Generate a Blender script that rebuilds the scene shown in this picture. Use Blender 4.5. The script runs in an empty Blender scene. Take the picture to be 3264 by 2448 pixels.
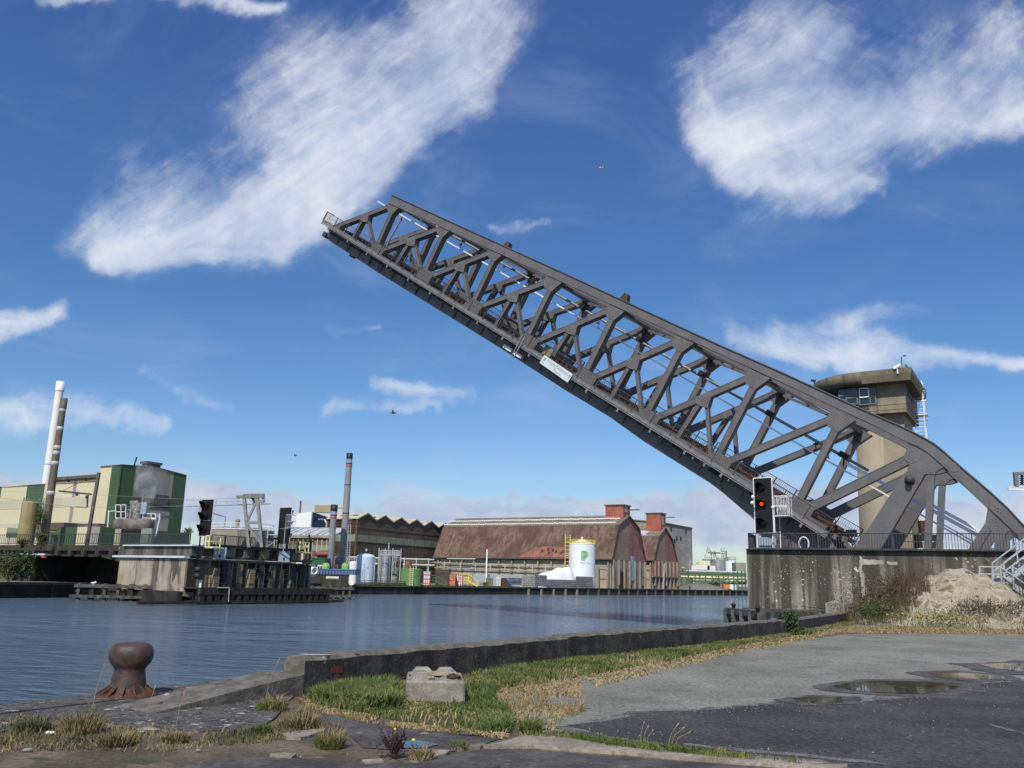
import bpy, bmesh, math, random
import numpy as np
from mathutils import Vector as V, Matrix
random.seed(7); rng = np.random.default_rng(7)
SC = bpy.context.scene; COL = SC.collection
# ------------------------------------------------------------------ camera
F_PX = 2734.0; PITCH = math.atan(625/2734); ROLL = 0.025      # photo is 3264 px wide
CAM = V((0, 0, 1.6)); Z = V((0, 0, 1))
_fw = V((0, math.cos(PITCH), math.sin(PITCH))); _r0 = V((1, 0, 0)); _u0 = V((0, -math.sin(PITCH), math.cos(PITCH)))
_R = _r0*math.cos(ROLL) + _u0*math.sin(ROLL); _U = _u0*math.cos(ROLL) - _r0*math.sin(ROLL)
cd = bpy.data.cameras.new('camera'); cam = bpy.data.objects.new('camera', cd); COL.objects.link(cam)
cd.sensor_width = 36; cd.lens = 36*F_PX/3264; cd.clip_start = 0.1; cd.clip_end = 9000
cam.matrix_world = Matrix(((_R.x, _U.x, -_fw.x, CAM.x), (_R.y, _U.y, -_fw.y, CAM.y), (_R.z, _U.z, -_fw.z, CAM.z), (0, 0, 0, 1)))
SC.camera = cam
def ray(x, y): return _fw + _R*((x-1632)/F_PX) + _U*((1224-y)/F_PX)
def gp(x, y, z=0.0):                       # photo pixel -> point on a level plane
    d = ray(x, y); return CAM + d*((z-CAM.z)/d.z)
def at(x, y, d):                           # photo pixel -> point at forward distance d
    q = ray(x, y); return CAM + q*(d/q.y)
def pl(x, y, P, n):                        # photo pixel -> point on a plane
    q = ray(x, y); return CAM + q*((P-CAM).dot(n)/q.dot(n))
# ------------------------------------------------------------------ light
AZ = math.radians(32)                      # the quay, bridge and works share one grid
EX = V((-math.cos(AZ), math.sin(AZ), 0)); NX = V((math.sin(AZ), math.cos(AZ), 0))   # along the bridge to its tip / away from us
SUN_EL = math.radians(47); SUN_AZ = math.radians(195)
sv = V((math.sin(SUN_AZ)*math.cos(SUN_EL), math.cos(SUN_AZ)*math.cos(SUN_EL), math.sin(SUN_EL)))
sd = bpy.data.lights.new('sun', 'SUN'); sd.energy = 4.3; sd.angle = math.radians(0.55); sd.color = (1, 0.94, 0.83)
so = bpy.data.objects.new('sun', sd); COL.objects.link(so); so.rotation_euler = (-sv).to_track_quat('-Z', 'Y').to_euler()
so.location = (0, 0, 80)
SC.view_settings.view_transform = 'Standard'; SC.view_settings.look = 'None'; SC.view_settings.exposure = 0.0; SC.view_settings.gamma = 1

class G:                                    # small node helper
    def __init__(s, nt): s.nt = nt
    def n(s, t, **k):
        o = s.nt.nodes.new(t)
        for a, b in k.items(): setattr(o, a, b)
        return o
    def put(s, sock, val):
        if hasattr(val, 'is_linked'): s.nt.links.new(val, sock)
        elif val is not None: sock.default_value = val
    def m(s, op, a, b=None, c=None, cl=False):
        o = s.n('ShaderNodeMath', operation=op, use_clamp=cl)
        for i, x in enumerate((a, b, c)): s.put(o.inputs[i], x)
        return o.outputs[0]
    def v(s, op, a, b=None, sc=None):
        o = s.n('ShaderNodeVectorMath', operation=op); s.put(o.inputs[0], a)
        if b is not None: s.put(o.inputs[1], b)
        if sc is not None: s.put(o.inputs['Scale'], sc)
        return o.outputs['Value'] if op in ('DOT_PRODUCT', 'LENGTH', 'DISTANCE') else o.outputs[0]
    def noise(s, vec, scale, detail=4, rough=.55, dist=0, col=False):
        o = s.n('ShaderNodeTexNoise'); s.put(o.inputs['Vector'], vec)
        o.inputs['Scale'].default_value = scale; o.inputs['Detail'].default_value = detail
        o.inputs['Roughness'].default_value = rough; o.inputs['Distortion'].default_value = dist
        return o.outputs['Color' if col else 'Fac']
    def mix(s, f, a, b, bt='MIX'):
        o = s.n('ShaderNodeMix', data_type='RGBA', blend_type=bt); s.put(o.inputs[0], f)
        for i, x in ((6, a), (7, b)):
            s.put(o.inputs[i], x if hasattr(x, 'is_linked') else (*x, 1) if len(x) == 3 else x)
        return o.outputs[2]
    def ss(s, x, a, b):                     # smooth ramp 0..1
        o = s.n('ShaderNodeMapRange', interpolation_type='SMOOTHSTEP'); s.put(o.inputs[0], x)
        o.inputs[1].default_value = a; o.inputs[2].default_value = b
        return o.outputs[0]
    def mapv(s, vec, scale=(1, 1, 1), rot=(0, 0, 0), loc=(0, 0, 0)):
        o = s.n('ShaderNodeMapping'); s.put(o.inputs[0], vec)
        o.inputs[1].default_value = loc; o.inputs[2].default_value = rot; o.inputs[3].default_value = scale
        return o.outputs[0]
# ------------------------------------------------------------------ sky and clouds (by direction, so they stay put)
W = bpy.data.worlds.new('World'); SC.world = W; W.use_nodes = True
def build_sky():
    nt = W.node_tree; nt.nodes.clear(); g = G(nt)
    out = g.n('ShaderNodeOutputWorld'); bg = g.n('ShaderNodeBackground'); nt.links.new(bg.outputs[0], out.inputs[0])
    sky = g.n('ShaderNodeTexSky', sky_type='NISHITA', sun_disc=False, sun_elevation=SUN_EL, sun_rotation=SUN_AZ,
              air_density=1.0, dust_density=0.6, ozone_density=2.2)
    hs = g.n('ShaderNodeHueSaturation'); hs.inputs['Saturation'].default_value = SKY_SAT; hs.inputs['Value'].default_value = SKY_VAL
    hs.inputs['Hue'].default_value = SKY_HUE
    nt.links.new(sky.outputs[0], hs.inputs['Color']); hs_out = hs.outputs[0]
    d = g.v('NORMALIZE', g.n('ShaderNodeTexCoord').outputs['Generated'])
    sp = g.n('ShaderNodeSeparateXYZ'); nt.links.new(d, sp.inputs[0]); x, y, z = sp.outputs
    hs_out = g.mix(1.0, hs_out, g.mix(g.ss(z, .0, .3), TINT_LOW, g.mix(g.ss(z, .25, .8), TINT_MID, TINT_TOP)), 'MULTIPLY')
    front = g.ss(y, 0.12, 0.3); ym = g.m('MAXIMUM', y, 0.12)
    u = g.m('DIVIDE', x, ym); v = g.m('DIVIDE', z, ym)
    cb = g.n('ShaderNodeCombineXYZ'); nt.links.new(u, cb.inputs[0]); nt.links.new(v, cb.inputs[1]); P = cb.outputs[0]
    w1 = g.v('SCALE', g.v('SUBTRACT', g.noise(P, 5, 4, .55, col=True), (.5, .5, .5)), sc=.12)
    w2 = g.v('SCALE', g.v('SUBTRACT', g.noise(P, 22, 4, .6, col=True), (.5, .5, .5)), sc=.03)
    Q = g.v('ADD', P, g.v('ADD', w1, w2)); Q = g.v('MULTIPLY', Q, (1, 1, 0))
    def uv(px, py):
        r = ray(px*1.47559, py*1.47559); return (r.x/r.y, r.z/r.y)
    # one soft stroke: pixels of the 2212-wide photo, radius in pixels
    ng = bpy.data.node_groups.new('cloud_stroke', 'ShaderNodeTree')
    for nm, ty in (('P', 'NodeSocketVector'), ('A', 'NodeSocketVector'), ('D', 'NodeSocketVector'), ('K', 'NodeSocketFloat'), ('r0', 'NodeSocketFloat'), ('r1', 'NodeSocketFloat'), ('w', 'NodeSocketFloat'), ('prev', 'NodeSocketFloat')):
        ng.interface.new_socket(nm, in_out='INPUT', socket_type=ty)
    ng.interface.new_socket('out', in_out='OUTPUT', socket_type='NodeSocketFloat')
    h = G(ng); gi = h.n('NodeGroupInput').outputs; go = h.n('NodeGroupOutput')
    pa = h.v('SUBTRACT', gi['P'], gi['A']); t = h.m('MULTIPLY', h.v('DOT_PRODUCT', pa, gi['D']), gi['K'], cl=True)
    dist = h.v('LENGTH', h.v('SUBTRACT', pa, h.v('SCALE', gi['D'], sc=t)))
    rr = h.m('MULTIPLY_ADD', t, h.m('SUBTRACT', gi['r1'], gi['r0']), gi['r0'])
    q = h.m('DIVIDE', dist, rr); q = h.m('MULTIPLY', q, q)
    val = h.m('MULTIPLY', h.m('POWER', 2.718, h.m('MULTIPLY', q, -1.0)), gi['w'])
    s1 = h.m('SUBTRACT', 1, val, cl=True); s2 = h.m('SUBTRACT', 1, gi['prev'])
    ng.links.new(h.m('SUBTRACT', 1, h.m('MULTIPLY', s1, s2)), go.inputs[0])
    def strokes(lst, Pq):
        prev = 0.0
        for (x0, y0, x1, y1, r0, r1, w) in lst:
            o = nt.nodes.new('ShaderNodeGroup'); o.node_tree = ng
            a = uv(x0, y0); b = uv(x1, y1); D = (b[0]-a[0], b[1]-a[1], 0)
            nt.links.new(Pq, o.inputs['P']); o.inputs['A'].default_value = (*a, 0); o.inputs['D'].default_value = D
            o.inputs['K'].default_value = 1/max(1e-6, D[0]**2+D[1]**2)
            o.inputs['r0'].default_value = r0/1853; o.inputs['r1'].default_value = r1/1853; o.inputs['w'].default_value = w
            g.put(o.inputs['prev'], prev); prev = o.outputs[0]
        return prev
    hi = strokes(HIGH, Q); lo = strokes(LOW, Q)
    # fibres of the cirrus, drawn out along the wind: steep overhead, level near the horizon
    w3 = g.v('SCALE', g.v('SUBTRACT', g.noise(P, 2.2, 2, .5, col=True), (.5, .5, .5)), sc=.22); P3 = g.v('MULTIPLY', g.v('ADD', P, w3), (1, 1, 0))
    def fibre(ang, sx, sy, sc, det): return g.noise(g.mapv(g.mapv(P3, rot=(0, 0, math.radians(ang))), (sx, sy, 1)), sc, det, .62, .1)
    steep = g.m('ADD', g.m('MULTIPLY', fibre(-52, 1.6, 7, 2.2, 6), .6), g.m('MULTIPLY', fibre(-44, 2.2, 14, 3.2, 6), .4))
    level = g.m('ADD', g.m('MULTIPLY', fibre(-6, 2.2, 8, 2.6, 6), .6), g.m('MULTIPLY', fibre(8, 3, 14, 3.2, 6), .4))
    hb = g.ss(v, .3, .46); fib = g.m('ADD', g.m('MULTIPLY', steep, hb), g.m('MULTIPLY', level, g.m('SUBTRACT', 1, hb)))
    puff = g.noise(Q, 5.5, 9, .66, .1)
    tex = g.m('ADD', g.m('MULTIPLY', fib, .44), g.m('MULTIPLY', puff, .68))
    big = g.noise(P3, 4.5, 3, .55)
    ragged = g.m('MULTIPLY', g.m('ADD', g.m('MULTIPLY', g.m('SUBTRACT', tex, .56), 4.0), g.m('MULTIPLY', g.m('SUBTRACT', big, .5), 1.5)), g.m('MULTIPLY_ADD', hi, -.68, 1.05))
    dens = g.ss(g.m('ADD', g.m('MULTIPLY', hi, 1.05), ragged), .05, 1.4)
    dens = g.m('MULTIPLY', dens, g.m('MULTIPLY', front, g.ss(hi, .02, .5)))
    soft = g.m('MULTIPLY', g.m('MULTIPLY', g.ss(hi, .02, .8), g.ss(g.m('ADD', g.m('MULTIPLY', puff, .6), g.m('MULTIPLY', fib, .4)), .38, .66)), .5); dens = g.m('MAXIMUM', dens, g.m('MULTIPLY', soft, front))
    veil = g.m('MULTIPLY', g.ss(g.noise(g.mapv(d, (2, 2, 5)), 2.2, 7, .6, .5), .47, .8), g.m('ADD', .14, g.m('MULTIPLY', g.m('SUBTRACT', 1, front), .6)))
    dens = g.m('MAXIMUM', dens, veil)
    lot = g.noise(g.mapv(P, (1, 3.2, 1)), 7, 6, .58, .3)
    ld = g.m('MULTIPLY', g.ss(g.m('ADD', lo, g.m('MULTIPLY', g.m('SUBTRACT', lot, .5), 1.1)), .3, .85), front)
    shade = g.noise(g.mapv(Q, (1.2, 2.5, 1)), 10, 5, .6)
    bot = g.mix(g.ss(shade, .35, .7), LOW_A, LOW_B)
    c = g.mix(g.m('MULTIPLY', dens, .93), hs_out, g.mix(g.ss(tex, .4, .75), CIR_A, CIR_B))
    c = g.mix(g.m('MULTIPLY', ld, .9), c, bot)
    below = g.ss(z, -.02, .0); c = g.mix(below, LOW_A, c)
    nt.links.new(c, bg.inputs[0]); bg.inputs[1].default_value = 0.1
SKY_SAT, SKY_VAL, SKY_HUE = 1.25, 1.0, 0.5
TINT_LOW, TINT_MID, TINT_TOP = (1.0, 1.07, 1.2), (.92, 1.0, 1.15), (1.35, 1.05, 1.35)
CIR_A, CIR_B = (6.0, 6.9, 8.6), (8.6, 8.9, 9.4)
LOW_A, LOW_B = (4.3, 5.0, 6.7), (6.2, 6.5, 7.5)
HIGH = [(900, 60, 420, 330, 220, 240, .3), (1650, 40, 2200, 60, 180, 190, .28), (1100, -60, 960, 140, 90, 95, .68), (960, 140, 860, 260, 95, 100, .85), (860, 260, 720, 360, 95, 90, .95), (720, 360, 560, 470, 90, 80, 1), (560, 470, 280, 525, 80, 60, .95), (700, 430, 600, 540, 70, 45, .95), (560, 545, 240, 560, 30, 26, .8),
        (960, 20, 700, 180, 130, 150, .36), (800, 200, 480, 380, 150, 130, .34), (330, 420, 200, 500, 90, 60, .42), (1120, 0, 1000, 200, 80, 60, .4), (840, 370, 770, 430, 36, 20, .7),
        (90, -10, 640, -4, 30, 24, .85), (1560, 270, 1800, 290, 80, 80, 1), (1800, 290, 2000, 270, 85, 75, 1), (2000, 270, 2230, 225, 70, 60, .8), (1600, 350, 1860, 400, 48, 40, .85), (1640, 440, 1800, 420, 50, 40, .45), (1600, 150, 1700, 230, 120, 90, .6), (1750, 60, 1800, 230, 100, 120, .6), (2000, 110, 1900, 240, 120, 110, .6), (2180, 120, 2050, 230, 90, 90, .6), (1480, 160, 1540, 260, 70, 70, .35),
        (-20, 690, 130, 700, 40, 28, .85), (-10, 880, 340, 908, 40, 26, .8), (690, 735, 800, 715, 22, 12, .5), (800, 842, 1000, 876, 26, 22, .62), (720, 890, 940, 900, 20, 16, .55), (300, 820, 500, 880, 26, 20, .4), (1560, 745, 1900, 765, 44, 36, .7), (1880, 762, 2230, 806, 40, 26, .85), (1500, 710, 2000, 690, 40, 40, .4),
        (1060, 510, 1170, 480, 20, 14, .4), (1380, 770, 1500, 800, 36, 30, .5)]
LOW = [(-30, 1020, 200, 1040, 45, 60, .9), (380, 1060, 620, 1110, 40, 40, .9), (600, 1100, 880, 1130, 40, 26, .85), (860, 1130, 1000, 1130, 20, 12, .7), (1090, 1060, 1110, 1060, 9, 6, .5),
       (1270, 1075, 1640, 1062, 20, 34, .7), (1180, 1068, 1300, 1090, 10, 14, .45), (1350, 1110, 1660, 1140, 14, 30, .6), (1500, 1130, 2230, 1110, 40, 95, .8), (-20, 1115, 2230, 1120, 75, 75, .82), (1040, 1115, 1130, 1108, 12, 8, .5)]
build_sky()
# ------------------------------------------------------------------ materials
MT = {}
def mat(name, c1, c2=None, scale=1.0, rough=.8, metal=0, bump=0, bscale=None, stretch=(1, 1, 1), streak=None, spots=None, spec=.4, fine=.12, rot=0, brick=None, emit=None, top=None, lo=.38, hi=.62, coat=0):
    m = bpy.data.materials.new(name); m.use_nodes = True; nt = m.node_tree; nt.nodes.clear(); g = G(nt)
    out = g.n('ShaderNodeOutputMaterial'); b = g.n('ShaderNodeBsdfPrincipled'); nt.links.new(b.outputs[0], out.inputs[0])
    P = g.n('ShaderNodeTexCoord').outputs['Object']
    if rot: P = g.mapv(P, rot=(0, 0, rot))
    base = (*c1, 1)
    if c2 is not None:
        f = g.ss(g.noise(g.mapv(P, stretch), scale, 6, .62, .2), lo, hi); base = g.mix(f, c1, c2)
    if brick:                                # (scale, mortar colour)
        o = g.n('ShaderNodeTexBrick'); sw = g.n('ShaderNodeSeparateXYZ'); g.put(sw.inputs[0], P); cw = g.n('ShaderNodeCombineXYZ')
        g.put(cw.inputs[0], sw.outputs[0]); g.put(cw.inputs[1], sw.outputs[2]); g.put(o.inputs[0], cw.outputs[0])
        o.inputs['Scale'].default_value = brick[0]; o.inputs['Mortar Size'].default_value = brick[2]
        o.inputs['Color1'].default_value = (1, 1, 1, 1); o.inputs['Color2'].default_value = (*[brick[3]]*3, 1); o.inputs['Mortar'].default_value = (*brick[1], 1)
        base = g.mix(1.0, base, o.outputs[0], 'MULTIPLY')
    for s in (streak or []):                 # (colour, frequency, amount, low, high, vertical stretch)
        f = g.m('MULTIPLY', g.ss(g.noise(g.mapv(P, (1, 1, s[5] if len(s) > 5 else .05)), s[1], 5, .6), s[3], s[4]), s[2]); base = g.mix(f, base, s[0])
    if top:                                  # moss running down from an upper edge: (colour, height of the edge, depth, amount)
        sz = g.n('ShaderNodeSeparateXYZ'); g.put(sz.inputs[0], P); hh = g.m('ADD', sz.outputs[2], g.m('MULTIPLY', g.m('SUBTRACT', g.noise(g.mapv(P, (1, 1, .15)), .9, 5, .6), .5), 4.5))
        base = g.mix(g.m('MULTIPLY', g.ss(hh, top[1]-top[2], top[1]), top[3]), base, top[0])
    for s in (spots or []):                  # (colour, scale, threshold, softness, scale of the patches they gather in)
        f = g.ss(g.noise(P, s[1], 3, .5, .4), s[2], s[2]+s[3])
        if len(s) > 4: f = g.m('MULTIPLY', f, g.ss(g.noise(g.mapv(P, (1, 1, .4)), s[4], 3, .5), .5, .6))
        base = g.mix(f, base, s[0])
    if fine:
        f = g.ss(g.noise(P, max(16, scale*10), 5, .75), .3, .7); k = g.m('MULTIPLY_ADD', f, 2*fine, 1-fine)
        base = g.mix(1.0, base, g.v('SCALE', (1, 1, 1), sc=k), 'MULTIPLY')
    g.put(b.inputs['Base Color'], base)
    rn = g.m('MULTIPLY_ADD', g.noise(P, max(4, scale*3), 4, .6), .25, rough-.125, cl=True); g.put(b.inputs['Roughness'], rn)
    b.inputs['Metallic'].default_value = metal; b.inputs['Specular IOR Level'].default_value = spec; b.inputs['Coat Weight'].default_value = coat
    if bump:
        o = g.n('ShaderNodeBump'); o.inputs['Strength'].default_value = 1; o.inputs['Distance'].default_value = bump
        g.put(o.inputs['Height'], g.noise(P, bscale or scale*8, 7, .65)); nt.links.new(o.outputs[0], b.inputs['Normal'])
    if emit: b.inputs['Emission Color'].default_value = (*emit[0], 1); b.inputs['Emission Strength'].default_value = emit[1]
    MT[name] = m; return m
CONC_STAIN = [((.03, .029, .025), 1.1, .85, .5, .62), ((.33, .31, .26), .8, .7, .55, .66), ((.05, .045, .04), 3.0, .5, .52, .68)]
mat('pier_concrete', (.175, .162, .13), (.265, .25, .208), .5, .9, bump=.012, streak=[((.04, .037, .03), .6, .9, .47, .55, .03), ((.32, .305, .255), .75, .65, .54, .62, .03), ((.045, .041, .033), 2.2, .75, .5, .6, .04)], top=((.06, .054, .042), 3.6, 1.7, .6), spots=[((.62, .62, .58), 9, .655, .015, .5), ((.5, .48, .42), 2.4, .74, .03), ((.055, .05, .04), 1.1, .6, .12)], bscale=6)
mat('pale_concrete', (.29, .255, .19), (.4, .355, .265), .7, .9, bump=.02, streak=[((.045, .04, .033), .6, .85, .5, .6), ((.4, .36, .28), .7, .75, .55, .62, .25)])
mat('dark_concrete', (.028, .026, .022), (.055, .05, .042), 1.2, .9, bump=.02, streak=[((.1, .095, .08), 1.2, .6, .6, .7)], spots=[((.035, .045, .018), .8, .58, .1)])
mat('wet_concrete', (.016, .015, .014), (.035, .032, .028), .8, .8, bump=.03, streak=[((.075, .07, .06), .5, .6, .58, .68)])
mat('quay_stone', (.05, .047, .042), (.105, .1, .09), 2.2, .9, bump=.02, bscale=22, spots=[((.34, .33, .3), 3.4, .66, .03), ((.3, .29, .26), 12, .66, .04), ((.025, .025, .022), 9, .58, .08), ((.16, .155, .14), 26, .58, .06)], fine=.45)
mat('parapet_concrete', (.026, .024, .022), (.065, .06, .052), 3.0, .92, bump=.025, bscale=14, streak=[((.014, .013, .012), 2, .7, .48, .66, .35), ((.13, .12, .1), 6, .4, .6, .75, .4)], spots=[((.2, .19, .165), 8, .68, .06), ((.1, .095, .08), 16, .62, .1)], fine=.5)
mat('parapet_top', (.1, .092, .075), (.17, .16, .135), 4, .92, bump=.02, bscale=20, spots=[((.38, .37, .34), 3, .69, .03), ((.03, .028, .025), 6, .62, .08)], fine=.25)
mat('block_concrete', (.2, .185, .15), (.3, .285, .245), 4, .9, bump=.012, bscale=26, streak=[((.09, .08, .06), 4, .5, .55, .7, .3)], spots=[((.05, .045, .035), 7, .68, .06)], fine=.2)
mat('moss_concrete', (.2, .17, .095), (.3, .265, .185), 10, .9, bump=.01)
mat('bridge_paint', (.113, .108, .108), (.138, .132, .131), .9, .42, bump=.003, spec=.45, streak=[((.07, .062, .058), 1.8, .35, .55, .75, .3)], fine=.06)
mat('gusset_paint', (.105, .1, .098), (.14, .135, .131), 2, .5, spec=.45, fine=.1)
mat('girder_paint', (.125, .117, .108), (.165, .155, .145), 1.2, .55, bump=.004, streak=[((.04, .036, .033), 2, .5, .5, .7)])
mat('walkway_steel', (.14, .138, .133), (.2, .197, .19), 2.5, .5, spec=.5, streak=[((.09, .07, .055), 2.5, .4, .58, .75)])
mat('rail_paint', (.04, .042, .045), (.06, .062, .066), 4, .5)
mat('rusty_timber', (.05, .028, .018), (.1, .06, .04), 3, .9, spots=[((.03, .02, .016), 6, .55, .1)])
mat('rust', (.06, .03, .02), (.1, .05, .032), 5, .75, bump=.004, bscale=60, spots=[((.035, .025, .024), 6, .58, .1)], spec=.35)
mat('bollard_iron', (.045, .026, .02), (.088, .046, .033), 4.5, .5, bump=.006, bscale=40, spots=[((.035, .025, .024), 5, .52, .12), ((.19, .09, .05), 9, .66, .08), ((.17, .15, .13), 9, .73, .03)], spec=.5, fine=.2)
mat('galvanised', (.42, .44, .46), (.55, .57, .58), 6, .45, metal=.3)
mat('white_metal', (.72, .73, .74), (.8, .8, .8), 4, .4, metal=.15, fine=.05)
mat('grey_tube', (.16, .16, .155), (.3, .3, .29), 7, .55, metal=.1)
mat('black_metal', (.012, .012, .013), (.02, .02, .021), 3, .5)
mat('black_matt', (.006, .006, .006), None, 1, .7, fine=0)
mat('signal_lens', (.03, .008, .008), None, 1, .2, fine=0)
mat('signal_lens_green', (.008, .02, .014), None, 1, .2, fine=0)
mat('signal_red', (.6, .02, .01), None, 1, .3, fine=0, emit=((1, .035, .02), 2.6))
mat('sign_white', (.62, .67, .68), (.55, .61, .62), 2, .4, fine=.03)
mat('sign_ink', (.2, .32, .32), None, 1, .6, fine=0)
mat('pale_blue_steel', (.25, .33, .4), (.3, .38, .45), 1.2, .5, streak=[((.15, .16, .17), 1.5, .4, .55, .75)])
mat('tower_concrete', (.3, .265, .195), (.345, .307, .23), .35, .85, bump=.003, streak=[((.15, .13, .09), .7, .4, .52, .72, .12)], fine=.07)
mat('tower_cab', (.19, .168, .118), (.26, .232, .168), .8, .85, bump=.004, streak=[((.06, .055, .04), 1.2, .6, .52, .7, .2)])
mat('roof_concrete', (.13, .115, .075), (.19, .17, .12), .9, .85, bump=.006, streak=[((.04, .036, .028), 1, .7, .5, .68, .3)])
mat('glass_dark', (.012, .018, .022), (.02, .028, .034), 1, .08, spec=.8, fine=0)
mat('window_grey', (.12, .14, .14), (.17, .19, .19), 2, .5)
mat('timber_grey', (.045, .043, .038), (.11, .105, .095), 2.2, .9, stretch=(1, 1, 1), bump=.01, spots=[((.17, .165, .15), 3, .62, .08)])
mat('timber_dark', (.018, .016, .014), (.045, .04, .034), 1.5, .9, bump=.02, spots=[((.09, .1, .035), 1.6, .68, .06)])
mat('asphalt', (.036, .034, .03), (.06, .057, .05), .5, .75, bump=.003, bscale=120, spots=[((.15, .145, .14), 60, .65, .06), ((.095, .09, .085), .9, .56, .25), ((.02, .019, .019), .6, .6, .2)], fine=.6)
mat('worn_asphalt', (.05, .045, .04), (.095, .09, .08), 1.6, .8, bump=.006, bscale=60, spots=[((.22, .2, .165), 3, .66, .06), ((.03, .025, .022), 4, .6, .15)], fine=.35)
mat('gravel', (.165, .166, .138), (.225, .225, .19), .35, .95, bump=.008, bscale=70, spots=[((.42, .41, .39), 38, .66, .05), ((.09, .086, .076), 24, .62, .1), ((.12, .115, .09), .45, .52, .25), ((.13, .125, .11), 1.6, .55, .2)], fine=.45)
mat('earth', (.075, .062, .042), (.15, .123, .082), 1.3, .95, bump=.015, bscale=30, spots=[((.05, .06, .022), 2.2, .58, .15), ((.2, .17, .115), 5, .67, .08)], fine=.4)
mat('turf', (.035, .055, .016), (.075, .085, .03), 1.8, .95, bump=.02, bscale=40, spots=[((.13, .1, .045), 2.4, .6, .14)], fine=.4)
mat('kerb_concrete', (.2, .178, .135), (.3, .27, .215), 2.2, .9, bump=.006, bscale=60, spots=[((.06, .05, .035), 2.5, .6, .12), ((.1, .1, .06), 5, .64, .1)], fine=.3)
mat('asphalt_fringe', (.06, .058, .055), (.16, .155, .145), 2.5, .9, bump=.006, bscale=60, spots=[((.3, .29, .27), 30, .64, .06)], fine=.45)
mat('cement_patch', (.4, .39, .35), (.3, .29, .26), 2, .9)
mat('mud_edge', (.055, .052, .04), (.105, .1, .082), 2, .6, bump=.004, bscale=60, fine=.3)
mat('puddle_water', (.05, .043, .022), (.065, .056, .03), 1, .05, spec=.6, fine=0)
mat('sand', (.29, .25, .185), (.4, .35, .265), 1.6, .95, bump=.16, bscale=2.6, spots=[((.17, .13, .08), 1.5, .58, .12), ((.1, .09, .04), 2.6, .63, .06)], fine=.3)
mat('straw', (.24, .18, .08), (.38, .3, .16), 3, .8, fine=.1)
mat('grass_green', (.068, .105, .022), (.155, .18, .055), 1.5, .7, fine=.15)
mat('grass_dull', (.06, .07, .025), (.13, .12, .05), 2, .8, fine=.15)
mat('brown_stem', (.075, .05, .034), (.13, .09, .055), 2, .9)
mat('dark_stem', (.03, .018, .018), (.055, .032, .03), 3, .9)
mat('leaf_green', (.03, .06, .014), (.07, .11, .03), 2, .6)
mat('leaf_olive', (.045, .055, .02), (.1, .1, .035), 2, .7)
mat('bark', (.06, .045, .035), (.1, .08, .06), 4, .9)
mat('feather_white', (.75, .75, .72), None, 1, .8, fine=0)
mat('bird_grey', (.15, .15, .16), None, 1, .8, fine=0)
# works on the far bank
mat('cream_cladding', (.56, .53, .34), (.6, .57, .38), .15, .55, fine=.03, streak=[((.46, .43, .28), .4, .35, .55, .75)])
mat('beige_cladding', (.46, .44, .33), (.5, .48, .37), .2, .55, fine=.03)
mat('green_cladding', (.05, .095, .042), (.06, .108, .05), .2, .5, fine=.04)
mat('grey_cladding', (.26, .26, .22), (.32, .32, .28), .15, .6, streak=[((.2, .18, .14), .3, .5, .5, .7)])
mat('mauve_cladding', (.27, .22, .22), (.31, .25, .25), .3, .6)
mat('vent_brown', (.09, .07, .06), (.13, .1, .085), .5, .7)
mat('chimney_white', (.72, .72, .66), (.78, .78, .73), .3, .5, fine=.03)
mat('chimney_brown', (.115, .095, .062), (.16, .13, .09), .5, .6, spots=[((.07, .055, .045), .5, .6, .15)])
mat('chimney_grey', (.2, .205, .21), (.26, .265, .27), .25, .5, streak=[((.14, .14, .14), .6, .5, .5, .7)])
mat('band_silver', (.45, .45, .46), None, 1, .5)
mat('band_red', (.42, .12, .09), None, 1, .6); mat('band_blue', (.17, .28, .45), None, 1, .6)
mat('silo_ochre', (.24, .2, .08), (.32, .27, .13), .4, .6, streak=[((.12, .1, .05), .8, .5, .5, .7)])
mat('tank_concrete', (.25, .235, .19), (.33, .31, .26), .3, .85, streak=[((.09, .085, .075), .45, .8, .52, .62, .03)])
mat('steel_silver', (.42, .43, .44), (.5, .51, .52), .6, .35, metal=.6)
mat('process_steel', (.16, .16, .15), (.34, .34, .32), 2.5, .5, metal=.2)
mat('tank_rust', (.12, .1, .085), (.2, .18, .16), .8, .7, streak=[((.06, .05, .045), 1, .7, .5, .65)])
mat('brown_cladding', (.125, .085, .06), (.17, .12, .085), .25, .75, streak=[((.08, .055, .04), .6, .7, .5, .65), ((.22, .16, .12), 1.3, .4, .6, .7)])
mat('hall_cladding', (.1, .082, .062), (.135, .112, .086), .12, .75, brick=(.16, (.45, .42, .4), .012, .82), rot=0)
mat('hall_line', (.035, .028, .022), None, 1, .8)
mat('sage_panel', (.17, .2, .14), (.22, .25, .18), .4, .7)
mat('hall_roof', (.42, .38, .26), (.55, .5, .36), .3, .8, spots=[((.32, .32, .36), .5, .62, .05)])
mat('shed_roof', (.23, .2, .15), (.3, .28, .22), .4, .8, streak=[((.14, .11, .07), .7, .6, .5, .65, .4)])
mat('skylight', (.5, .55, .58), (.35, .38, .4), .5, .5)
mat('hangar_roof', (.115, .06, .042), (.18, .125, .093), .16, .85, streak=[((.07, .04, .03), .9, .75, .48, .62, .1), ((.2, .16, .12), 1.5, .45, .58, .7, .1)], brick=(.55, (.72, .7, .68), .02, .86))
mat('hangar_ridge', (.14, .115, .085), (.19, .16, .125), .3, .85, fine=.2)
mat('roof_red', (.3, .12, .09), (.2, .09, .07), .5, .8, streak=[((.12, .07, .05), 1.2, .8, .5, .62, .2)])
mat('gable_red', (.3, .135, .115), (.34, .19, .16), .12, .8, streak=[((.11, .055, .05), .4, .6, .48, .62, .3)], brick=(.22, (.7, .68, .66), .015, .85))
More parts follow.
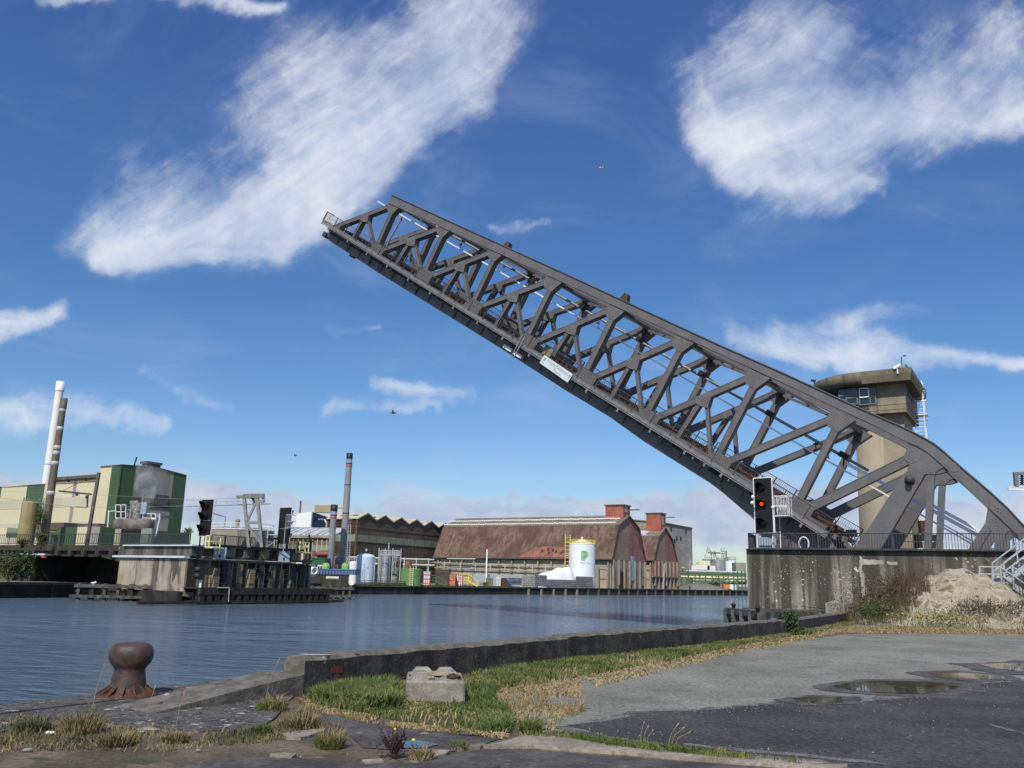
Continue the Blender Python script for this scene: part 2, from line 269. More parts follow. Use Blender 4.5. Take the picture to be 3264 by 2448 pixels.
mat('gable_brown', (.27, .18, .13), (.32, .23, .17), .2, .8, brick=(.22, (.75, .72, .7), .015, .88))
mat('gable_pale', (.3, .27, .25), (.24, .2, .18), .3, .8)
mat('brick_red', (.29, .09, .06), (.35, .125, .085), .5, .85, fine=.12)
mat('hangar_wall', (.3, .28, .21), (.38, .36, .28), .3, .85, streak=[((.14, .12, .09), .8, .5, .52, .68)])
mat('hangar_column', (.22, .19, .14), (.28, .24, .18), .5, .85)
mat('salty_wall', (.2, .19, .185), (.3, .29, .29), .25, .85, streak=[((.5, .5, .52), .6, .6, .56, .66, .1), ((.1, .095, .085), 1, .6, .5, .62)])
mat('old_block', (.3, .3, .27), (.36, .36, .33), .2, .8, brick=(.2, (.75, .75, .72), .012, .75), streak=[((.2, .2, .18), .5, .5, .5, .7)])
mat('ochre_wall', (.33, .27, .18), (.38, .32, .22), .3, .8)
mat('tank_white', (.74, .76, .76), (.78, .8, .79), .3, .35, fine=.02, streak=[((.6, .61, .58), .7, .35, .58, .75)])
mat('tank_blue', (.5, .6, .7), (.54, .64, .73), .3, .4, fine=.03)
mat('tank_green', (.12, .23, .075), (.15, .27, .1), .4, .5)
mat('pipe_green', (.05, .12, .07), (.08, .16, .095), .6, .5); mat('lime', (.18, .36, .11), (.23, .4, .15), .7, .5); mat('plant_green', (.11, .17, .075), (.16, .22, .1), .7, .6)
mat('yellow_paint', (.68, .55, .06), (.72, .6, .1), 1, .5); mat('yellow_cream', (.75, .7, .36), None, 1, .5)
mat('logo_green', (.14, .42, .14), None, 1, .6, fine=.03); mat('logo_grey', (.32, .4, .3), None, 1, .6, fine=0)
mat('salt', (.82, .83, .84), (.86, .87, .88), .5, .9, bump=.1, bscale=2, fine=.03)
mat('grey_blocks', (.24, .235, .22), (.32, .315, .3), .5, .9, brick=(.5, (.35, .34, .32), .03, .75))
mat('container_green', (.02, .1, .045), (.03, .12, .055), .5, .5); mat('container_blue', (.08, .15, .27), (.11, .19, .32), .5, .5)
mat('navy', (.03, .05, .1), (.04, .065, .13), .2, .5); mat('faded_red', (.13, .035, .03), None, 1, .9); mat('hopper_red', (.2, .06, .05), (.25, .085, .07), .6, .6)
mat('pallet_red', (.45, .1, .1), (.5, .3, .3), 2, .6); mat('rack_blue', (.03, .06, .13), (.05, .1, .2), 1, .5)
mat('pipe_pale', (.4, .42, .32), (.5, .5, .42), .6, .5); mat('pipe_dark', (.07, .07, .06), (.12, .12, .1), .8, .6)
mat('box_white', (.66, .67, .66), (.72, .73, .72), .4, .5); mat('orange_paint', (.65, .22, .05), None, 1, .6)
mat('bank_grass', (.07, .085, .025), (.13, .12, .045), .5, .95, bump=.1, bscale=3, fine=.3)
mat('yard_surface', (.12, .115, .1), (.17, .165, .145), .06, .9)
mat('white_patchy', (.5, .49, .45), (.3, .29, .26), 9, .9)
mat('white_paint', (.78, .78, .76), None, 1, .5, fine=.03)
# ------------------------------------------------------------------ mesh builder and tags
class MB:
    def __init__(s): s.v = []; s.f = []; s.k = []; s.sm = []; s.mats = ['']; s.cur = 0
    def use(s, m):
        if m not in s.mats: s.mats.append(m)
        s.cur = s.mats.index(m); return s
    def add(s, vs, fs, smooth=False):
        o = len(s.v); s.v += [tuple(p) for p in vs]
        for f in fs: s.f.append([i+o for i in f]); s.k.append(s.cur); s.sm.append(smooth)
        return s
    def box(s, c, size, ax=(V((1, 0, 0)), V((0, 1, 0)), Z)):
        c = V(c); h = [ax[i]*(size[i]/2) for i in range(3)]
        vs = [c+h[0]*a+h[1]*b+h[2]*d for d in (-1, 1) for b in (-1, 1) for a in (-1, 1)]
        return s.add(vs, [(0, 2, 3, 1), (4, 5, 7, 6), (0, 1, 5, 4), (2, 6, 7, 3), (0, 4, 6, 2), (1, 3, 7, 5)])
    def span(s, o, l, w, h, e=None, n=None):             # box growing from corner o along e, n and up
        e = e or -EX; n = n or NX; o = V(o)
        return s.box(o+e*(l/2)+n*(w/2)+Z*(h/2), (abs(l), abs(w), abs(h)), (e, n, Z))
    def bar(s, a, b, w, h, lat=None):
        a = V(a); b = V(b); d = (b-a); L = d.length
        if L < 1e-6: return s
        d = d/L
        if lat is None:
            lat = d.cross(Z)
            lat = V((1, 0, 0)) if lat.length < 1e-3 else lat.normalized()
        lat = (lat-d*lat.dot(d)).normalized(); up = lat.cross(d)
        return s.box((a+b)/2, (L, w, h), (d, lat, up))
    def tube(s, pts, r, seg=8, closed=False):
        pts = [V(p) for p in pts]; n = len(pts); rs = r if isinstance(r, (list, tuple)) else [r]*n; vs = []
        ref = None
        for i, p in enumerate(pts):
            t = (pts[min(i+1, n-1)]-pts[max(i-1, 0)]).normalized()
            if ref is None: ref = t.orthogonal().normalized()
            ref = (ref-t*ref.dot(t)).normalized(); b = t.cross(ref)
            vs += [p+(ref*math.cos(a)+b*math.sin(a))*rs[i] for a in (2*math.pi*j/seg for j in range(seg))]
        fs = [(i*seg+j, i*seg+(j+1) % seg, (i+1)*seg+(j+1) % seg, (i+1)*seg+j) for i in range(n-1) for j in range(seg)]
        s.add(vs, fs, seg > 5); return s.add([vs[j] for j in range(seg)]+[vs[(n-1)*seg+j] for j in range(seg)], [tuple(reversed(range(seg))), tuple(range(seg, 2*seg))])
    def lathe(s, prof, base, seg=24, wob=None, axis=None):
        base = V(base); vs = []; n = len(prof)
        ax = (axis or Z).normalized(); a1 = V((1, 0, 0)) if axis is None else ax.orthogonal().normalized(); a2 = ax.cross(a1)
        for r, z in prof:
            for j in range(seg):
                a = 2*math.pi*j/seg; q = r*(wob(a, z) if wob else 1)
                vs.append(base+a1*(q*math.cos(a))+a2*(q*math.sin(a))+ax*z)
        fs = [(i*seg+j, i*seg+(j+1) % seg, (i+1)*seg+(j+1) % seg, (i+1)*seg+j) for i in range(n-1) for j in range(seg)]
        return s.add(vs, fs, True)
    def cyl(s, base, r, h, seg=24, r2=None):
        r2 = r if r2 is None else r2; base = V(base)
        s.lathe([(r, 0), (r2, h)], base, seg)
        ring = lambda q, z: [base+V((q*math.cos(2*math.pi*j/seg), q*math.sin(2*math.pi*j/seg), z)) for j in range(seg)]
        s.add(ring(r2, h), [tuple(range(seg))]); return s.add(ring(r, 0), [tuple(reversed(range(seg)))])
    def prism(s, poly, ext):
        p = [V(q) for q in poly]; n = len(p); ext = V(ext)
        nr = V((0, 0, 0))
        for i in range(n): nr += (p[i]-p[0]).cross(p[(i+1) % n]-p[0])
        if nr.dot(ext) > 0: p.reverse()
        vs = p+[q+ext for q in p]
        return s.add(vs, [tuple(range(n)), tuple(reversed(range(n, 2*n)))]+[(i, i+n, (i+1) % n+n, (i+1) % n) for i in range(n)])
    def quad(s, *p): return s.add(p, [tuple(range(len(p)))])
    def ball(s, c, r, seg=10, rings=6, sq=(1, 1, 1)):
        c = V(c); vs = [c+V((0, 0, -r*sq[2]))]+[c+V((r*sq[0]*math.sin(t)*math.cos(a), r*sq[1]*math.sin(t)*math.sin(a), -r*sq[2]*math.cos(t))) for t in (math.pi*i/rings for i in range(1, rings)) for a in (2*math.pi*j/seg for j in range(seg))]+[c+V((0, 0, r*sq[2]))]
        fs = [(0, 1+(j+1) % seg, 1+j) for j in range(seg)]; L = len(vs)-1
        fs += [(1+i*seg+j, 1+i*seg+(j+1) % seg, 1+(i+1)*seg+(j+1) % seg, 1+(i+1)*seg+j) for i in range(rings-2) for j in range(seg)]
        fs += [(L, L-seg+j, L-seg+(j+1) % seg) for j in range(seg)]
        return s.add(vs, fs, True)
    def build(s, name, m=None, parent=None, loc=None, label=None, cat=None, group=None, kind=None):
        base = V(ORG[parent.name]) if parent is not None else V(loc if loc is not None else (0, 0, 0))
        me = bpy.data.meshes.new(name); A = np.array(s.v, dtype=float)-np.array(base)
        me.from_pydata(A.tolist(), [], s.f); s.mats[0] = m or s.mats[0]
        used = sorted(set(s.k)); rm = {k: i for i, k in enumerate(used)}
        for k in used: me.materials.append(MT[s.mats[k]])
        me.polygons.foreach_set('material_index', [rm[k] for k in s.k]); me.polygons.foreach_set('use_smooth', s.sm); me.update()
        o = bpy.data.objects.new(name, me); COL.objects.link(o)
        if parent is not None: o.parent = parent
        else: o.location = base
        ORG[o.name] = tuple(base); return tag(o, label, cat, group, kind)
ORG = {}
def tag(o, label=None, cat=None, group=None, kind=None):
    for k, x in (('label', label), ('category', cat), ('group', group), ('kind', kind)):
        if x: o[k] = x
    return o
def thing(name, label, cat, loc, group=None):
    o = bpy.data.objects.new(name, None); COL.objects.link(o); o.location = V(loc); o.empty_display_size = .3
    ORG[o.name] = tuple(V(loc)); return tag(o, label, cat, group)
def dup(root, loc, rotz=0, scale=1, label=None, group=None):
    def cp(o, par):
        c = o.copy(); COL.objects.link(c); c.parent = par; ORG[c.name] = ORG.get(o.name, (0, 0, 0))
        for ch in list(o.children): cp(ch, c)
        return c
    c = cp(root, None); c.location = V(loc); c.rotation_euler = (0, 0, rotz); c.scale = (scale,)*3
    if label: c['label'] = label
    if group: c['group'] = group
    return c
_tc = {}
def text_shape(body, size):                       # letters as flat polygons centred on the origin
    if (body, size) in _tc: return _tc[body, size]
    cu = bpy.data.curves.new('letters', 'FONT'); cu.body = body; cu.size = size; cu.align_x = 'CENTER'; cu.align_y = 'CENTER'; cu.resolution_u = 3
    o = bpy.data.objects.new('letters', cu); COL.objects.link(o)
    me = bpy.data.meshes.new_from_object(o.evaluated_get(bpy.context.evaluated_depsgraph_get()))
    r = ([tuple(p.co) for p in me.vertices], [tuple(p.vertices) for p in me.polygons])
    bpy.data.objects.remove(o); bpy.data.curves.remove(cu); bpy.data.meshes.remove(me); _tc[body, size] = r; return r
def letters(mb, body, size, o, ex, ey, off):      # on a plane, standing off by vector off
    vs, fs = text_shape(body, size); return mb.add([V(o)+ex*p[0]+ey*p[1]+off for p in vs], fs)
def railing(mb, a, b, h, post=1.6, bars=.13, t=.04, rails=(1.0, .1), bt=.016):
    a = V(a); b = V(b); L = (b-a).length; n = max(1, round(L/post)); up = Z*h
    for i in range(n+1): p = a.lerp(b, i/n); mb.bar(p, p+up, t, t, (b-a).normalized())
    for r in rails: mb.bar(a+up*r, b+up*r, t, t)
    if bars:
        m = int(L/bars)
        for i in range(1, m): p = a.lerp(b, i/m); mb.bar(p+up*rails[-1], p+up*rails[0], bt, bt, (b-a).normalized())
    return mb
# ------------------------------------------------------------------ the setting
WZ = -1.8                                          # water level; quay tops near 0
QD = V((math.sin(math.radians(31)), math.cos(math.radians(31)), 0)); QN = V((-QD.y, QD.x, 0))   # along our quay / out over the water
E0 = gp(0, 2275)+QN*.35
PIER_A = at(2379, 1756, 57); PIER_B = at(3264, 1766, 50.6); PIER_Z = 3.95
PIER_A.z = PIER_B.z = 0; PD = (PIER_B-PIER_A).normalized(); PN = V((-PD.y, PD.x, 0))
def sheet(name, poly, z, m, loc=None):
    mb = MB(); mb.add([V((p[0], p[1], z)) for p in poly], [tuple(range(len(poly)))]); o = mb.build(name, m); o['kind'] = 'structure'
    me = o.data
    if me.polygons[0].normal.z < 0: me.flip_normals()
    return o
edge = [E0-QD*80, E0+QD*46.5]
far_q = [V((-230, -260, 0)), gp(0, 1907, WZ), gp(1136, 1894.5, WZ), gp(1667, 1895, WZ), gp(2361, 1898, WZ), V((330, 640, 0)), V((420, 900, 0))]
near_poly = [edge[0], edge[1], edge[1]+QD*70+QN*4, edge[1]+QD*500, V((900, 900, 0)), V((3500, 500, 0)), V((3500, -2000, 0)), V((-100, -2000, 0))]
sheet('ground', near_poly, 0, 'earth')
far_poly = far_q+[V((600, 4000, 0)), V((-4000, 4000, 0)), V((-4000, -260, 0))]
sheet('land', far_poly, -.1, 'yard_surface')
def water_mat():
    m = bpy.data.materials.new('river_water'); m.use_nodes = True; nt = m.node_tree; b = nt.nodes['Principled BSDF']; g = G(nt)
    b.inputs['Base Color'].default_value = (.1, .145, .19, 1); b.inputs['Roughness'].default_value = .1; b.inputs['IOR'].default_value = 1.333
    P = g.n('ShaderNodeTexCoord').outputs['Object']; P = g.mapv(P, rot=(0, 0, math.radians(20)))
    n1 = g.noise(g.mapv(P, (.55, 1.25, 1)), 1.5, 5, .6, .5); n2 = g.noise(g.mapv(P, (.6, 1.1, 1)), .28, 3, .5, .3); n3 = g.noise(P, .03, 3, .5)
    hgt = g.m('ADD', g.m('MULTIPLY', n1, g.m('MULTIPLY_ADD', g.ss(n3, .38, .62), 1.0, .3)), g.m('MULTIPLY', n2, 1.1))
    o = g.n('ShaderNodeBump'); o.inputs['Strength'].default_value = 1; o.inputs['Distance'].default_value = .5
    g.put(o.inputs['Height'], hgt); nt.links.new(o.outputs[0], b.inputs['Normal']); MT['river_water'] = m
water_mat()
sheet('water', [V((-3000, -3000, 0)), V((3000, -3000, 0)), V((3000, 3000, 0)), V((-3000, 3000, 0))], WZ, 'river_water')
# our quay wall below the ground, and its coping slab by the bollard
mb = MB(); mb.prism([edge[0]-Z*.012, edge[1]-Z*.012, edge[1]-Z*4, edge[0]-Z*4], -QN*.9); mb.build('quay_wall', 'wet_concrete', None, edge[0], 'dark concrete quay wall under the rusty bollard, dropping to the water', 'quay wall')
def rag(pts, step, amp, seed):                     # ragged outline
    r = random.Random(seed); out = []; n = len(pts)
    for i in range(n):
        a, b = V(pts[i]), V(pts[(i+1) % n]); k = max(1, int((b-a).length/step))
        for j in range(k):
            p = a.lerp(b, j/k); q = amp*min(1.0, .3+p.y/40); out.append(p+V((r.uniform(-q, q), r.uniform(-q, q), 0)))
    return out
def px(l, z=0): return [gp(x, y, z) for x, y in l]
gravel = px([(1560, 2215), (1800, 2168), (2060, 2122), (2330, 2078), (2560, 2040), (2700, 2022), (2900, 2020), (3300, 2024), (3700, 2030), (3700, 2250), (3264, 2330), (2500, 2330), (1700, 2350), (1760, 2335), (1730, 2300), (1640, 2268)])
sheet('gravel', rag(gravel, .2, .1, 3), .004, 'gravel')
asph = px([(1790, 2318), (1950, 2295), (2110, 2272), (2260, 2268), (2440, 2252), (2600, 2240), (2720, 2238), (2900, 2228), (3040, 2198), (3130, 2180), (3264, 2170), (3800, 2170), (4300, 2700), (2900, 2510), (2600, 2420), (2240, 2390), (1960, 2352)])
wav = rag(asph, .9, .22, 6); ctr_ = sum(wav, V((0, 0, 0)))/len(wav)
sheet('asphalt', rag(wav, .1, .035, 5), .009, 'asphalt')
sheet('asphalt', rag([q+(q-ctr_).normalized()*.3 for q in wav], .12, .16, 15), .0065, 'asphalt_fringe')
for i, l in enumerate(([(2180, 2372), (2400, 2392), (2620, 2412), (2840, 2436), (2830, 2442), (2600, 2420), (2380, 2400), (2180, 2378)], [(3150, 2308), (3264, 2336), (3264, 2344), (3150, 2314)])): sheet('road', rag(px(l), .1, .045, 60+i), .0115, 'asphalt_fringe')
sheet('pavement', rag(px([(1030, 2280), (1160, 2292), (1260, 2315), (1420, 2322), (1560, 2335), (1620, 2350), (1520, 2380), (1420, 2402), (1300, 2398), (1160, 2385), (1110, 2345), (1060, 2320)]), .15, .03, 8), .008, 'worn_asphalt')
sheet('road', rag(px([(560, 2460), (700, 2425), (900, 2418), (1180, 2440), (1380, 2425), (1530, 2394), (1650, 2392), (1900, 2412), (2300, 2440), (2700, 2470), (3000, 2640), (200, 2640)]), .15, .03, 9), .016, 'worn_asphalt')
def raised(name, poly, z0, h, m, seed, label=None, cat=None, amp=.02, step=.12):
    p = rag(poly, step, amp, seed); mb = MB(); mb.prism([V((q.x, q.y, z0)) for q in p], Z*h)
    return mb.build(name, m, None, V((0, 0, 0)))
for nm, pts, sd in (('kerb', [(1540, 2384), (1610, 2372), (1680, 2348), (1800, 2358), (2000, 2390), (2300, 2418), (2700, 2446), (2700, 2462), (2300, 2436), (2000, 2408), (1850, 2398), (1700, 2386), (1590, 2392)], 11),
                    ('kerb', [(1300, 2402), (1340, 2396), (1436, 2402), (1420, 2412), (1370, 2426), (1310, 2418)], 12), ('kerb', [(1440, 2392), (1520, 2376), (1550, 2378), (1530, 2388), (1460, 2396)], 13),
                    ('kerb', [(900, 2348), (960, 2338), (1040, 2330), (1030, 2340), (960, 2360), (915, 2358)], 14), ('kerb', [(1150, 2432), (1210, 2428), (1220, 2436), (1160, 2442)], 15),
                    ('kerb', [(860, 2414), (910, 2408), (945, 2414), (930, 2424), (880, 2420)], 16), ('kerb', [(1580, 2335), (1625, 2348), (1600, 2355), (1570, 2346)], 18)):
    raised(nm, px(pts), 0.0, .03, 'kerb_concrete', sd)['kind'] = 'structure'
pud = [[(2660, 2190), (2720, 2178), (2830, 2174), (2960, 2175), (3060, 2182), (3040, 2200), (2960, 2214), (2860, 2212), (2760, 2206), (2690, 2200)],
       [(2960, 2150), (3060, 2146), (3180, 2154), (3215, 2166), (3120, 2170), (3000, 2162)], [(3130, 2120), (3264, 2114), (3500, 2112), (3500, 2142), (3264, 2144), (3190, 2134)],
       [(2525, 2232), (2600, 2222), (2700, 2226), (2690, 2240), (2590, 2244)]]
for i, p in enumerate(pud):
    c = px(p); ctr = sum(c, V((0, 0, 0)))/len(c)
    sheet('mud', rag(rag([ctr+(q-ctr)*1.5 for q in c], .6, .22, 70+i), .15, .06, 30+i), .0115+.0007*i, 'mud_edge')
    sheet('water', rag(rag(c, .5, .12, 80+i), .12, .04, 20+i), .0165, 'puddle_water')
for i, p in enumerate([[(1240, 2372), (1340, 2366), (1400, 2380), (1330, 2392), (1250, 2390)], [(1450, 2335), (1560, 2345), (1540, 2352), (1460, 2346)]]):
    sheet('water', rag(px(p), .1, .03, 50+i), .0205, 'puddle_water')
g_ = np.random.default_rng(91); mb = MB()
for i in range(len(wav)):                            # loose grit kicked over the edge of the asphalt
    a, b = wav[i], wav[(i+1) % len(wav)]
    if max(a.y, b.y) > 40 or a.y < 8: continue
    for _ in range(int((b-a).length*26)):
        q = a.lerp(b, g_.random())+V((g_.normal(0, .3), g_.normal(0, .3), 0)); r = g_.uniform(.004, .013); x, y = q.x, q.y
        mb.add([(x-r, y, .008), (x+r*.6, y-r, .008), (x+r, y+r*.7, .008), (x, y, .012+r)], [(0, 1, 3), (1, 2, 3), (2, 0, 3)])
mb.build('grit', 'gravel', None, kind='stuff')
for i, l in enumerate(([(2350, 2300), (2480, 2318), (2600, 2350), (2740, 2362), (2900, 2400)], [(2750, 2250), (2820, 2290), (2960, 2310), (3264, 2390)], [(2060, 2330), (2250, 2316), (2400, 2338)])):
    c = rag(px(l)+px(l)[::-1], .25, .05, 95+i); n_ = len(c)//2; w_ = px(l)
    pts = []; rr_ = random.Random(i)
    for a, b in zip(w_[:-1], w_[1:]):
        k = max(2, int((b-a).length/.15)); nn_ = V((-(b-a).y, (b-a).x, 0)).normalized()
        for j in range(k): pts.append((a.lerp(b, j/k)+nn_*rr_.uniform(-.04, .04), nn_))
    sheet('road', [p+n*.008 for p, n in pts]+[p-n*.008 for p, n in reversed(pts)], .0105, 'mud_edge')
# ------------------------------------------------------------------ the raised bascule bridge
P0 = at(2533, 1621, 59.5); BW = 6.4                 # near truss plane through P0, trusses BW apart
def bp(x, y, off=0.0): return pl(x, y, P0+NX*off, NX)
def zone(x, y, sx, sy, k): return sx+x/k, sy+y/k
T = [bp(*q) for q in [(1257, 655), (1418, 727), (1584, 803), (1764, 897), (1964, 986), (2181, 1086), (2416, 1200), (2680, 1333)]]
B = [bp(*q) for q in [(1194, 798), (1346, 881), (1500, 978), (1671, 1092), (1856, 1206), (2053, 1334), (2275, 1474), (2533, 1621)]]
Mn = [bp(*q) for q in [(1146, 714), (1295, 788), (1451, 870), (1620, 963), (1803, 1068), (1998, 1179), (2220, 1300)]]
Fn = [bp(*q) for q in [(1117, 768), (1256, 848), (1406, 940), (1566, 1056), (1762, 1134), (1940, 1276), (2148, 1411)]]
TIP = bp(1055, 727)
U = (B[0]-B[7]).normalized(); VV = (Z-U*U.z).normalized()   # along the leaf / square to it, in the truss plane
bridge = thing('bascule_bridge', 'raised grey riveted steel truss lifting bridge tilted over the river', 'bridge', B[7]-Z*3)
TH = .62
def hull(pts):                                      # convex outline in the truss plane
    c = pts[0]; q = sorted([((p-c).dot(EX), (p-c).z, i) for i, p in enumerate(pts)])
    def half(it):
        h = []
        for p in it:
            while len(h) > 1 and (h[-1][0]-h[-2][0])*(p[1]-h[-2][1])-(h[-1][1]-h[-2][1])*(p[0]-h[-2][0]) <= 0: h.pop()
            h.append(p)
        return h[:-1]
    return [pts[i] for _, _, i in half(q)+half(q[::-1])]
def member(name, a, b, w, th=TH, off=0.0, m='bridge_paint', par=None, inset=0):
    mb = MB(); o = NX*(off+th/2+inset)
    d = (b-a).normalized(); s = NX.cross(d)
    mb.bar(a+o, b+o, th, w, NX)
    for sg in (-1, 1):                              # flange lips on both faces
        for e in (0, th): mb.bar(a+NX*(off+inset+e)+s*(sg*(w/2-.03)), b+NX*(off+inset+e)+s*(sg*(w/2-.03)), .05, .06, NX)
    return mb.build(name, m, par or bridge)
def rivets(mb, pts, n, off, inward=.9):             # rows of rivet heads over a plate
    c = sum(pts, V((0, 0, 0)))/len(pts); r = .048
    a0 = min((p-c).dot(U) for p in pts); a1 = max((p-c).dot(U) for p in pts); b0 = min((p-c).dot(VV) for p in pts); b1 = max((p-c).dot(VV) for p in pts)
    k = len(pts); ar = sum(((pts[i]-c).dot(U)*(pts[(i+1) % k]-c).dot(VV)-(pts[(i+1) % k]-c).dot(U)*(pts[i]-c).dot(VV)) for i in range(k))
    y = b0+.08
    while y < b1:
        x = a0+.08+(.08 if int((y-b0)/.16) % 2 else 0)
        while x < a1:
            p = c+U*x+VV*y; ins = True
            for i in range(k):
                e = pts[(i+1) % k]-pts[i]; q = p-pts[i]
                if (e.dot(U)*q.dot(VV)-e.dot(VV)*q.dot(U))*(1 if ar > 0 else -1) < .07*e.length: ins = False; break
            if ins:
                q = p+NX*off; vs = [q+(U*math.cos(t)+VV*math.sin(t))*r for t in (0, 1.57, 3.14, 4.71)]+[q-NX*.03]
                mb.add(vs, [(0, 1, 4), (1, 2, 4), (2, 3, 4), (3, 0, 4)])
            x += .17
        y += .16
def gusset(pts, off, par, riv=True):
    h = hull(pts); mb = MB(); mb.prism([p-NX*.03 for p in h], NX*(TH+.06)); mb.use('girder_paint')
    if riv: rivets(mb, h, 0, -.031)
    return mb.build('gusset_plate', 'gusset_paint', par)
top_edge = [(1249, 621), (1800, 871), (2300, 1102), (2500, 1190), (2750, 1305)]
low_line = [(1238, 646), (1790, 897), (2300, 1129), (2500, 1221), (2777, 1350)]
def zq(l): return [(2750+x/3.687, 1350+y/3.687) for x, y in l]
top_out = zq([(480, 42), (620, 112), (740, 176), (850, 240), (960, 330), (1070, 430), (1170, 520), (1300, 630), (1500, 800), (1700, 985), (1895, 1195), (2150, 1470)])
low_out = zq([(330, 115), (530, 215), (650, 265), (760, 330), (860, 415), (960, 505), (1080, 605), (1280, 790), (1480, 985), (1700, 1190), (1870, 1350), (2030, 1500)])
for fi, off in enumerate((0.0, BW)):
    o = NX*off
    tu = [bp(*q) for q in top_edge+top_out]; tl = [bp(*q) for q in low_line+low_out]
    mb = MB()
    n = len(tu)
    # box section: outer web, flanges that overhang by a few centimetres
    for i in range(n-1):
        j = i+1
        a = [tu[i]+o, tl[i]+o, tl[i]+o+NX*TH, tu[i]+o+NX*TH]; b = [tu[j]+o, tl[j]+o, tl[j]+o+NX*TH, tu[j]+o+NX*TH]
        mb.add(a+b, [(0, 4, 5, 1), (1, 5, 6, 2), (2, 6, 7, 3), (3, 7, 4, 0)])
        for q in (tu, tl): mb.bar(q[i]+o+NX*(TH/2), q[j]+o+NX*(TH/2), TH+.2, .06, NX)
    mb.add([tu[0]+o, tl[0]+o, tl[0]+o+NX*TH, tu[0]+o+NX*TH], [(0, 1, 2, 3)])
    top = mb.build('top_chord', 'bridge_paint', bridge)
    mb = MB(); mb.bar(TIP+o+NX*(TH/2)-VV*.12+U*.4, B[7]+o+NX*(TH/2)-U*2.4-VV*.12, TH-.05, .42, NX)
    bot = mb.build('bottom_chord', 'bridge_paint', bridge)
    Tn = [p+o for p in T]; Bn = [p+o for p in B]; Mm = [p+o for p in Mn]; Ff = [p+o for p in Fn]
    for i in range(8): member('post', Bn[i], Tn[i], .44+.05*i/7, off=0)
    for i in range(8):
        a = TIP+o if i == 0 else Bn[i-1]+U*-.4
        member('diagonal', a, Tn[i]+U*.3, .42+.06*i/7, TH-.012, 0, inset=.006)
    head = bp(*zq([(590, 390)])[0])+o
    member('diagonal', Bn[7]-U*.5+VV*.1, head, .62, TH-.012, 0, inset=.006)
    for i in range(7):
        a_ = TIP+o if i == 0 else Bn[i-1]-U*.4; b_ = Tn[i]+U*.3; s_ = (Mm[i]-a_).dot(U)/(b_-a_).dot(U); Mm[i] = a_.lerp(b_, s_)
        member('hanger', Mm[i], Ff[i], .32, TH-.1, 0, inset=.05)
        member('hanger', Mm[i]-U*.25, Bn[i]+VV*.15+U*.45, .26, TH-.2, 0, inset=.1)
    for i in range(8):                               # plates at the upper and lower joints and at mid diagonals
        pd = (Bn[i]-Tn[i]).normalized(); a = TIP+o if i == 0 else Bn[i-1]; dd = (a-Tn[i]).normalized()
        ps = pd.cross(NX)*.26; ds = dd.cross(NX)*.25; k = 1+.1*i/7
        gusset([Tn[i]+VV*.3+U*.75*k, Tn[i]+VV*.3-U*.8*k, Tn[i]+pd*.85*k+ps, Tn[i]+pd*.85*k-ps, Tn[i]+dd*.9*k+ds, Tn[i]+dd*.9*k-ds], off, top, fi == 0 or i > 3)
        nx = T[min(i+1, 7)]+o if i < 7 else head; d2 = (nx-Bn[i]).normalized(); d2s = d2.cross(NX)*.25
        gusset([Bn[i]-VV*.3+U*.95*k, Bn[i]-VV*.3-U*1.05*k, Bn[i]-pd*.75*k+ps, Bn[i]-pd*.75*k-ps, Bn[i]-U*.35+d2*.85*k+d2s, Bn[i]-U*.4+d2*.85*k-d2s], off, bot, fi == 0 or i > 4)
        if i < 7:
            h1 = (Ff[i]-Mm[i]).normalized(); h2 = (Bn[i]+U*.45-Mm[i]+U*.25).normalized(); q = dd
            gusset([Mm[i]-q*.6+q.cross(NX)*.2, Mm[i]+q*.6+q.cross(NX)*.2, Mm[i]-q*.6-q.cross(NX)*.2, Mm[i]+q*.6-q.cross(NX)*.2, Mm[i]+h1*.66+U*.16, Mm[i]+h1*.66-U*.16, Mm[i]-U*.25+h2*.66+U*.13, Mm[i]-U*.25+h2*.66-U*.13], off, bot, fi == 0)
    mb = MB(); mb.prism([bp(*q)+o-NX*.03 for q in [(1042, 728), (1090, 716), (1075, 742)]], NX*(TH+.06)); mb.build('gusset_plate', 'gusset_paint', bot)
    # the heel: plated head, main leg, post and tail of the counterweight arm
    P = lambda l: [bp(*q)+o for q in zq(l)]
    mb = MB(); mb.prism([p-NX*.02 for p in P([(530, 215), (650, 265), (760, 330), (860, 415), (960, 505), (990, 532), (940, 520), (890, 545), (855, 585), (840, 600), (755, 592), (722, 605), (700, 650), (215, 1470), (120, 1640), (-330, 1640), (-80, 1420), (40, 1270), (480, 600), (528, 545), (548, 505), (545, 480), (528, 460), (485, 375), (520, 300)])], NX*(TH+.04))
    hp = mb.build('main_leg', 'bridge_paint', bridge)
    for c, r in (((575, 385), .4), ((805, 530), .34), ((1075, 510), .36)):
        cc = bp(*zq([c])[0])+o; mb = MB(); disc = [cc+(U*math.cos(t)+VV*math.sin(t))*r*(1.15 if c[0] < 600 else .9) for t in np.linspace(0, 6.283, 17)[:-1]]
        mb.prism([p-NX*.034 for p in disc], NX*.03); mb.use('girder_paint'); rivets(mb, disc, 0, -.036); mb.build('rivet_plate', 'gusset_paint', hp)
    if fi == 0: pin = bp(*zq([(555, 665)])[0])+o; mb = MB(); mb.lathe([(.32, -.02), (.32, -.12), (.21, -.13), (.21, -.5), (.15, -.55), (0, -.55)], pin, 20, axis=NX); mb.build('trunnion_pin', 'rail_paint', hp)
    mb = MB(); mb.prism([p+NX*.03 for p in P([(755, 590), (842, 590), (790, 1600), (712, 1600)])], NX*(TH-.06)); mb.build('tail_post', 'bridge_paint', bridge)
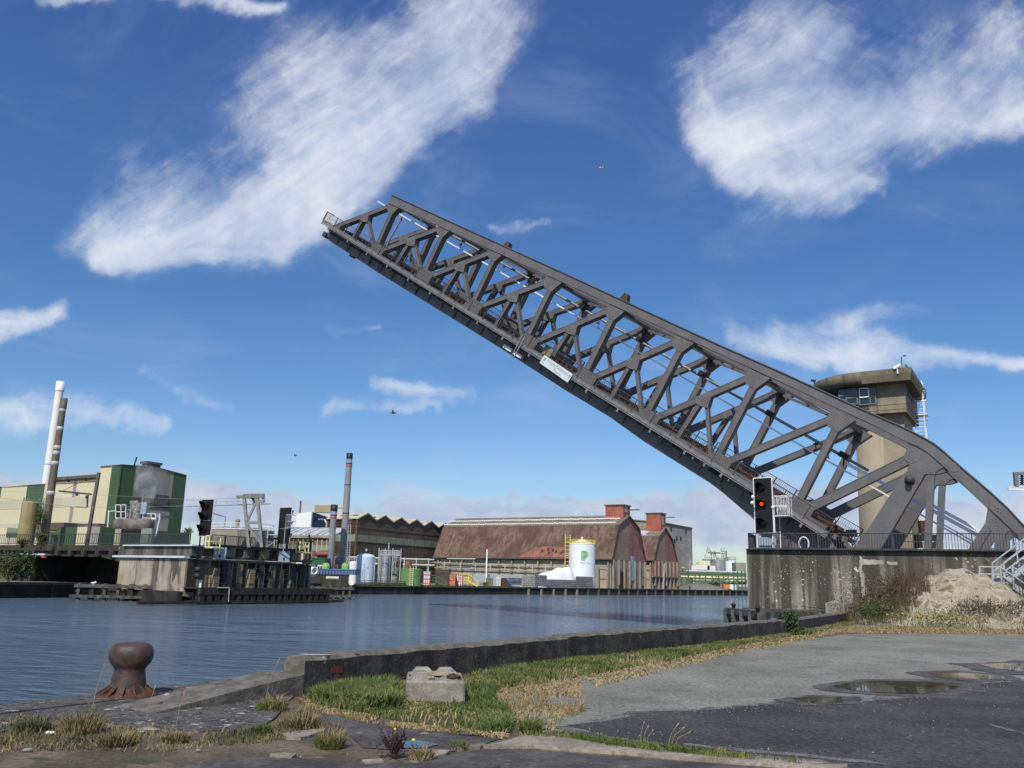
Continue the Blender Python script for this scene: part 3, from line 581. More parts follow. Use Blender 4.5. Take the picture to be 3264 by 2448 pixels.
    mb = MB(); mb.prism([p-NX*.02 for p in P([(1470, 980), (1440, 1165), (1500, 1250), (1548, 1290), (1556, 1600), (1662, 1600), (1668, 1310), (1715, 1262), (1780, 1255), (1868, 1350), (1700, 1190)])], NX*(TH+.04))
    tp = mb.build('tail_plate', 'bridge_paint', bridge)
    for c, r in (((1530, 1100), .42), ((1610, 1230), .34), ((1600, 1020), .3)):
        cc = bp(*zq([c])[0])+o; mb = MB().use('girder_paint'); disc = [cc+(EX*math.cos(t)+Z*math.sin(t))*r for t in np.linspace(0, 6.283, 13)[:-1]]; rivets(mb, disc, 0, -.022); mb.build('rivet_field', 'gusset_paint', tp)['kind'] = 'stuff'
    mb = MB(); mb.prism(P([(1438, 1170), (1508, 1255), (1290, 1600), (1160, 1600)]), NX*TH); mb.build('tail_leg', 'bridge_paint', bridge)
    mb = MB(); mb.prism([p+NX*.05 for p in P([(845, 590), (890, 545), (940, 522), (985, 535), (1000, 560), (900, 590)])], NX*.5); mb.build('knee_plate', 'bridge_paint', bridge)
    # plate girder under the deck, deepening towards the heel
    gl = [(1042, 738), (1600, 1079), (1860, 1240), (2060, 1368), (2280, 1515), (2460, 1618), (2640, 1716), (2700, 1800), (2560, 1800), (2480, 1730), (2410, 1664), (2364, 1623), (2303, 1570), (2263, 1540), (2050, 1406), (1938, 1326), (1800, 1243), (1600, 1113), (1200, 866), (1045, 764)]
    mb = MB(); mb.prism([bp(*q)+o+NX*.08 for q in gl], NX*.4)

    for i in range(60):                              # rivet rows and stiffeners on the girder web
        q = B[7].lerp(TIP, i/60)+o-VV*.5
        if i % 2 == 0: mb.box(q-VV*.35, (.1, .12, .7), (U, NX, VV))
    mb.build('girder', 'girder_paint', bridge)
# cross members between the two trusses
for i in range(8):
    mb = MB(); mb.bar(T[i]+VV*.1+NX*TH, T[i]+VV*.1+NX*BW, .45, .3, U)
    for s, e in ((1, TH), (-1, BW)):
        a = T[i]+VV*-.05+NX*e; mb.prism([a-U*.05, a+NX*s*.9-U*.05, a-VV*.9-U*.05], U*.1)
    mb.build('cross_strut', 'bridge_paint', bridge)
    if i < 7:
        mb = MB(); mb.bar(T[i]+VV*.1+NX*TH, T[i+1]+VV*.1+NX*BW, .2, .16, VV); mb.bar(T[i]+NX*BW-VV*.08, T[i+1]+NX*TH-VV*.08, .2, .16, VV); mb.build('lateral_brace', 'bridge_paint', bridge)
for q in ((1612, 789), (1988, 956)):
    c = bp(*q, .4); mb = MB(); mb.prism([c-U*.45-VV*.2, c+U*.45-VV*.2, c+U*.3+VV*.55, c-U*.1+VV*.55], NX*.5); mb.build('lifting_lug', 'rust', bridge)
n = 17
for i in range(n):
    p = TIP.lerp(B[7], i/(n-1)); mb = MB(); mb.bar(p-VV*.62+NX*.1, p-VV*.62+NX*BW, .3, .75, U); mb.build('floor_beam', 'girder_paint', bridge)
for nn in (1.7, 2.6, 4.4, 5.3):
    mb = MB(); mb.bar(TIP-VV*.3+NX*nn, B[7]-U*3-VV*.3+NX*nn, .25, .35, NX); mb.build('stringer', 'girder_paint', bridge)
mb = MB(); L = (TIP-B[7]).length; rr = random.Random(2)
for i in range(int(L/.58)+5):
    p = B[7]-U*2.5+U*(i*.58); mb.bar(p+VV*(.02+rr.uniform(-.02, .02))+NX*(1.3+rr.uniform(-.05, .05)), p+VV*.02+NX*5.6, .26, .3, U)
mb.build('sleepers', 'rusty_timber', bridge)['kind'] = 'stuff'
for nn in (2.6, 4.1): mb = MB(); mb.bar(TIP+VV*.26+NX*nn, B[7]-U*2.5+VV*.26+NX*nn, .08, .16, NX); mb.build('rail', 'rust', bridge)
mb = MB(); mb.bar(TIP+VV*.15+NX*.9, B[7]-U*2.5+VV*.15+NX*.9, .5, .06, NX); mb.build('guard_plank', 'rusty_timber', bridge)
# walkways with railings on both outer sides
WO = -1.25
for side, off in ((0, WO), (1, BW+TH+1.25)):
    e = 1 if side else -1
    p0, p1 = (1030, 702), (2640, 1700)
    a = bp(*p0, WO)+NX*(off-WO); b = bp(*p1, WO)+NX*(off-WO)
    d = (b-a).normalized(); up = (Z-d*d.z).normalized(); mid = -NX*e*.62
    mb = MB(); mb.bar(a-up*.03+mid, b-up*.03+mid, 1.15, .05, NX); wk = mb.build('walkway', 'walkway_steel', bridge)
    mb = MB(); mb.bar(a-up*.16, b-up*.16, .08, .2, NX); mb.bar(a-up*.34, b-up*.34, .07, .07, NX); mb.bar(a+mid*1.6-up*.16, b+mid*1.6-up*.16, .08, .16, NX)
    mb.build('edge_beam', 'walkway_steel', wk)
    mb = MB(); k = 31; Lw = (b-a).length
    for i in range(k+1): p = a+d*(Lw*i/k); mb.bar(p-up*.42, p+up*.98, .055, .07, NX)
    mb.bar(a+up*.98, b+up*.98, .05, .05, NX); mb.bar(a+up*.12, b+up*.12, .035, .035, NX); mb.bar(a+up*.55, b+up*.55, .02, .02, NX)
    for i in range(int(Lw/.16)): p = a+d*(i*.16); mb.bar(p+up*.12, p+up*.98, .016, .016, NX)
    mb.build('railing', 'rail_paint', wk)
    for i in range(18):
        mb = MB(); p = a+d*(1.5+i*Lw/18); mb.bar(p-up*.3+NX*(-e*.1), p-up*.32+NX*(-e*1.4), .12, .2, d); mb.box(p-up*.5, (.16, .1, .3), (d, NX, up)); mb.build('bracket', 'walkway_steel', wk)
e1 = bp(1030, 702, WO); up = VV; mb = MB(); q = e1+NX*.05
mb.bar(e1+U*.1+up*.98, e1+U*.1+NX*1.1+up*.98, .05, .05); mb.bar(e1+U*.1, e1+U*.1+NX*1.1, .05, .05)
for i in range(7): mb.bar(e1+U*.1+NX*(i*.18), e1+U*.1+NX*(i*.18)+up*.98, .02, .02)
mb.build('end_railing', 'rail_paint', bridge)
mb = MB(); c = bp(1035, 748); mb.box(c+NX*1.0, (.5, 2.2, .55), (U, NX, VV)); mb.box(c+NX*5, (.5, 1.8, .55), (U, NX, VV)); mb.build('locking_gear', 'rail_paint', bridge)
mb = MB(); c = bp(1117, 810); mb.box(c+NX*.4, (.5, .5, .5), (U, NX, VV)); mb.build('end_bearing', 'rust', bridge)
# conductor rail and its hangers between the trusses
mo = BW*.5
a = bp(1204, 642, mo); b = bp(2912, 1627, mo); dd = (b-a).normalized()
mb = MB(); mb.bar(a, b+dd*8, .11, .12, NX); mb.build('conductor_rail', 'white_metal', bridge)
a2 = bp(1300, 670, mo); b2 = bp(2768, 1500, mo); d2 = (b2-a2).normalized()
mb = MB(); mb.tube([a2, b2], .11, 8); cg = mb.build('support_tube', 'grey_tube', bridge)
a3 = bp(2700, 1478, mo); b3 = bp(3125, 1711, mo); mb = MB(); mb.bar(a3, b3, .3, .24, NX); mb.bar(a3.lerp(b3, .62)+Z*.35, b3+Z*.38, .12, .22, NX); mb.bar(a3.lerp(b3, .7)-Z*.55, b3-Z*.6, .08, .1, NX); mb.build('conductor_beam', 'white_metal', bridge)
mb = MB()
for q in ((1343, 705), (1468, 782), (1606, 853), (1907, 1032), (2600, 1420), (2640, 1445)):
    p = bp(*q, mo); mb.bar(p+Z*.35, p-Z*.35, .06, .06); mb.box(p+Z*.1, (.3, .2, .14)); mb.bar(p-Z*.35-U*.15, p-Z*.35+U*.15, .05, .05)
mb.build('hanger_clamp', 'rail_paint', cg)
for q in ((1540, 800), (1700, 893), (1858, 980), (2042, 1082), (2240, 1193), (2456, 1320), (2690, 1452)):
    mb = MB(); p = bp(*q, mo); mb.box(p, (.7, .36, .42), (U, NX, VV)); mb.bar(p+Z*.1, p+NX*(BW-mo)+VV*-.1, .1, .1); mb.bar(p-Z*.2, p-Z*.8+U*.1, .1, .1); mb.build('insulator', 'black_metal', cg)
mb = MB(); mb.tube([bp(1283, 680, mo+.4), bp(1279, 700, mo+.4), bp(1245, 758, mo+.4), bp(1226, 796, mo+.4)], .09, 7); mb.build('cable_pipe', 'grey_tube', bridge)
# name board and hull number plates on the walkway rail
s0 = bp(1733, 1136, WO-.12); s1 = bp(1823, 1198, WO-.12); du = (s1-s0).normalized(); sp = du.cross(-NX).normalized()
if sp.z < 0: sp = -sp
mb = MB(); c = (s0+s1)/2; Ls = (s1-s0).length; mb.box(c-sp*.25, (Ls, .05, .78), (du, NX, sp)); sg = mb.build('name_board', 'sign_white', bridge, label='white name board lettered Nijverheidsbrug Puurs')
mb = MB(); letters(mb, 'Nijverheidsbrug', .42, c-sp*.1+du*.25, du, sp, -NX*.03); letters(mb, 'Puurs', .36, c-sp*.45+du*.25, du, sp, -NX*.03); mb.box(c-du*(Ls*.42)-sp*.14-NX*.03, (.2, .01, .26), (du, NX, sp)); letters(mb, 'nv', .2, c-du*(Ls*.42)-sp*.45, du, sp, -NX*.03)
mb.build('lettering', 'sign_ink', sg)
mb = MB(); g0 = bp(1668, 1065, WO-.2); g1 = bp(1630, 1136, WO-.2); mb.bar(g0, g1, .06, .07, NX); mb.bar(g0+U*-.28, g1+U*-.28, .06, .07, NX); mb.build('gauge_board', 'grey_tube', bridge)
mb = MB()
for x, y in ((1620, 1111), (1652, 1132)): mb.box(bp(x, y, -.5), (.95, .3, .3), (U, NX, VV))
mb.build('lamp_housing', 'box_white', bridge)
mb = MB(); mb.box(bp(1750, 1122, .9), (.9, .5, .8), (U, NX, VV)); mb.build('cabinet', 'moss_concrete', bridge)
c = bp(2446, 1733, -.12)                            # letter on the heel plate
hb = bp(2448, 1728, .06); mb = MB(); letters(mb, 'H', .55, hb, -EX, Z, -NX*.05); mb.build('lettering', 'white_paint', bridge)
mb = MB(); mb.prism([bp(*q, .05) for q in [(2440, 1650), (2560, 1718), (2640, 1760), (2640, 1800), (2420, 1800), (2420, 1668)]], NX*.3); mb.build('heel_plate', 'bridge_paint', bridge)
mb = MB(); mb.prism([bp(*q, .4) for q in [(2500, 1592), (2590, 1592), (2560, 1628), (2500, 1640)]], NX*3); mb.build('machinery_box', 'black_metal', bridge)
mb = MB(); a = bp(2640, 1672, BW*.8); mb.box(a, (2, 1.2, .6), (U, NX, VV)); mb.build('machinery_deck', 'rust', bridge)
def zat_(x, y, d): return at(x, y, d).z
# ------------------------------------------------------------------ right pier, its rail, signal and tower
mb = MB(); a, b = PIER_A, PIER_B+PD*8
mb.prism([a-Z*3.5, b-Z*3.5, b+Z*PIER_Z, a+Z*PIER_Z], PN*17)
pier = mb.build('bridge_pier', 'pier_concrete', None, PIER_A, 'massive streaked concrete bridge pier under the raised bridge heel', 'bridge pier')
mb = MB(); q = a+Z*(PIER_Z-.34)-PN*.06
mb.bar(a-PN*.05+Z*(PIER_Z-.001), b-PN*.05+Z*(PIER_Z-.001), .5, .05, PN); mb.build('coping', 'dark_concrete', pier)
def ppt(x, y, off=0.0): return pl(x, y, PIER_A+PN*off, PN)
mb = MB()
for l in ([(2752, 1783), (2815, 1786), (2815, 1799), (2750, 1800)], [(2826, 1790), (2862, 1792), (2860, 1801), (2828, 1799)], [(2741, 1770), (2750, 1780), (2748, 1815), (2755, 1840), (2757, 1905), (2748, 1905), (2744, 1850), (2738, 1815)]):
    mb.prism([ppt(*p)-PN*.006 for p in rag([V((u, v, 0)) for u, v in l], 6, 1.2, 4)], PN*.02)
mb.build('patch', 'cement_patch', pier)
mb = MB(); mb.bar(ppt(2553, 1931)-PN*.01, ppt(2715, 1944)-PN*.01, .04, .06, PN); mb.build('ledge', 'pier_concrete', pier)
ra = at(2386, 1755, 57.3); rb = ra+PD*24; ra.z = rb.z = PIER_Z; ra += PN*.15; rb += PN*.15
mb = MB(); railing(mb, ra, rb, 1.05, 2.2, .16, .06, (1.0, .08), .028); mb.bar(ra+Z*1.05, rb+Z*1.05, .09, .05)
rl = mb.build('pier_railing', 'rail_paint', None, ra, 'dark grey bar railing along the top of the big bridge pier', 'railing')
mb = MB(); railing(mb, ra, ra+PN*3.2, 1.05, 1.6, .16, .06, (1.0, .08), .028); mb.build('side_rail', 'rail_paint', rl)
# white railing of the track on the far side of the pier deck
mb = MB(); w0 = at(2700, 1700, 66); w0.z = PIER_Z; w1 = w0-EX*26
railing(mb, w0, w1, 1.1, 1.7, 0, .06, (1.0, .55, .15)); mb.build('track_railing', 'white_metal', None, w0, 'galvanised pale rail fence behind the heel of the lifted bridge', 'railing')
# ship signal: black board, three hooded lamps, white frame, cage ladder
def signal(base, face, w, hgts, label, name='ship_signal', lit=None, post=2.0, frame='white_metal', cage=1, side=1, hood=.3, group=None):
    r = thing(name, label, 'ship signal', base, group); f = face.normalized(); s = Z.cross(f).normalized()   # s: to the right as one faces the board from behind
    z = base.z+post; top = z+sum(hgts)
    mb = MB(); p = V((base.x, base.y, z))
    for i, hh in enumerate(reversed(hgts)): mb.box(p+Z*(hh/2-.01), (w, .12, hh-.03), (s, f, Z)); p = p+Z*hh
    bd = mb.build('board', 'black_matt', r); c0 = V((base.x, base.y, z)); H = sum(hgts)
    mb = MB()
    for sg in (-1, 1): mb.bar(c0+s*(sg*(w/2+.03))+f*.03, c0+s*(sg*(w/2+.03))+f*.03+Z*H, .05, .07, f)
    mb.bar(c0+f*.03-s*(w/2), c0+f*.03+s*(w/2), .05, .07, f); mb.bar(c0+f*.03-s*(w/2)+Z*H, c0+f*.03+s*(w/2)+Z*H, .05, .07, f)
    mb.build('frame', frame, r)
    for k, zz in enumerate((H-.17*H, H-.48*H, H-.82*H)):
        mb = MB(); c = c0+Z*zz+f*.06-s*(w*.08); seg = 20
        vs = []; L = hood*1.9
        for j in range(seg+1):                      # open-bottomed hood
            t = math.radians(-35+250*j/seg)
            for dd_, rr_ in ((0, hood), (L*(.45+.55*max(0, math.sin(t))), hood*.97)): vs.append(c+s*(rr_*math.cos(t))+Z*(rr_*math.sin(t))+f*dd_)
            for dd_, rr_ in ((L*(.45+.55*max(0, math.sin(t))), hood*.9), (0, hood*.9)): vs.append(c+s*(rr_*math.cos(t))+Z*(rr_*math.sin(t))+f*dd_)
        fs = [(4*j+a_, 4*(j+1)+a_, 4*(j+1)+(a_+1) % 4, 4*j+(a_+1) % 4) for j in range(seg) for a_ in range(4)]
        mb.add(vs, fs, False); hd = mb.build('hood', 'black_metal', bd)
        mb = MB(); mb.lathe([(hood*.86, .0), (hood*.7, .05), (hood*.35, .09), (0, .1)], c, 18, axis=f); ln = mb.build('lens', ('signal_lens', 'signal_lens', 'signal_lens_green')[k], bd)
        if lit == k: mb = MB(); mb.lathe([(hood*.38, .085), (hood*.24, .115), (0, .12)], c, 16, axis=f); mb.build('lamp', 'signal_red', bd)
    mb = MB(); q = c0+s*(side*(w/2-.1))-f*.15
    mb.bar(V((q.x, q.y, base.z)), q+Z*(H*.9), .12, .12, f); q2 = c0-s*(side*(w/2-.25))-f*.15; mb.bar(V((q2.x, q2.y, base.z)), q2+Z*(H*.6), .12, .12, f)
    mb.build('post', 'white_metal' if cage == 1 else 'black_metal', r)
    if cage:
        mb = MB(); cz = z+H*(.3 if cage == 1 else .42); ch = H*.36; cw = .85
        x0 = c0+s*(side*(w/2+.08)); 
        for i in range(5):
            for j in range(3):
                if i in (0, 4) or j in (0, 2):
                    q = x0+s*(side*cw*i/4)-f*(.1+.4*j); mb.bar(V((q.x, q.y, cz)), V((q.x, q.y, cz+ch)), .028, .028, f)
        for hh in (0, .5, 1):
            for j in (0, 2):
                q = x0-f*(.1+.4*j); mb.bar(V((q.x, q.y, cz+ch*hh)), V((q.x, q.y, cz+ch*hh))+s*(side*cw), .05, .05, f)
            for i in (0, 4):
                q = x0+s*(side*cw*i/4)-f*.1; mb.bar(V((q.x, q.y, cz+ch*hh)), V((q.x, q.y, cz+ch*hh))-f*.8, .05, .05, s)
        q = x0+s*(side*cw/2)-f*.5; mb.box(V((q.x, q.y, cz)), (cw, .8, .04), (s, f, Z))
        mb.bar(x0+Z*0, x0+Z*(cz-z), .05, .05, f); q = x0-f*.9; mb.bar(V((q.x, q.y, base.z)), V((q.x, q.y, cz)), .06, .06, f)
        mb.build('ladder_cage', 'white_metal' if cage == 1 else 'galvanised', r)
    return r
sb = at(2441, 1770, 57.6); sb.z = PIER_Z
fc = -NX*.98-EX*-.12
sig = signal(sb, fc, 1.22, [2.1, 1.55], 'black ship signal with its red lamp lit on the big pier by the bridge heel', lit=1, post=1.12, side=1, hood=.31)
mb = MB(); c = at(2404, 1585, 57.2)
mb.ball(at(2400, 1584, 57.3), .13); mb.ball(at(2398, 1603, 57.3), .13); mb.ball(at(2463, 1617, 57.2), .12); mb.build('sensor', 'white_metal', sig)
mb = MB(); c = at(2448, 1735, 57.9); mb.box(c, (1.1, .5, .9), (PD, PN, Z)); mb.box(c+Z*-.6, (.9, .4, .35), (PD, PN, Z)); mb.build('control_box', 'pale_blue_steel', None, c, 'pale blue steel cabinet under the lit ship signal', 'cabinet')
c = at(2563, 1733, 57.0); mb = MB(); cc = []
for j in range(25): t = 2*math.pi*j/24; cc.append(c+PD*(.3*math.cos(t))+Z*(.42*math.sin(t))-PN*.12)
mb.tube(cc, .05, 8); mb.build('life_ring', 'white_metal', None, c, 'white life ring hanging on the pier railing', 'life ring')
c = at(2714, 1702, 58.5); fl = thing('floodlight', 'small black floodlight on the pier in front of the concrete tower', 'floodlight', V((c.x, c.y, PIER_Z)))
mb = MB(); mb.bar(V((c.x, c.y, PIER_Z)), c, .06, .06); mb.build('post', 'black_metal', fl)
mb = MB(); mb.box(c+Z*.05, (.7, .3, .4), (PD, (PN+Z*.5).normalized(), (Z-PN*.5).normalized())); mb.build('lamp', 'black_metal', fl)
# control tower, round-nosed cab on a tapering shaft
TP = P0+NX*14.5
def tp(x, y, off=0.0): return pl(x, y, TP+NX*off, NX)
XR = -EX
def uplan(xr, front, z, L, Wd, k=14):               # U-shaped plan: flat back at xr (right), round nose to the left
    r = Wd/2; o = V((xr.x, xr.y, z))+NX*front; pts = [o]
    for j in range(k+1):
        t = math.pi*j/k; pts.append(o-XR*(L-r)+NX*r+(-XR*math.sin(t)-NX*math.cos(t))*r)
    pts.append(o+NX*Wd); return pts
def loft(mb, rings, cap=True):
    n = len(rings[0])
    for r in rings: mb.add(r, [])
    o = len(mb.v)-n*len(rings)
    for i in range(len(rings)-1):
        for j in range(n): mb.f.append([o+i*n+j, o+i*n+(j+1) % n, o+(i+1)*n+(j+1) % n, o+(i+1)*n+j]); mb.k.append(mb.cur); mb.sm.append(0 < j < n-2)
    if cap: mb.f.append([o+(len(rings)-1)*n+j for j in range(n)]); mb.k.append(mb.cur); mb.sm.append(False); mb.f.append([o+j for j in reversed(range(n))]); mb.k.append(mb.cur); mb.sm.append(False)
    return mb
c0 = tp(2889, 1312); zb = c0.z; zt = tp(2887, 1226).z; zr0 = tp(2896, 1213).z; zr1 = tp(2894, 1180).z
tw = thing('control_tower', 'tall ochre concrete bridge control tower with a round-nosed cabin', 'control tower', V((c0.x, c0.y, 0)))
CL = (tp(2889, 1300)-tp(2622, 1290)).length; CW = 7.6
sl = (tp(2882, 1450)-tp(2702, 1370)).dot(XR); sl2 = (tp(2882, 1450)-tp(2716, 1720)).dot(XR)
mb = MB(); s1 = tp(2876, 1320); wd = 5.2
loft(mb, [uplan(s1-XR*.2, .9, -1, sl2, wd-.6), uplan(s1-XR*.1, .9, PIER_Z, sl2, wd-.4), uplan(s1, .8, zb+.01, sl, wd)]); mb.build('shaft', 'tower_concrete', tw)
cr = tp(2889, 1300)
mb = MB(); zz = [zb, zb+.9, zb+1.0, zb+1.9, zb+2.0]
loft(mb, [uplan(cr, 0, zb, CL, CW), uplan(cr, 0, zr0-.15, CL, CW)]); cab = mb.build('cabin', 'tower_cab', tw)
mb = MB()
for zq_ in (tp(2880, 1285).z, tp(2885, 1301).z): loft(mb, [uplan(cr+XR*.03, -.03, zq_-.04, CL+.06, CW+.06), uplan(cr+XR*.03, -.03, zq_+.04, CL+.06, CW+.06)])
mb.build('string_course', 'tower_cab', cab)
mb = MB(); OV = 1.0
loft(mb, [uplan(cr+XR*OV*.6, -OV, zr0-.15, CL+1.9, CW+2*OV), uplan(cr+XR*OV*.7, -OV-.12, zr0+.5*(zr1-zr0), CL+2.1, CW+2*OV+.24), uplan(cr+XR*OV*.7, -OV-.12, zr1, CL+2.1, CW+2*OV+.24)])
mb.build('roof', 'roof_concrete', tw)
def window(mbf, mbg, p0, p1, nx, bars=(), t=.1, off=.05):   # frame and glass between two corners on the cab front
    ex = (V((p1.x, p1.y, 0))-V((p0.x, p0.y, 0))); L = ex.length; ex.normalize(); z0, z1 = min(p0.z, p1.z), max(p0.z, p1.z)
    b = V((p0.x, p0.y, z0)); nx_ = nx.normalized()
    mbg.box(b+ex*L/2+Z*((z1-z0)/2)+nx_*(off*.4), (L, .06, z1-z0), (ex, nx_, Z))
    for f in (0, 1)+tuple(bars): mbf.bar(b+ex*(L*f)+nx_*off, b+ex*(L*f)+nx_*off+Z*(z1-z0), t, .12, ex)
    for z_ in (0, z1-z0): mbf.bar(b+nx_*off+Z*z_, b+ex*L+nx_*off+Z*z_, .12, t, nx_)
    return b, ex, L, z1-z0
for p0, p1, bars in (((2741, 1291), (2789, 1232), (.66,)), ((2700, 1290), (2731, 1239), ()), ((2676, 1276), (2698, 1243), ())):
    a, c = tp(*p0), tp(*p1); mbf, mbg = MB(), MB(); b, ex, L, H = window(mbf, mbg, a, c, -NX, bars)
    mbf.bar(b-NX*.06+Z*(H*.42), b+ex*L-NX*.06+Z*(H*.42), .12, .1, NX)
    wf = mbf.build('window', 'window_grey', cab); mbg.build('pane', 'glass_dark', wf)
    if bars:
        mb = MB(); i0 = b-NX*.16
        for f in (.05, .6): mb.bar(i0+ex*(L*f)+Z*(H*.42), i0+ex*(L*f)+Z*(H*.92), .09, .06, ex)
        for f in (.42, .92): mb.bar(i0+ex*(L*.05)+Z*(H*f), i0+ex*(L*.6)+Z*(H*f), .06, .09, NX)
        mb.build('sash', 'white_paint', wf)
for k in range(5):                                   # panes round the nose
    th = math.radians(18+k*24); r = CW/2; o = V((cr.x, cr.y, 0))-XR*(CL-r)+NX*r; q = o+(-XR*math.sin(th)-NX*math.cos(th))*(r+.0); nrm = (-XR*math.sin(th)-NX*math.cos(th)); ex = Z.cross(nrm).normalized()
    if k == 0: continue
    mbf, mbg = MB(), MB(); z0, z1 = tp(2676, 1276).z, tp(2676, 1240).z
    window(mbf, mbg, q-ex*.62+Z*z0-nrm*.02, q+ex*.62+Z*z1-nrm*.02, nrm); wf = mbf.build('window', 'window_grey', cab); mbg.build('pane', 'glass_dark', wf)
mbf, mbg = MB(), MB(); q = V((cr.x, cr.y, 0)); window(mbf, mbg, q+NX*1.1+Z*(zb+1.7), q+NX*4.6+Z*(zb+4.2), XR, (.33, .66)); wf = mbf.build('window', 'window_grey', cab); mbg.build('pane', 'glass_dark', wf)
mb = MB(); q = tp(2914, 1300, 6.2); q.z = 0
for z0_, z1_ in ((PIER_Z+2, zr1+.4),):
    for dx in (0, .75):
        mb.bar(q+XR*dx+Z*z0_, q+XR*dx+Z*z1_, .07, .07, NX); mb.bar(q+XR*dx+NX*.9+Z*z0_, q+XR*dx+NX*.9+Z*z1_, .05, .05, NX)
    zz_ = z0_
    k = 0
    while zz_ < z1_:
        mb.bar(q+Z*zz_, q+XR*.9+Z*zz_, .04, .04, NX)
        if k % 4 == 0:
            mb.bar(q+Z*zz_, q+NX*.9+Z*zz_, .04, .04, XR); mb.bar(q+XR*.9+Z*zz_, q+XR*.9+NX*.9+Z*zz_, .04, .04, XR); mb.bar(q+NX*.9+Z*zz_, q+XR*.9+NX*.9+Z*zz_, .04, .04, NX)
        zz_ += .32; k += 1
mb.bar(q-XR*1.6+Z*(zb-.8), q+Z*(zb-.8), .08, .08); mb.bar(q-XR*.8+Z*(zr1-1.4), q+XR*1+Z*(zr1-1.4), .1, .1); mb.box(q+XR*.45+NX*.45+Z*(zb+.8), (1.1, 1.1, .08), (XR, NX, Z))
mb.build('cage_ladder', 'white_metal', tw)
mb = MB(); a = tp(2876, 1180, -.8); mb.bar(V((a.x, a.y, zr1)), V((a.x, a.y, zr1+1.0)), .05, .05); mb.box(V((a.x, a.y, zr1+1.05))+XR*.25, (.22, .1, .1)); mb.build('antenna', 'rail_paint', tw)
a = tp(2860, 1179, -1.2); mb = MB(); mb.box(V((a.x, a.y, zr1+.12)), (.6, .2, .22), ((XR+Z*.5).normalized(), NX, (Z-XR*.5).normalized())); mb.bar(V((a.x, a.y, zr1-.5)), V((a.x, a.y, zr1+.1)), .08, .08); mb.build('camera_housing', 'white_paint', tw)
a = tp(2596, 1212, 2); mb = MB(); mb.bar(V((a.x, a.y, zr1-.1)), V((a.x, a.y, zr1+.3)), .12, .12); mb.box(V((a.x, a.y, zr1+.35))-XR*.1, (.4, .2, .16)); mb.build('camera_housing', 'black_metal', tw)
# overhead line mast beyond the right edge, its arm reaching into view
c = at(3330, 1600, 60); mast = thing('catenary_mast', 'grey overhead line mast arm hanging in the sky at the far right edge', 'catenary mast', V((c.x, c.y, PIER_Z)))
tz = at(3240, 1506, 60); mb = MB(); top_ = V((c.x, c.y, tz.z)); mb.bar(V((c.x, c.y, PIER_Z)), top_+Z*.6, .3, .3, PD); mb.build('pole', 'walkway_steel', mast)
A = lambda x, y: at(x, y, 60)
mb = MB(); mb.bar(A(3231, 1510), A(3300, 1507), .22, .22); mb.bar(A(3237, 1508), A(3240, 1550), .25, .25); mb.bar(A(3300, 1507), top_+Z*.0, .2, .2); mb.build('arm', 'walkway_steel', mast)
mb = MB(); mb.bar(A(3257, 1510), A(3258, 1545), .1, .1); [mb.box(A(3257, 1514+6*i), (.2, .2, .07)) for i in range(6)]; mb.build('insulator', 'black_metal', mast)
mb = MB(); mb.bar(A(3213, 1558), A(3330, 1564), .1, .16); mb.bar(A(3217, 1550), A(3330, 1553), .04, .04); mb.bar(A(3217, 1550), A(3217, 1558), .05, .05); mb.build('conductor_rail', 'white_metal', mast)
# brick-red relay post, dark bumper and other gear on the deck behind the bridge heel
c = at(2941, 1700, 70); mb = MB(); mb.box(V((c.x, c.y, zat_(2941, 1680, 70))), (.42, .5, 1.0)); mb.box(V((c.x, c.y, zat_(2941, 1664, 70))), (.3, .3, .15)); mb.bar(V((c.x, c.y, PIER_Z)), V((c.x, c.y, zat_(2941, 1694, 70))), .15, .15); rp = mb.build('relay_cabinet', 'rust', None, V((c.x, c.y, PIER_Z)), 'rust red upright cabinet seen between the bridge legs', 'cabinet')
mb = MB(); mb.span(V((c.x-.5, c.y-.3, PIER_Z)), 1.6, .9, zat_(2941, 1704, 70)-PIER_Z, V((1, 0, 0)), V((0, 1, 0))); mb.build('plinth', 'black_metal', rp)
# timber fender in the water at the pier foot
fd = thing('timber_fender', 'dark weathered timber mooring stage at the foot of the bridge pier', 'timber fender', gp(2450, 1975, -.5))
FZ = -.25
fp = lambda x, y, z=FZ: gp(x, y, z)
b0, b1, b2 = at(2320, 1941, 47), at(2430, 1956, 41.5), at(2710, 1960, 47)
b0.z = b1.z = b2.z = .3
b3 = b0+PD*6+PN*3.4; 
mb = MB()
for p, q in ((b0, b1), (b1, b2), (b0+PD*.8, b0+PD*17), (b0+PN*1.6+PD*.5, b0+PN*1.6+PD*16)): mb.bar(p, q, .32, .3); mb.bar(p-Z*1.0, q-Z*1.0, .22, .22)
mb.build('deck_beam', 'timber_grey', fd)
for i in range(9):
    p = b0.lerp(b1, i/4) if i < 5 else b1.lerp(b2, (i-4)/5)
    mb = MB(); mb.box(p-Z*1.5, (.42, .42, 3.2), (PD, PN, Z)); mb.build('pile', 'timber_grey', fd)
for p in (b0+PD*.3, b1-PD*.2):
    mb = MB(); mb.lathe([(.1, .12), (.09, .26), (.13, .28), (.13, .36), (.06, .4), (.04, .44), (0, .44)], p, 14); mb.build('mooring_post', 'black_metal', fd)
mb = MB()
for i in range(5): p = b1.lerp(b2, .06+.15*i)+PN*.5; mb.bar(p, p+PN*4+PD*1, .3, .2)
mb.build('plank', 'timber_grey', fd)
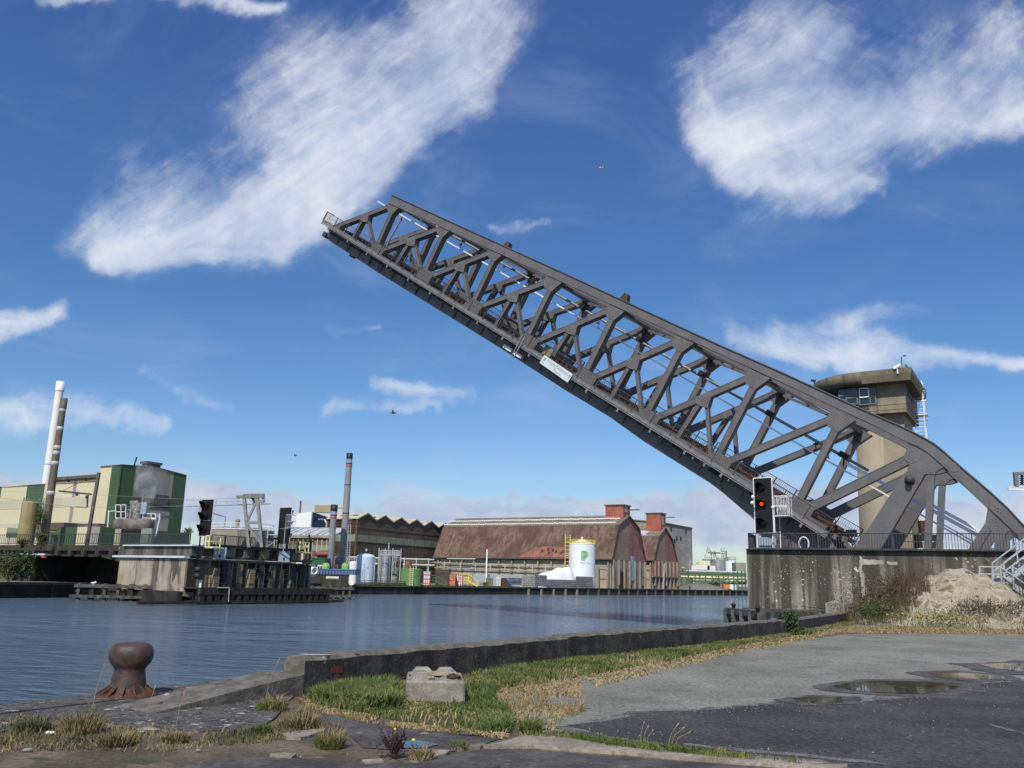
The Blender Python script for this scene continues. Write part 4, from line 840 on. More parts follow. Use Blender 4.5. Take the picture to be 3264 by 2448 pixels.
# low concrete stub at the end of the parapet, with a small board on it
WPTS = [gp(965, 2217), gp(1800, 2111), gp(2197, 2064), gp(2495, 2025), gp(2706, 1982)]; W0 = gp(965, 2217); W1 = gp(2706, 1982); WD = (W1-W0).normalized(); WN = V((-WD.y, WD.x, 0)); WL = (W1-W0).length
st0 = W1+WD*.1
mb = MB(); pts = [st0, at(2790, 1976, st0.y+2.0)]; pts[1].z = 0; sdn = (pts[1]-st0).normalized(); sn = V((-sdn.y, sdn.x, 0))
if sn.y < 0: sn = -sn
hz = at(2712, 1925, st0.y).z
mb.prism([st0, pts[1], pts[1]+Z*(hz*.86), st0.lerp(pts[1], .7)+Z*(hz+.02), st0.lerp(pts[1], .25)+Z*(hz+.1), st0+Z*hz], sn*1.2)
stub = mb.build('concrete_stub', 'block_concrete', None, st0, 'rough concrete stub closing the quay parapet in front of the pier', 'concrete block')
c = at(2752, 1914, st0.y+.6); mb = MB(); mb.box(c, (.5, .04, .2), (sdn, sn, Z)); bd = mb.build('warning_board', 'black_matt', None, V((c.x, c.y, c.z-.1)), 'tiny black board with yellow and white ends on the concrete stub', 'sign')
mb = MB(); mb.box(c-sdn*.19-sn*.024-Z*.05, (.12, .01, .1), (sdn, sn, Z)); mb.build('yellow_mark', 'yellow_paint', bd); mb = MB(); mb.box(c+sdn*.24-sn*.024, (.03, .01, .2), (sdn, sn, Z)); mb.box(c-sdn*.24-sn*.026, (.02, .01, .2), (sdn, sn, Z)); mb.build('white_mark', 'white_paint', bd)
# steel stair at the right edge
S = lambda x, y, d=46.0: at(x, y, d)
sr = thing('steel_stair', 'galvanised steel stairway against the pier at the right edge', 'stairway', V((S(3190, 1860).x, 46, 0)))
gz = 'galvanised'
mb = MB(); c = S(3155, 1862); l0 = S(3120, 1872); 
mb.box(S(3155, 1866)+V((0, 1, 0)), (2.0, 2.0, .08)); mb.build('landing', gz, sr)
mb = MB()
for y in (1806, 1829, 1856): mb.bar(S(3118, y), S(3188, y+1), .06, .06); mb.bar(S(3118, y, 48), S(3188, y+1, 48), .05, .05)
for x in (3122, 3163, 3199): mb.bar(S(x, 1804), S(x, 1890), .07, .07); mb.bar(S(x, 1806, 48), S(x, 1890, 48), .05, .05)
mb.build('landing_rail', gz, sr)
def flight(p0, p1, wdt, n, up):
    a, b = V(p0), V(p1); lat = V((0, 1, 0)); mb = MB()
    for s in (0, wdt): mb.bar(a+lat*s, b+lat*s, .06, .28, lat)
    for i in range(n): q = a.lerp(b, (i+.5)/n); mb.box(q+lat*(wdt/2)+Z*.1, (.28, wdt, .04))
    f = mb.build('flight', gz, sr); mb = MB()
    for s in (0, wdt):
        for h in (1.0, .55): mb.bar(a+lat*s+Z*h, b+lat*s+Z*h, .055, .055, lat)
        for i in range(4): q = a.lerp(b, i/3); mb.bar(q+lat*s, q+lat*s+Z*1.0, .06, .06, lat)
    mb.build('handrail', gz, f)
flight(S(3205, 1856), S(3205, 1856)+V((4.2, 0, 3.0)), 1.1, 12, 1)
q = S(3190, 1868)+V((0, -1.2, 0)); flight(q, q+V((3.6, 0, -2.6)), 1.1, 10, 0)
mb = MB(); 
for dx in (0, 1.6): mb.bar(S(3140, 1870)+V((dx, .2, 0)), V((S(3140, 1870).x+dx, 46.2, 0)), .12, .12, V((1, 0, 0)))
mb.build('leg', gz, sr)
# ------------------------------------------------------------------ rest pier on the left bank
def gd(P, n_=NX): return P
K = at(595, 1776, 98); K.z = 0                      # its corner nearest the channel
def ke(t, nn=0.0, z=0.0): return K+EX*t+NX*nn+Z*z
def kx(x, nn=0.0):                                   # distance along the front for a photo column
    q = ray(x, 1800); s = q.x/q.y; return (K.x+NX.x*nn-s*(K.y+NX.y*nn))/(s*EX.y-EX.x)
def kn(x, t=0.0):                                    # distance along the channel face for a photo column
    q = ray(x, 1800); s = q.x/q.y; return (s*(K.y+EX.y*t)-K.x-EX.x*t)/(NX.x-s*NX.y)
def kz(y, x, P): d = P.y; return at(x, y, d).z
DZ = 4.55
rp = thing('rest_pier', 'stained concrete landing pier of the bridge on the far left bank', 'bridge pier', ke(0, 0, -.1))
mb = MB(); mb.span(ke(0, 0, -1.0), 12.1, 16, 4.1, EX, NX); mb.build('pale_block', 'pale_concrete', rp)
mb = MB(); mb.span(ke(-.06, .25, -.6), .1, 1.2, 3.7, EX, NX); mb.build('dark_end', 'dark_concrete', rp)  # thin dark panel over the near end of the block's channel face
mb = MB(); mb.span(ke(-.6, .2, 3.35), 13.5, 15, 1.1, EX, NX); mb.build('upper_wall', 'pier_concrete', rp)
mb = MB(); mb.span(ke(-.1, -.35, 3.12), 13.2, .8, .22, EX, NX); mb.span(ke(-.9, -.12, 4.45), 12.6, 15.5, .14, EX, NX); mb.build('ledge', 'sign_white', rp)
mb = MB(); mb.span(ke(-.05, 1.4, -1.5), .5, 18, 4.3, EX, NX); mb.span(ke(-1.2, 1.5, 3.2), 3, 16.8, .2, EX, NX); mb.build('rear_wall', 'pier_concrete', rp)
for i in range(9):                                   # concrete posts along the channel face
    nn = 3.2+i*1.65; hh = 2.7+(.35 if i % 3 else -.5); mb = MB(); mb.span(ke(-.05, nn, -.1), -1.0-.25*(i % 2), .75, hh, EX, NX); mb.build('pilaster', 'moss_concrete' if i in (0, 2, 3, 6) else 'pier_concrete', rp)
for i in range(5):
    mb = MB(); q = ke(-.05, 4.4+i*2.6, 3.4); mb.prism([q, q+NX*1.6, q+NX*1.3-EX*1.3-Z*.0+Z*1.0, q+NX*.3-EX*1.3+Z*1.0, ][0:4], Z*.02); mb.prism([q+NX*.1, q+NX*1.5, q+NX*1.5+Z*1.1, q+NX*.1+Z*1.1], -EX*(1.0+.2*(i % 2))); mb.build('corbel', 'pier_concrete' if i % 2 else 'moss_concrete', rp)
mb = MB(); mb.span(ke(-1.2, 3, 4.4), 2.6, 15, .3, EX, NX); mb.build('deck_edge', 'rust', rp)
mb = MB(); 
for i in range(12): q = ke(-2.0, 1.6+i*1.35, 0); mb.bar(q-Z*.1, q+Z*2.9, .06, .06)
for z_ in (.4, 1.0, 1.6, 2.2, 2.9): mb.bar(ke(-2.0, 1.2, z_), ke(-2.0, 18.2, z_), .05, .05)
mb.build('inspection_rail', 'rail_paint', rp)
mb = MB(); mb.tube([ke(-1.4, .2, 4.4), ke(-1.4, .4, 3.0), ke(-1.4, 1.0, 2.85), ke(-1.4, 19, 2.75)], .1, 8); mb.build('cable_pipe', 'black_metal', rp)
for i, nn in enumerate((3.1, 12.9)):                 # pale square plates with a black diamond
    c = ke(-1.75, nn, 3.75); fx = (-EX*.75-NX*.66).normalized(); sx_ = Z.cross(fx); mb = MB(); mb.box(c, (1.35, .06, 1.35), (sx_, fx, Z)); ps = mb.build('clearance_plate', 'pale_blue_steel', None, c-Z*.7, ('pale square plate with black diamond below the left hooded signal', 'pale square plate with black diamond below the signal board seen from behind')[i], 'navigation sign', 'diamond plates on the rest pier')
    mb = MB(); mb.prism([c+fx*.035+Z*.28-Z*.3, c+fx*.035+sx_*.14-Z*.3, c+fx*.035-Z*.28-Z*.3, c+fx*.035-sx_*.14-Z*.3], fx*.01); mb.build('diamond', 'black_matt', ps)
# railings on the rest pier
mb = MB(); railing(mb, ke(0, .2, 4.6), ke(11, .2, 4.6), 1.2, 1.9, .2, .09, (1.0, .1), .05); mb.build('pier_railing', 'rail_paint', None, ke(0, .2, 4.6), 'dark bar railing on the rest pier above the pale stained block', 'railing')
mb = MB(); railing(mb, ke(-1.2, 2.2, 4.6), ke(-1.2, 17.5, 4.6), 1.2, 1.9, .22, .09, (1.0, .1), .05); mb.build('pier_railing', 'rail_paint', None, ke(-1.2, 2.2, 4.6), 'dark bar railing along the channel side of the rest pier', 'railing')
mb = MB(); railing(mb, ke(11.5, 1.5, 4.7), ke(60, 1.5, 4.7), 1.3, 2.6, .5, .09, (1.0, .1), .05); mb.build('approach_railing', 'rail_paint', None, ke(11.5, 1.5, 4.7), 'dark railing along the rail viaduct in front of the cream factory', 'railing')
# yellow guards by the signals
for i, nn in enumerate((.6, 14.4)):
    mb = MB(); q = ke(-2.2, nn, 4.3)
    for dx in (0, 1.5):
        for dn in (0, 1.0): mb.bar(q+NX*dx-EX*dn*.6-Z*(.7 if dx else 0), q+NX*dx-EX*dn*.6+Z*1.3, .1, .1)
    for z_ in (.1, .7, 1.3):
        mb.bar(q+Z*z_, q+NX*1.5+Z*z_, .1, .1); mb.bar(q+Z*z_-EX*.6, q+NX*1.5+Z*z_-EX*.6, .1, .1); mb.bar(q+Z*z_, q+Z*z_-EX*.6, .1, .1)
    mb.span(q-Z*.05, -1.2, 1.6, .12, EX, NX)
    mb.build('guard_rail', 'yellow_cream', None, q, ('yellow steel guard frame at the foot of the hooded left signal', 'yellow steel guard frame by the signal board seen from behind')[i], 'guard rail', 'yellow guards on the rest pier')
sl_b = ke(-1.9, kn(643, -1.9), 4.3); hs_ = (zat_(640, 1591, sl_b.y)-zat_(640, 1708, sl_b.y)); signal(sl_b, -NX, 2.0, [hs_*.58, hs_*.42], 'black hooded signal facing left, beside the cream factory', lit=None, post=zat_(640, 1708, sl_b.y)-4.3, cage=2, side=-1, hood=.5, group='ship signals on the rest pier')
sr_b = ke(-2.2, kn(897, -2.2), 4.3); hs_ = (zat_(897, 1617, sr_b.y)-zat_(897, 1733, sr_b.y)); signal(sr_b, NX, 2.0, [hs_*.58, hs_*.42], 'tall black signal board seen from behind, hoods on its right', lit=None, post=zat_(897, 1733, sr_b.y)-4.3, cage=2, side=-1, hood=.5, group='ship signals on the rest pier')
# small lower signal and the black column at the end of the pier
c = ke(-2.4, .3, 1.1); ls = thing('low_signal', 'small dark signal box low on the rest pier beside the pale block', 'ship signal', ke(-2.4, .3, -.2)); f = (-NX*.9+EX*.55).normalized(); s = Z.cross(f)
mb = MB(); mb.box(c+Z*.5, (1.5, .5, 1.6), (s, f, Z)); mb.build('box', 'black_matt', ls)
for dz in (.1, .8): mb = MB(); mb.lathe([(.3, 0), (.3, .55), (.27, .55), (.27, 0)], c+Z*dz-s*.3+f*.2, 14, axis=f); mb.build('hood', 'black_metal', ls)
for d_ in (-.55, .45): mb = MB(); mb.bar(c+s*d_-Z*1.6, c+s*d_-Z*.3, .12, .12); mb.build('leg', 'white_metal', ls)
mb = MB(); mb.bar(c-s*.7-Z*.3, c+s*.7-Z*.3, .1, .12); mb.build('crossbar', 'white_metal', ls)
c = at(980, 1784, 118); bc = thing('black_column', 'black tubular column beside the end of the rest pier', 'column', c)
mb = MB(); mb.cyl(c, .46, 2.35, 18); mb.cyl(c+Z*2.35, .58, .2, 18); mb.cyl(c+Z*2.55, .13, .8, 10); mb.box(c-Z*.3, (1.2, .9, .6)); mb.cyl(c-Z*2.6, .2, 2.4, 10); mb.build('tube', 'black_metal', bc)
mb = MB(); mb.bar(c-V((.6, .3, 0)), c-V((.6, .3, 0))+Z*2.4, .1, .1); mb.build('white_pipe', 'white_metal', bc); mb = MB(); mb.box(c+V((-.05, -.48, 1.75)), (.36, .04, .26)); mb.build('plate', 'white_paint', bc)
# steel portal that carries the overhead line on the rest pier
pt = thing('catenary_portal', 'grey steel portal frame carrying the overhead line on the rest pier', 'catenary portal', ke(1.5, 8, DZ))
A = lambda x, y, d=103: at(x, y, d)
S2 = lambda x, y: (550+x/3.0167, 1400+y/3.0167)
for p, q in (((688, 565), (735, 1040)), ((815, 560), (860, 1040))):
    mb = MB(); mb.bar(A(*S2(*p)), A(*S2(*q)), .35, .4, V((1, 0, 0))); mb.build('post', 'grey_tube', pt)
mb = MB()
for p, q, w in (((800, 610), (722, 780), .25), ((718, 805), (830, 800), .3), ((725, 830), (850, 1000), .25)): mb.bar(A(*S2(*p)), A(*S2(*q)), w, w, V((1, 0, 0)))
mb.build('brace', 'grey_tube', pt)
mb = MB(); mb.bar(A(*S2(615, 556)), A(*S2(690, 550)), .35, .3, V((0, 1, 0))); mb.bar(A(*S2(680, 548)), A(*S2(880, 545)), .5, .5, V((0, 1, 0))); mb.build('beam', 'walkway_steel', pt)
mb = MB()
for p, q in (((765, 530), (785, 620)), ((870, 535), (875, 605)), ((780, 600), (880, 603)), ((755, 560), (800, 590))): mb.bar(A(*S2(*p)), A(*S2(*q)), .3, .28, V((0, 1, 0)))
mb.box(A(*S2(860, 600)), (.5, .4, .3)); mb.build('insulator', 'grey_tube', pt)
for x in ((700, 1035), (840, 1035)):
    q = A(*S2(*x)); mb = MB(); mb.prism([q-V((.6, 0, 0)), q+V((.5, 0, 0)), q+V((.3, 0, 1.9))], V((0, .3, 0))); mb.build('foot_plate', 'black_metal', pt)
mb = MB(); mb.bar(A(*S2(125, 648), 106), A(*S2(938, 622), 102.5), .08, .12); mb.bar(A(*S2(125, 578), 112), A(*S2(650, 570), 103), .04, .04); mb.bar(A(*S2(125, 590), 112), A(*S2(650, 600), 103), .035, .035)
for x in (300, 420, 520, 620): mb.bar(A(*S2(x, 580), 105), A(*S2(x+2, 636), 105), .03, .03)
mb.build('overhead_line', 'grey_tube', pt)
# timber and sheet-pile fenders round the pier
fw = thing('fender_wall', 'long dark fender wall along the channel face of the rest pier', 'fender', ke(-3.6, 2, WZ))
FE = -3.6
mb = MB(); mb.span(ke(FE, -.6, -.75), .45, 20.5, .75, EX, NX); mb.build('cap_beam', 'timber_dark', fw)
mb = MB(); mb.span(ke(FE-.1, -8, WZ+.08), .5, 30, .3, EX, NX); mb.build('waling', 'timber_dark', fw)
for i in range(20):
    mb = MB(); mb.span(ke(FE+.05, -.5+i*1.02, WZ-1), .4, .62, 2.05, EX, NX); mb.build('sheet_pile', 'timber_dark', fw)
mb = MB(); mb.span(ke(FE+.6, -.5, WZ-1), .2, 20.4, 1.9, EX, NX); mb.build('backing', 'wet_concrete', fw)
mb = MB(); mb.span(ke(FE+.5, 0, -.15), 3.4, 19, .12, EX, NX); mb.build('catwalk', 'timber_dark', fw)
mb = MB(); mb.tube([ke(FE-.1, 1.6, -.0), ke(FE-.1, 3.2, .0)], .06, 6); mb.tube([ke(FE-.12, 3.2, 0), ke(FE-.12, 3.25, -1.5)], .05, 6); mb.build('ladder_rail', 'pipe_pale', fw)
def jetty(name, a, b, n, label, zt=-.2, group='timber fenders of the rest pier'):
    r = thing(name, label, 'timber fender', V((a.x, a.y, WZ)), group); d = (b-a); mb = MB(); u = d.normalized(); l = Z.cross(u)
    A0, B0 = V((a.x, a.y, zt)), V((b.x, b.y, zt))
    mb.bar(A0, B0, .5, .38); mb.build('top_beam', 'timber_grey', r); mb = MB(); mb.bar(A0-Z*1.15-u*.4, B0-Z*1.15+u*.3, .55, .3); mb.build('low_beam', 'timber_grey', r)
    mb = MB(); mb.bar(A0-Z*.6+l*.3, B0-Z*.6+l*.3, .2, .2); mb.build('middle_beam', 'rusty_timber', r)
    for i in range(n):
        p = A0.lerp(B0, (i+.3)/n); mb = MB(); w = (.34, .5, .3)[i % 3]; mb.box(p-Z*1.2+l*.15, (w, .45, 3.0), (u, l, Z)); mb.build('pile', 'timber_grey' if i % 3 != 1 else 'timber_dark', r)
    mb = MB()
    for i in range(4): p = A0.lerp(B0, (i+.5)/4); mb.bar(p+l*.2, p+l*2.5, .25, .25)
    mb.build('tie_beam', 'timber_dark', r)
jetty('timber_jetty', gp(240, 1912, WZ)+V((0, -.5, 0)), gp(610, 1921, WZ), 9, 'low weathered timber fender in front of the pale stained block')
jetty('timber_jetty', gp(985, 1908, WZ), gp(1128, 1912, WZ), 7, 'short weathered timber fender right of the long dark fender wall')
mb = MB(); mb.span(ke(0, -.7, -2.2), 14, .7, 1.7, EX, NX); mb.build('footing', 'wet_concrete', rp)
# viaduct behind: deck over a dark opening, with its left abutment
vd = thing('rail_viaduct', 'low dark rail viaduct span left of the rest pier, with a black opening beneath', 'viaduct', ke(20, 3, 0))
t0, t1, t2 = 12.2, kx(250, 3), kx(120, 3)
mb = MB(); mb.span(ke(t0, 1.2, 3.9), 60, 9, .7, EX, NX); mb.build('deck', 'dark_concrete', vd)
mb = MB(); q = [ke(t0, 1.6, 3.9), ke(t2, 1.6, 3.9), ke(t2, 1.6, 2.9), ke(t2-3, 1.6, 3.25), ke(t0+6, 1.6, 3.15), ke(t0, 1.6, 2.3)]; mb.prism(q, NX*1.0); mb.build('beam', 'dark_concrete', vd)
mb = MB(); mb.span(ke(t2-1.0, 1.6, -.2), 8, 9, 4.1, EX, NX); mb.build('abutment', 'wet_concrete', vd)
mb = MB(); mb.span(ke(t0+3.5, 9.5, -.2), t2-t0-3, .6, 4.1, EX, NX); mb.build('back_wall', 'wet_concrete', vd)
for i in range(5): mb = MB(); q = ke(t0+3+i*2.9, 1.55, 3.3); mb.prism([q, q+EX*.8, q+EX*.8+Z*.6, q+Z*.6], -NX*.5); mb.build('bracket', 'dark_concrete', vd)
mb = MB(); 
for i in range(3): mb.tube([ke(t2-1.4+i*.5, 1.35, -.2), ke(t2-1.4+i*.5, 1.35, 3.8)], .1, 6)
mb.build('down_pipe', 'pipe_dark', vd)
# left bank in front of the works
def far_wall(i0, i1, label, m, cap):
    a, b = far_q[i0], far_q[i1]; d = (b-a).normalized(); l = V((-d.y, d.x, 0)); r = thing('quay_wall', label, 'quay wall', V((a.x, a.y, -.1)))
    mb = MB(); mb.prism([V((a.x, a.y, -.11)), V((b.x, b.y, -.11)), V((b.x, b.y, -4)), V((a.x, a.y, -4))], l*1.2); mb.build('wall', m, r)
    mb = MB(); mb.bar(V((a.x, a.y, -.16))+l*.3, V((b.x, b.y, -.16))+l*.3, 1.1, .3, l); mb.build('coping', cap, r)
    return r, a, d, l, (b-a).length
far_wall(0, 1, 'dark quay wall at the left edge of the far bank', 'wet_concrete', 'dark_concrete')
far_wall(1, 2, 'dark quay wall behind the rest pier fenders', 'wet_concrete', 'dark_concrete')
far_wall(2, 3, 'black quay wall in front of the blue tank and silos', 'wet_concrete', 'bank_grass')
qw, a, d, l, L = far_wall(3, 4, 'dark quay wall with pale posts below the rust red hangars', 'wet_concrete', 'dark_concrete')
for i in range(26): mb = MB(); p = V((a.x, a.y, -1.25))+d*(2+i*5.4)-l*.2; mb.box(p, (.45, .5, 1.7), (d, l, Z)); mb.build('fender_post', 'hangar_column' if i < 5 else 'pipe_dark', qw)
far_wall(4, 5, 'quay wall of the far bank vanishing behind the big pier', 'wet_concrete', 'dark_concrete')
mb = MB(); a, b = far_q[2], far_q[3]; n = 14; l = V((-(b-a).normalized().y, (b-a).normalized().x, 0))
for i in range(n):
    p = a.lerp(b, i/n); q = a.lerp(b, (i+1)/n); p.z = q.z = .0; mb.prism([p+l*.9, q+l*.9, q+l*5, p+l*5], Z*.12)
mb.build('bank_turf', 'bank_grass', None, None, kind='stuff')
mb = MB(); q0 = ke(26, -6, -.1); mb.prism([ke(36.5, 1, -.1), ke(80, 1, -.1), ke(80, 4, 3.8), ke(37.5, 4, 3.8)], Z*.2); mb.build('embankment', 'bank_grass', None, None, kind='structure')
# ------------------------------------------------------------------ the works on the far bank
GZ = -.1
def along(P, D, x, y=1740):
    q = ray(x, y); s = q.x/q.y; return (s*P.y-P.x)/(D.x-s*D.y)
def col(x, d, z=GZ, y=1800): p = at(x, y, d); return V((p.x, p.y, z))
def zat(x, y, d): return at(x, y, d).z
XE = -EX                                             # rightwards and towards us
# cream and green factory
Fc = col(389.6, 185, GZ, 1480); H1 = zat(389.6, 1480, 185); tL = along(Fc, EX, 321, 1485); tEnd = 75; pB = Fc+EX*tL; H2 = zat(318, 1531, pB.y)
fac = thing('factory', 'large cream and green striped factory hall at the left', 'factory', Fc)
cuts = [(t, m) for t, m in ((0, 'green_cladding'), (along(Fc, EX, 357, 1485), 'cream_cladding'), (tL, None))]
def strips(cuts, h, z0=GZ, off=0.0, par=fac, dirn=EX, P=Fc, nrm=NX, name='wall', depth=.4):
    mb = MB()
    for (t0, m), (t1, _) in zip(cuts[:-1], cuts[1:]):
        mb.use(m); mb.span(P+dirn*t0-nrm*off+Z*(z0-GZ), t1-t0, depth, h-z0, dirn, nrm)
    return mb.build(name, mb.mats[1], par)
strips(cuts, H1)
lc = [(tL, 'cream_cladding'), (along(Fc, EX, 243, 1560), 'mauve_cladding'), (along(Fc, EX, 232, 1560), 'cream_cladding'), (along(Fc, EX, 144, 1545), 'green_cladding'), (along(Fc, EX, 88, 1545), 'cream_cladding'), (along(Fc, EX, 7, 1547), 'green_cladding'), (tEnd, None)]
strips(lc, H2)
mb = MB()
for (y0, y1) in ((895, 960), (1065, 1110)):
    z1 = zat(318, 1150+y0/2.074, pB.y); z0 = zat(318, 1150+y1/2.074, pB.y)
    for a0, a1 in ((tL+.5, along(Fc, EX, 144, 1545)), (along(Fc, EX, 88, 1545), along(Fc, EX, 7, 1547))): mb.span(Fc+EX*a0-NX*.05+Z*(z0-GZ), a1-a0, .1, z1-z0, EX, NX)
mb.build('cladding_band', 'beige_cladding', fac)
tr = along(Fc, NX, 596, 1508); r1, r2 = along(Fc, NX, 434, 1481), along(Fc, NX, 556, 1496); rp_ = along(Fc, NX, 499, 1481)
mb = MB(); zt = lambda t: H1+(.5*t/rp_ if t < rp_ else .5-.9*(t-rp_)/(tr-rp_))
for t0, t1, m in ((0, r1, 'green_cladding'), (r1, rp_, 'grey_cladding'), (rp_, r2, 'grey_cladding'), (r2, tr, 'green_cladding')):
    mb.use(m); mb.prism([Fc+NX*t0, Fc+NX*t1, Fc+NX*t1+Z*(zt(t1)-GZ), Fc+NX*t0+Z*(zt(t0)-GZ)], EX*.39)
mb.build('gable_wall', 'grey_cladding', fac)
mb = MB(); mb.bar(Fc+NX*r1-EX*.03+Z*(zat(450, 1600, 190)), Fc+NX*r2-EX*.03+Z*zat(450, 1600, 190), .1, 2.2, NX); mb.bar(Fc+NX*r1-EX*.04+Z*(zat(450, 1614, 190)), Fc+NX*r2-EX*.04+Z*zat(450, 1614, 190), .1, .5, NX); mb.build('cladding_band', 'vent_brown', fac)
mb = MB(); c = Fc+NX*(rp_+.8)-EX*.1; mb.bar(Fc+NX*(r1+5.2)-EX*.1+Z*zat(500, 1590, 192), Fc+NX*(r1+9)-EX*.1+Z*zat(500, 1590, 192), .3, 2.4, NX); mb.build('louvre', 'pipe_dark', fac)
mb = MB(); mb.prism([Fc+Z*(H1-GZ), Fc+NX*rp_+Z*(H1+.5-GZ), Fc+NX*tr+Z*(H1-.4-GZ), Fc+NX*tr+Z*(H1-1-GZ), Fc+Z*(H1-.5-GZ)], EX*tL); mb.span(Fc+EX*tL+Z*(H2-.4-GZ), 70, 15, .35, EX, NX); mb.build('roof', 'vent_brown', fac)
def vent(P, l, w, h=1.3):
    mb = MB(); mb.span(P, l, w, h*.6, EX, NX); mb.span(P-EX*.3-NX*.3+Z*h*.55, l+.6, w+.6, h*.45, EX, NX); mb.build('roof_vent', 'vent_brown', fac)
vent(Fc+NX*(rp_-1.9)-EX*-.6+Z*(H1+.45-GZ), 2, 3.4, 1.1)
for x0, x1 in ((150, 197), (202, 251), (258, 306)): t0, t1 = along(pB, EX, x1, 1530), along(pB, EX, x0, 1530); vent(pB+EX*t0+NX*1.5+Z*(H2-GZ), t1-t0, 2.5, 1.6)
mb = MB(); p = Fc+EX*.2+NX*3+Z*(H1-GZ); mb.bar(p, p+Z*2+XE*.6, .25, .25); mb.build('roof_pipe', 'pipe_dark', fac)
# low front building with green fascia
Lc = col(400, 150); lz1 = zat(322, 1677, 155); lz0 = zat(322, 1714, 155)
low = thing('low_building', 'low green and cream annexe in front of the striped factory', 'building', col(480, 142))
q = col(480, 140)-NX*0
segs = [(1150+1095/2.074, 172, 'green_cladding'), (0, 240, 'cream_cladding')]
P_ = col(322, 158, GZ, 1680)
cl = [(0, 'grey_cladding'), (along(P_, EX, 276), 'cream_cladding'), (along(P_, EX, 239), 'green_cladding'), (along(P_, EX, 172), 'green_cladding'), (along(P_, EX, 14), 'cream_cladding'), (along(P_, EX, -40), None)]
strips(cl[:4], zat(276, 1677, P_.y), par=low, P=P_, depth=12)
strips(cl[3:5], zat(100, 1688, P_.y), par=low, P=P_, depth=12); strips(cl[4:], zat(0, 1690, P_.y+30), par=low, P=P_, depth=12)
mb = MB(); mb.span(P_+EX*(cl[3][0]+.2)-NX*.06, cl[4][0]-cl[3][0], .12, zat(60, 1714, 172)-GZ, EX, NX); mb.build('lower_wall', 'beige_cladding', low)
tt = along(P_, NX, 600); mb = MB(); mb.span(P_+XE*.1, .38, tt, zat(322, 1679, 158)-GZ, EX, NX); mb.build('side_wall', 'green_cladding', low)
mb = MB(); p = P_+EX*along(P_, EX, 162)+NX*2; mb.span(p+Z*(zat(140, 1685, 165)-GZ), 8, 4, 1.4, EX, NX); mb.span(P_+EX*4+NX*2+Z*(zat(240, 1677, 158)-GZ), 6.5, 3, .8, EX, NX); mb.build('roof_vent', 'vent_brown', low)
# chimneys: taper, collars, coloured bands
def chimney(xt, yt, xb, yb, d, w, m, label, bands=(), cap=None, taper=1.15, name='chimney'):
    b = at(xt, yt, d); b.z = GZ; zt = zat(xt, yt, d); r = thing(name, label, 'chimney', b); rt = w*d/F_PX/2; rb = rt*taper; H = zt-GZ
    rad = lambda z: rb+(rt-rb)*(z/H)
    mb = MB(); mb.cyl(b, rb, H-.2, 24, rt); mb.build('stack', m, r)
    if cap: mb = MB(); mb.lathe([(rt*cap[1], H-cap[0]), (rt*cap[1]*1.06, H-cap[0]+.25), (rt*cap[1], H-cap[0]+.4), (rt*cap[1], H), (rt*.8, H), (rt*.8, H-1)], b, 24); mb.build('cap', cap[2], r)
    for y, h, bm in bands:
        z = zat(xt, y, d)-GZ; mb = MB(); mb.lathe([(rad(z)*1.0, 0), (rad(z)*1.05, .02), (rad(z)*1.05, h), (rad(z)*.99, h+.02)], b+Z*z, 24); mb.build('band', bm, r)
    return r, b, H, rad
C1 = lambda y: 1150+y/2.074
chimney(194, 1217, 152, 1700, 225, 24, 'chimney_white', 'tall white factory chimney, the taller of two at the left', [(C1(205), .5, 'chimney_white'), (C1(690), .3, 'band_silver'), (C1(150), .4, 'chimney_white')], (2.6, 1.1, 'chimney_white'), 1.12)
chimney(205, 1270, 157, 1676, 160, 18.5, 'chimney_brown', 'brown soot-stained chimney with silver bands, in front of the white one', [(C1(y), .7, 'band_silver') for y in (338, 462, 588, 624, 692, 890)], (2.0, 1.15, 'vent_brown'), 1.5)
r, b, H, rad = chimney(1115, 1445, 1096, 1803, 170, 18.5, 'chimney_grey', 'tall slim grey chimney with red and blue bands and black top', [(1488, .42, 'band_red'), (1481, .15, 'black_metal'), (1478, .45, 'band_blue'), (1548, .2, 'rail_paint'), (1638, .2, 'rail_paint')], (1.1, 1.08, 'black_metal'), 1.3)
mb = MB(); q = b+V((1.0, -.6, 0))
for dx in (0, .5): mb.bar(q+V((dx, 0, 1)), q+V((dx-.25, 0, H*.45)), .08, .08)
for i in range(26): mb.bar(q+V((0-.008*i, 0, 1.2+i*.45)), q+V((.5-.008*i, 0, 1.2+i*.45)), .05, .05)
mb.build('ladder', 'galvanised', r); mb = MB(); q = b+V((-.8, -.5, 4.6)); mb.lathe([(.75, 0), (.75, 1.2), (.6, 1.2), (.6, .1)], q, 18, axis=V((-.6, -.8, 0))); mb.build('duct', 'chimney_grey', r)
r, b, H, rad = chimney(1066, 1609, 1053, 1790, 165, 19, 'chimney_grey', 'short grey chimney with red and blue bands beside the taller one', [(1653, .42, 'band_red'), (1646, .15, 'black_metal'), (1643, .45, 'band_blue')], (1.15, 1.14, 'black_metal'), 1.1)
mb = MB()
for k in range(8): a_ = k*.785; mb.bar(b+V((math.cos(a_)*1.1, math.sin(a_)*1.1, 0)), b+V((math.cos(a_+.8)*.8, math.sin(a_+.8)*.8, 5)), .1, .1)
mb.build('lattice_base', 'walkway_steel', r)
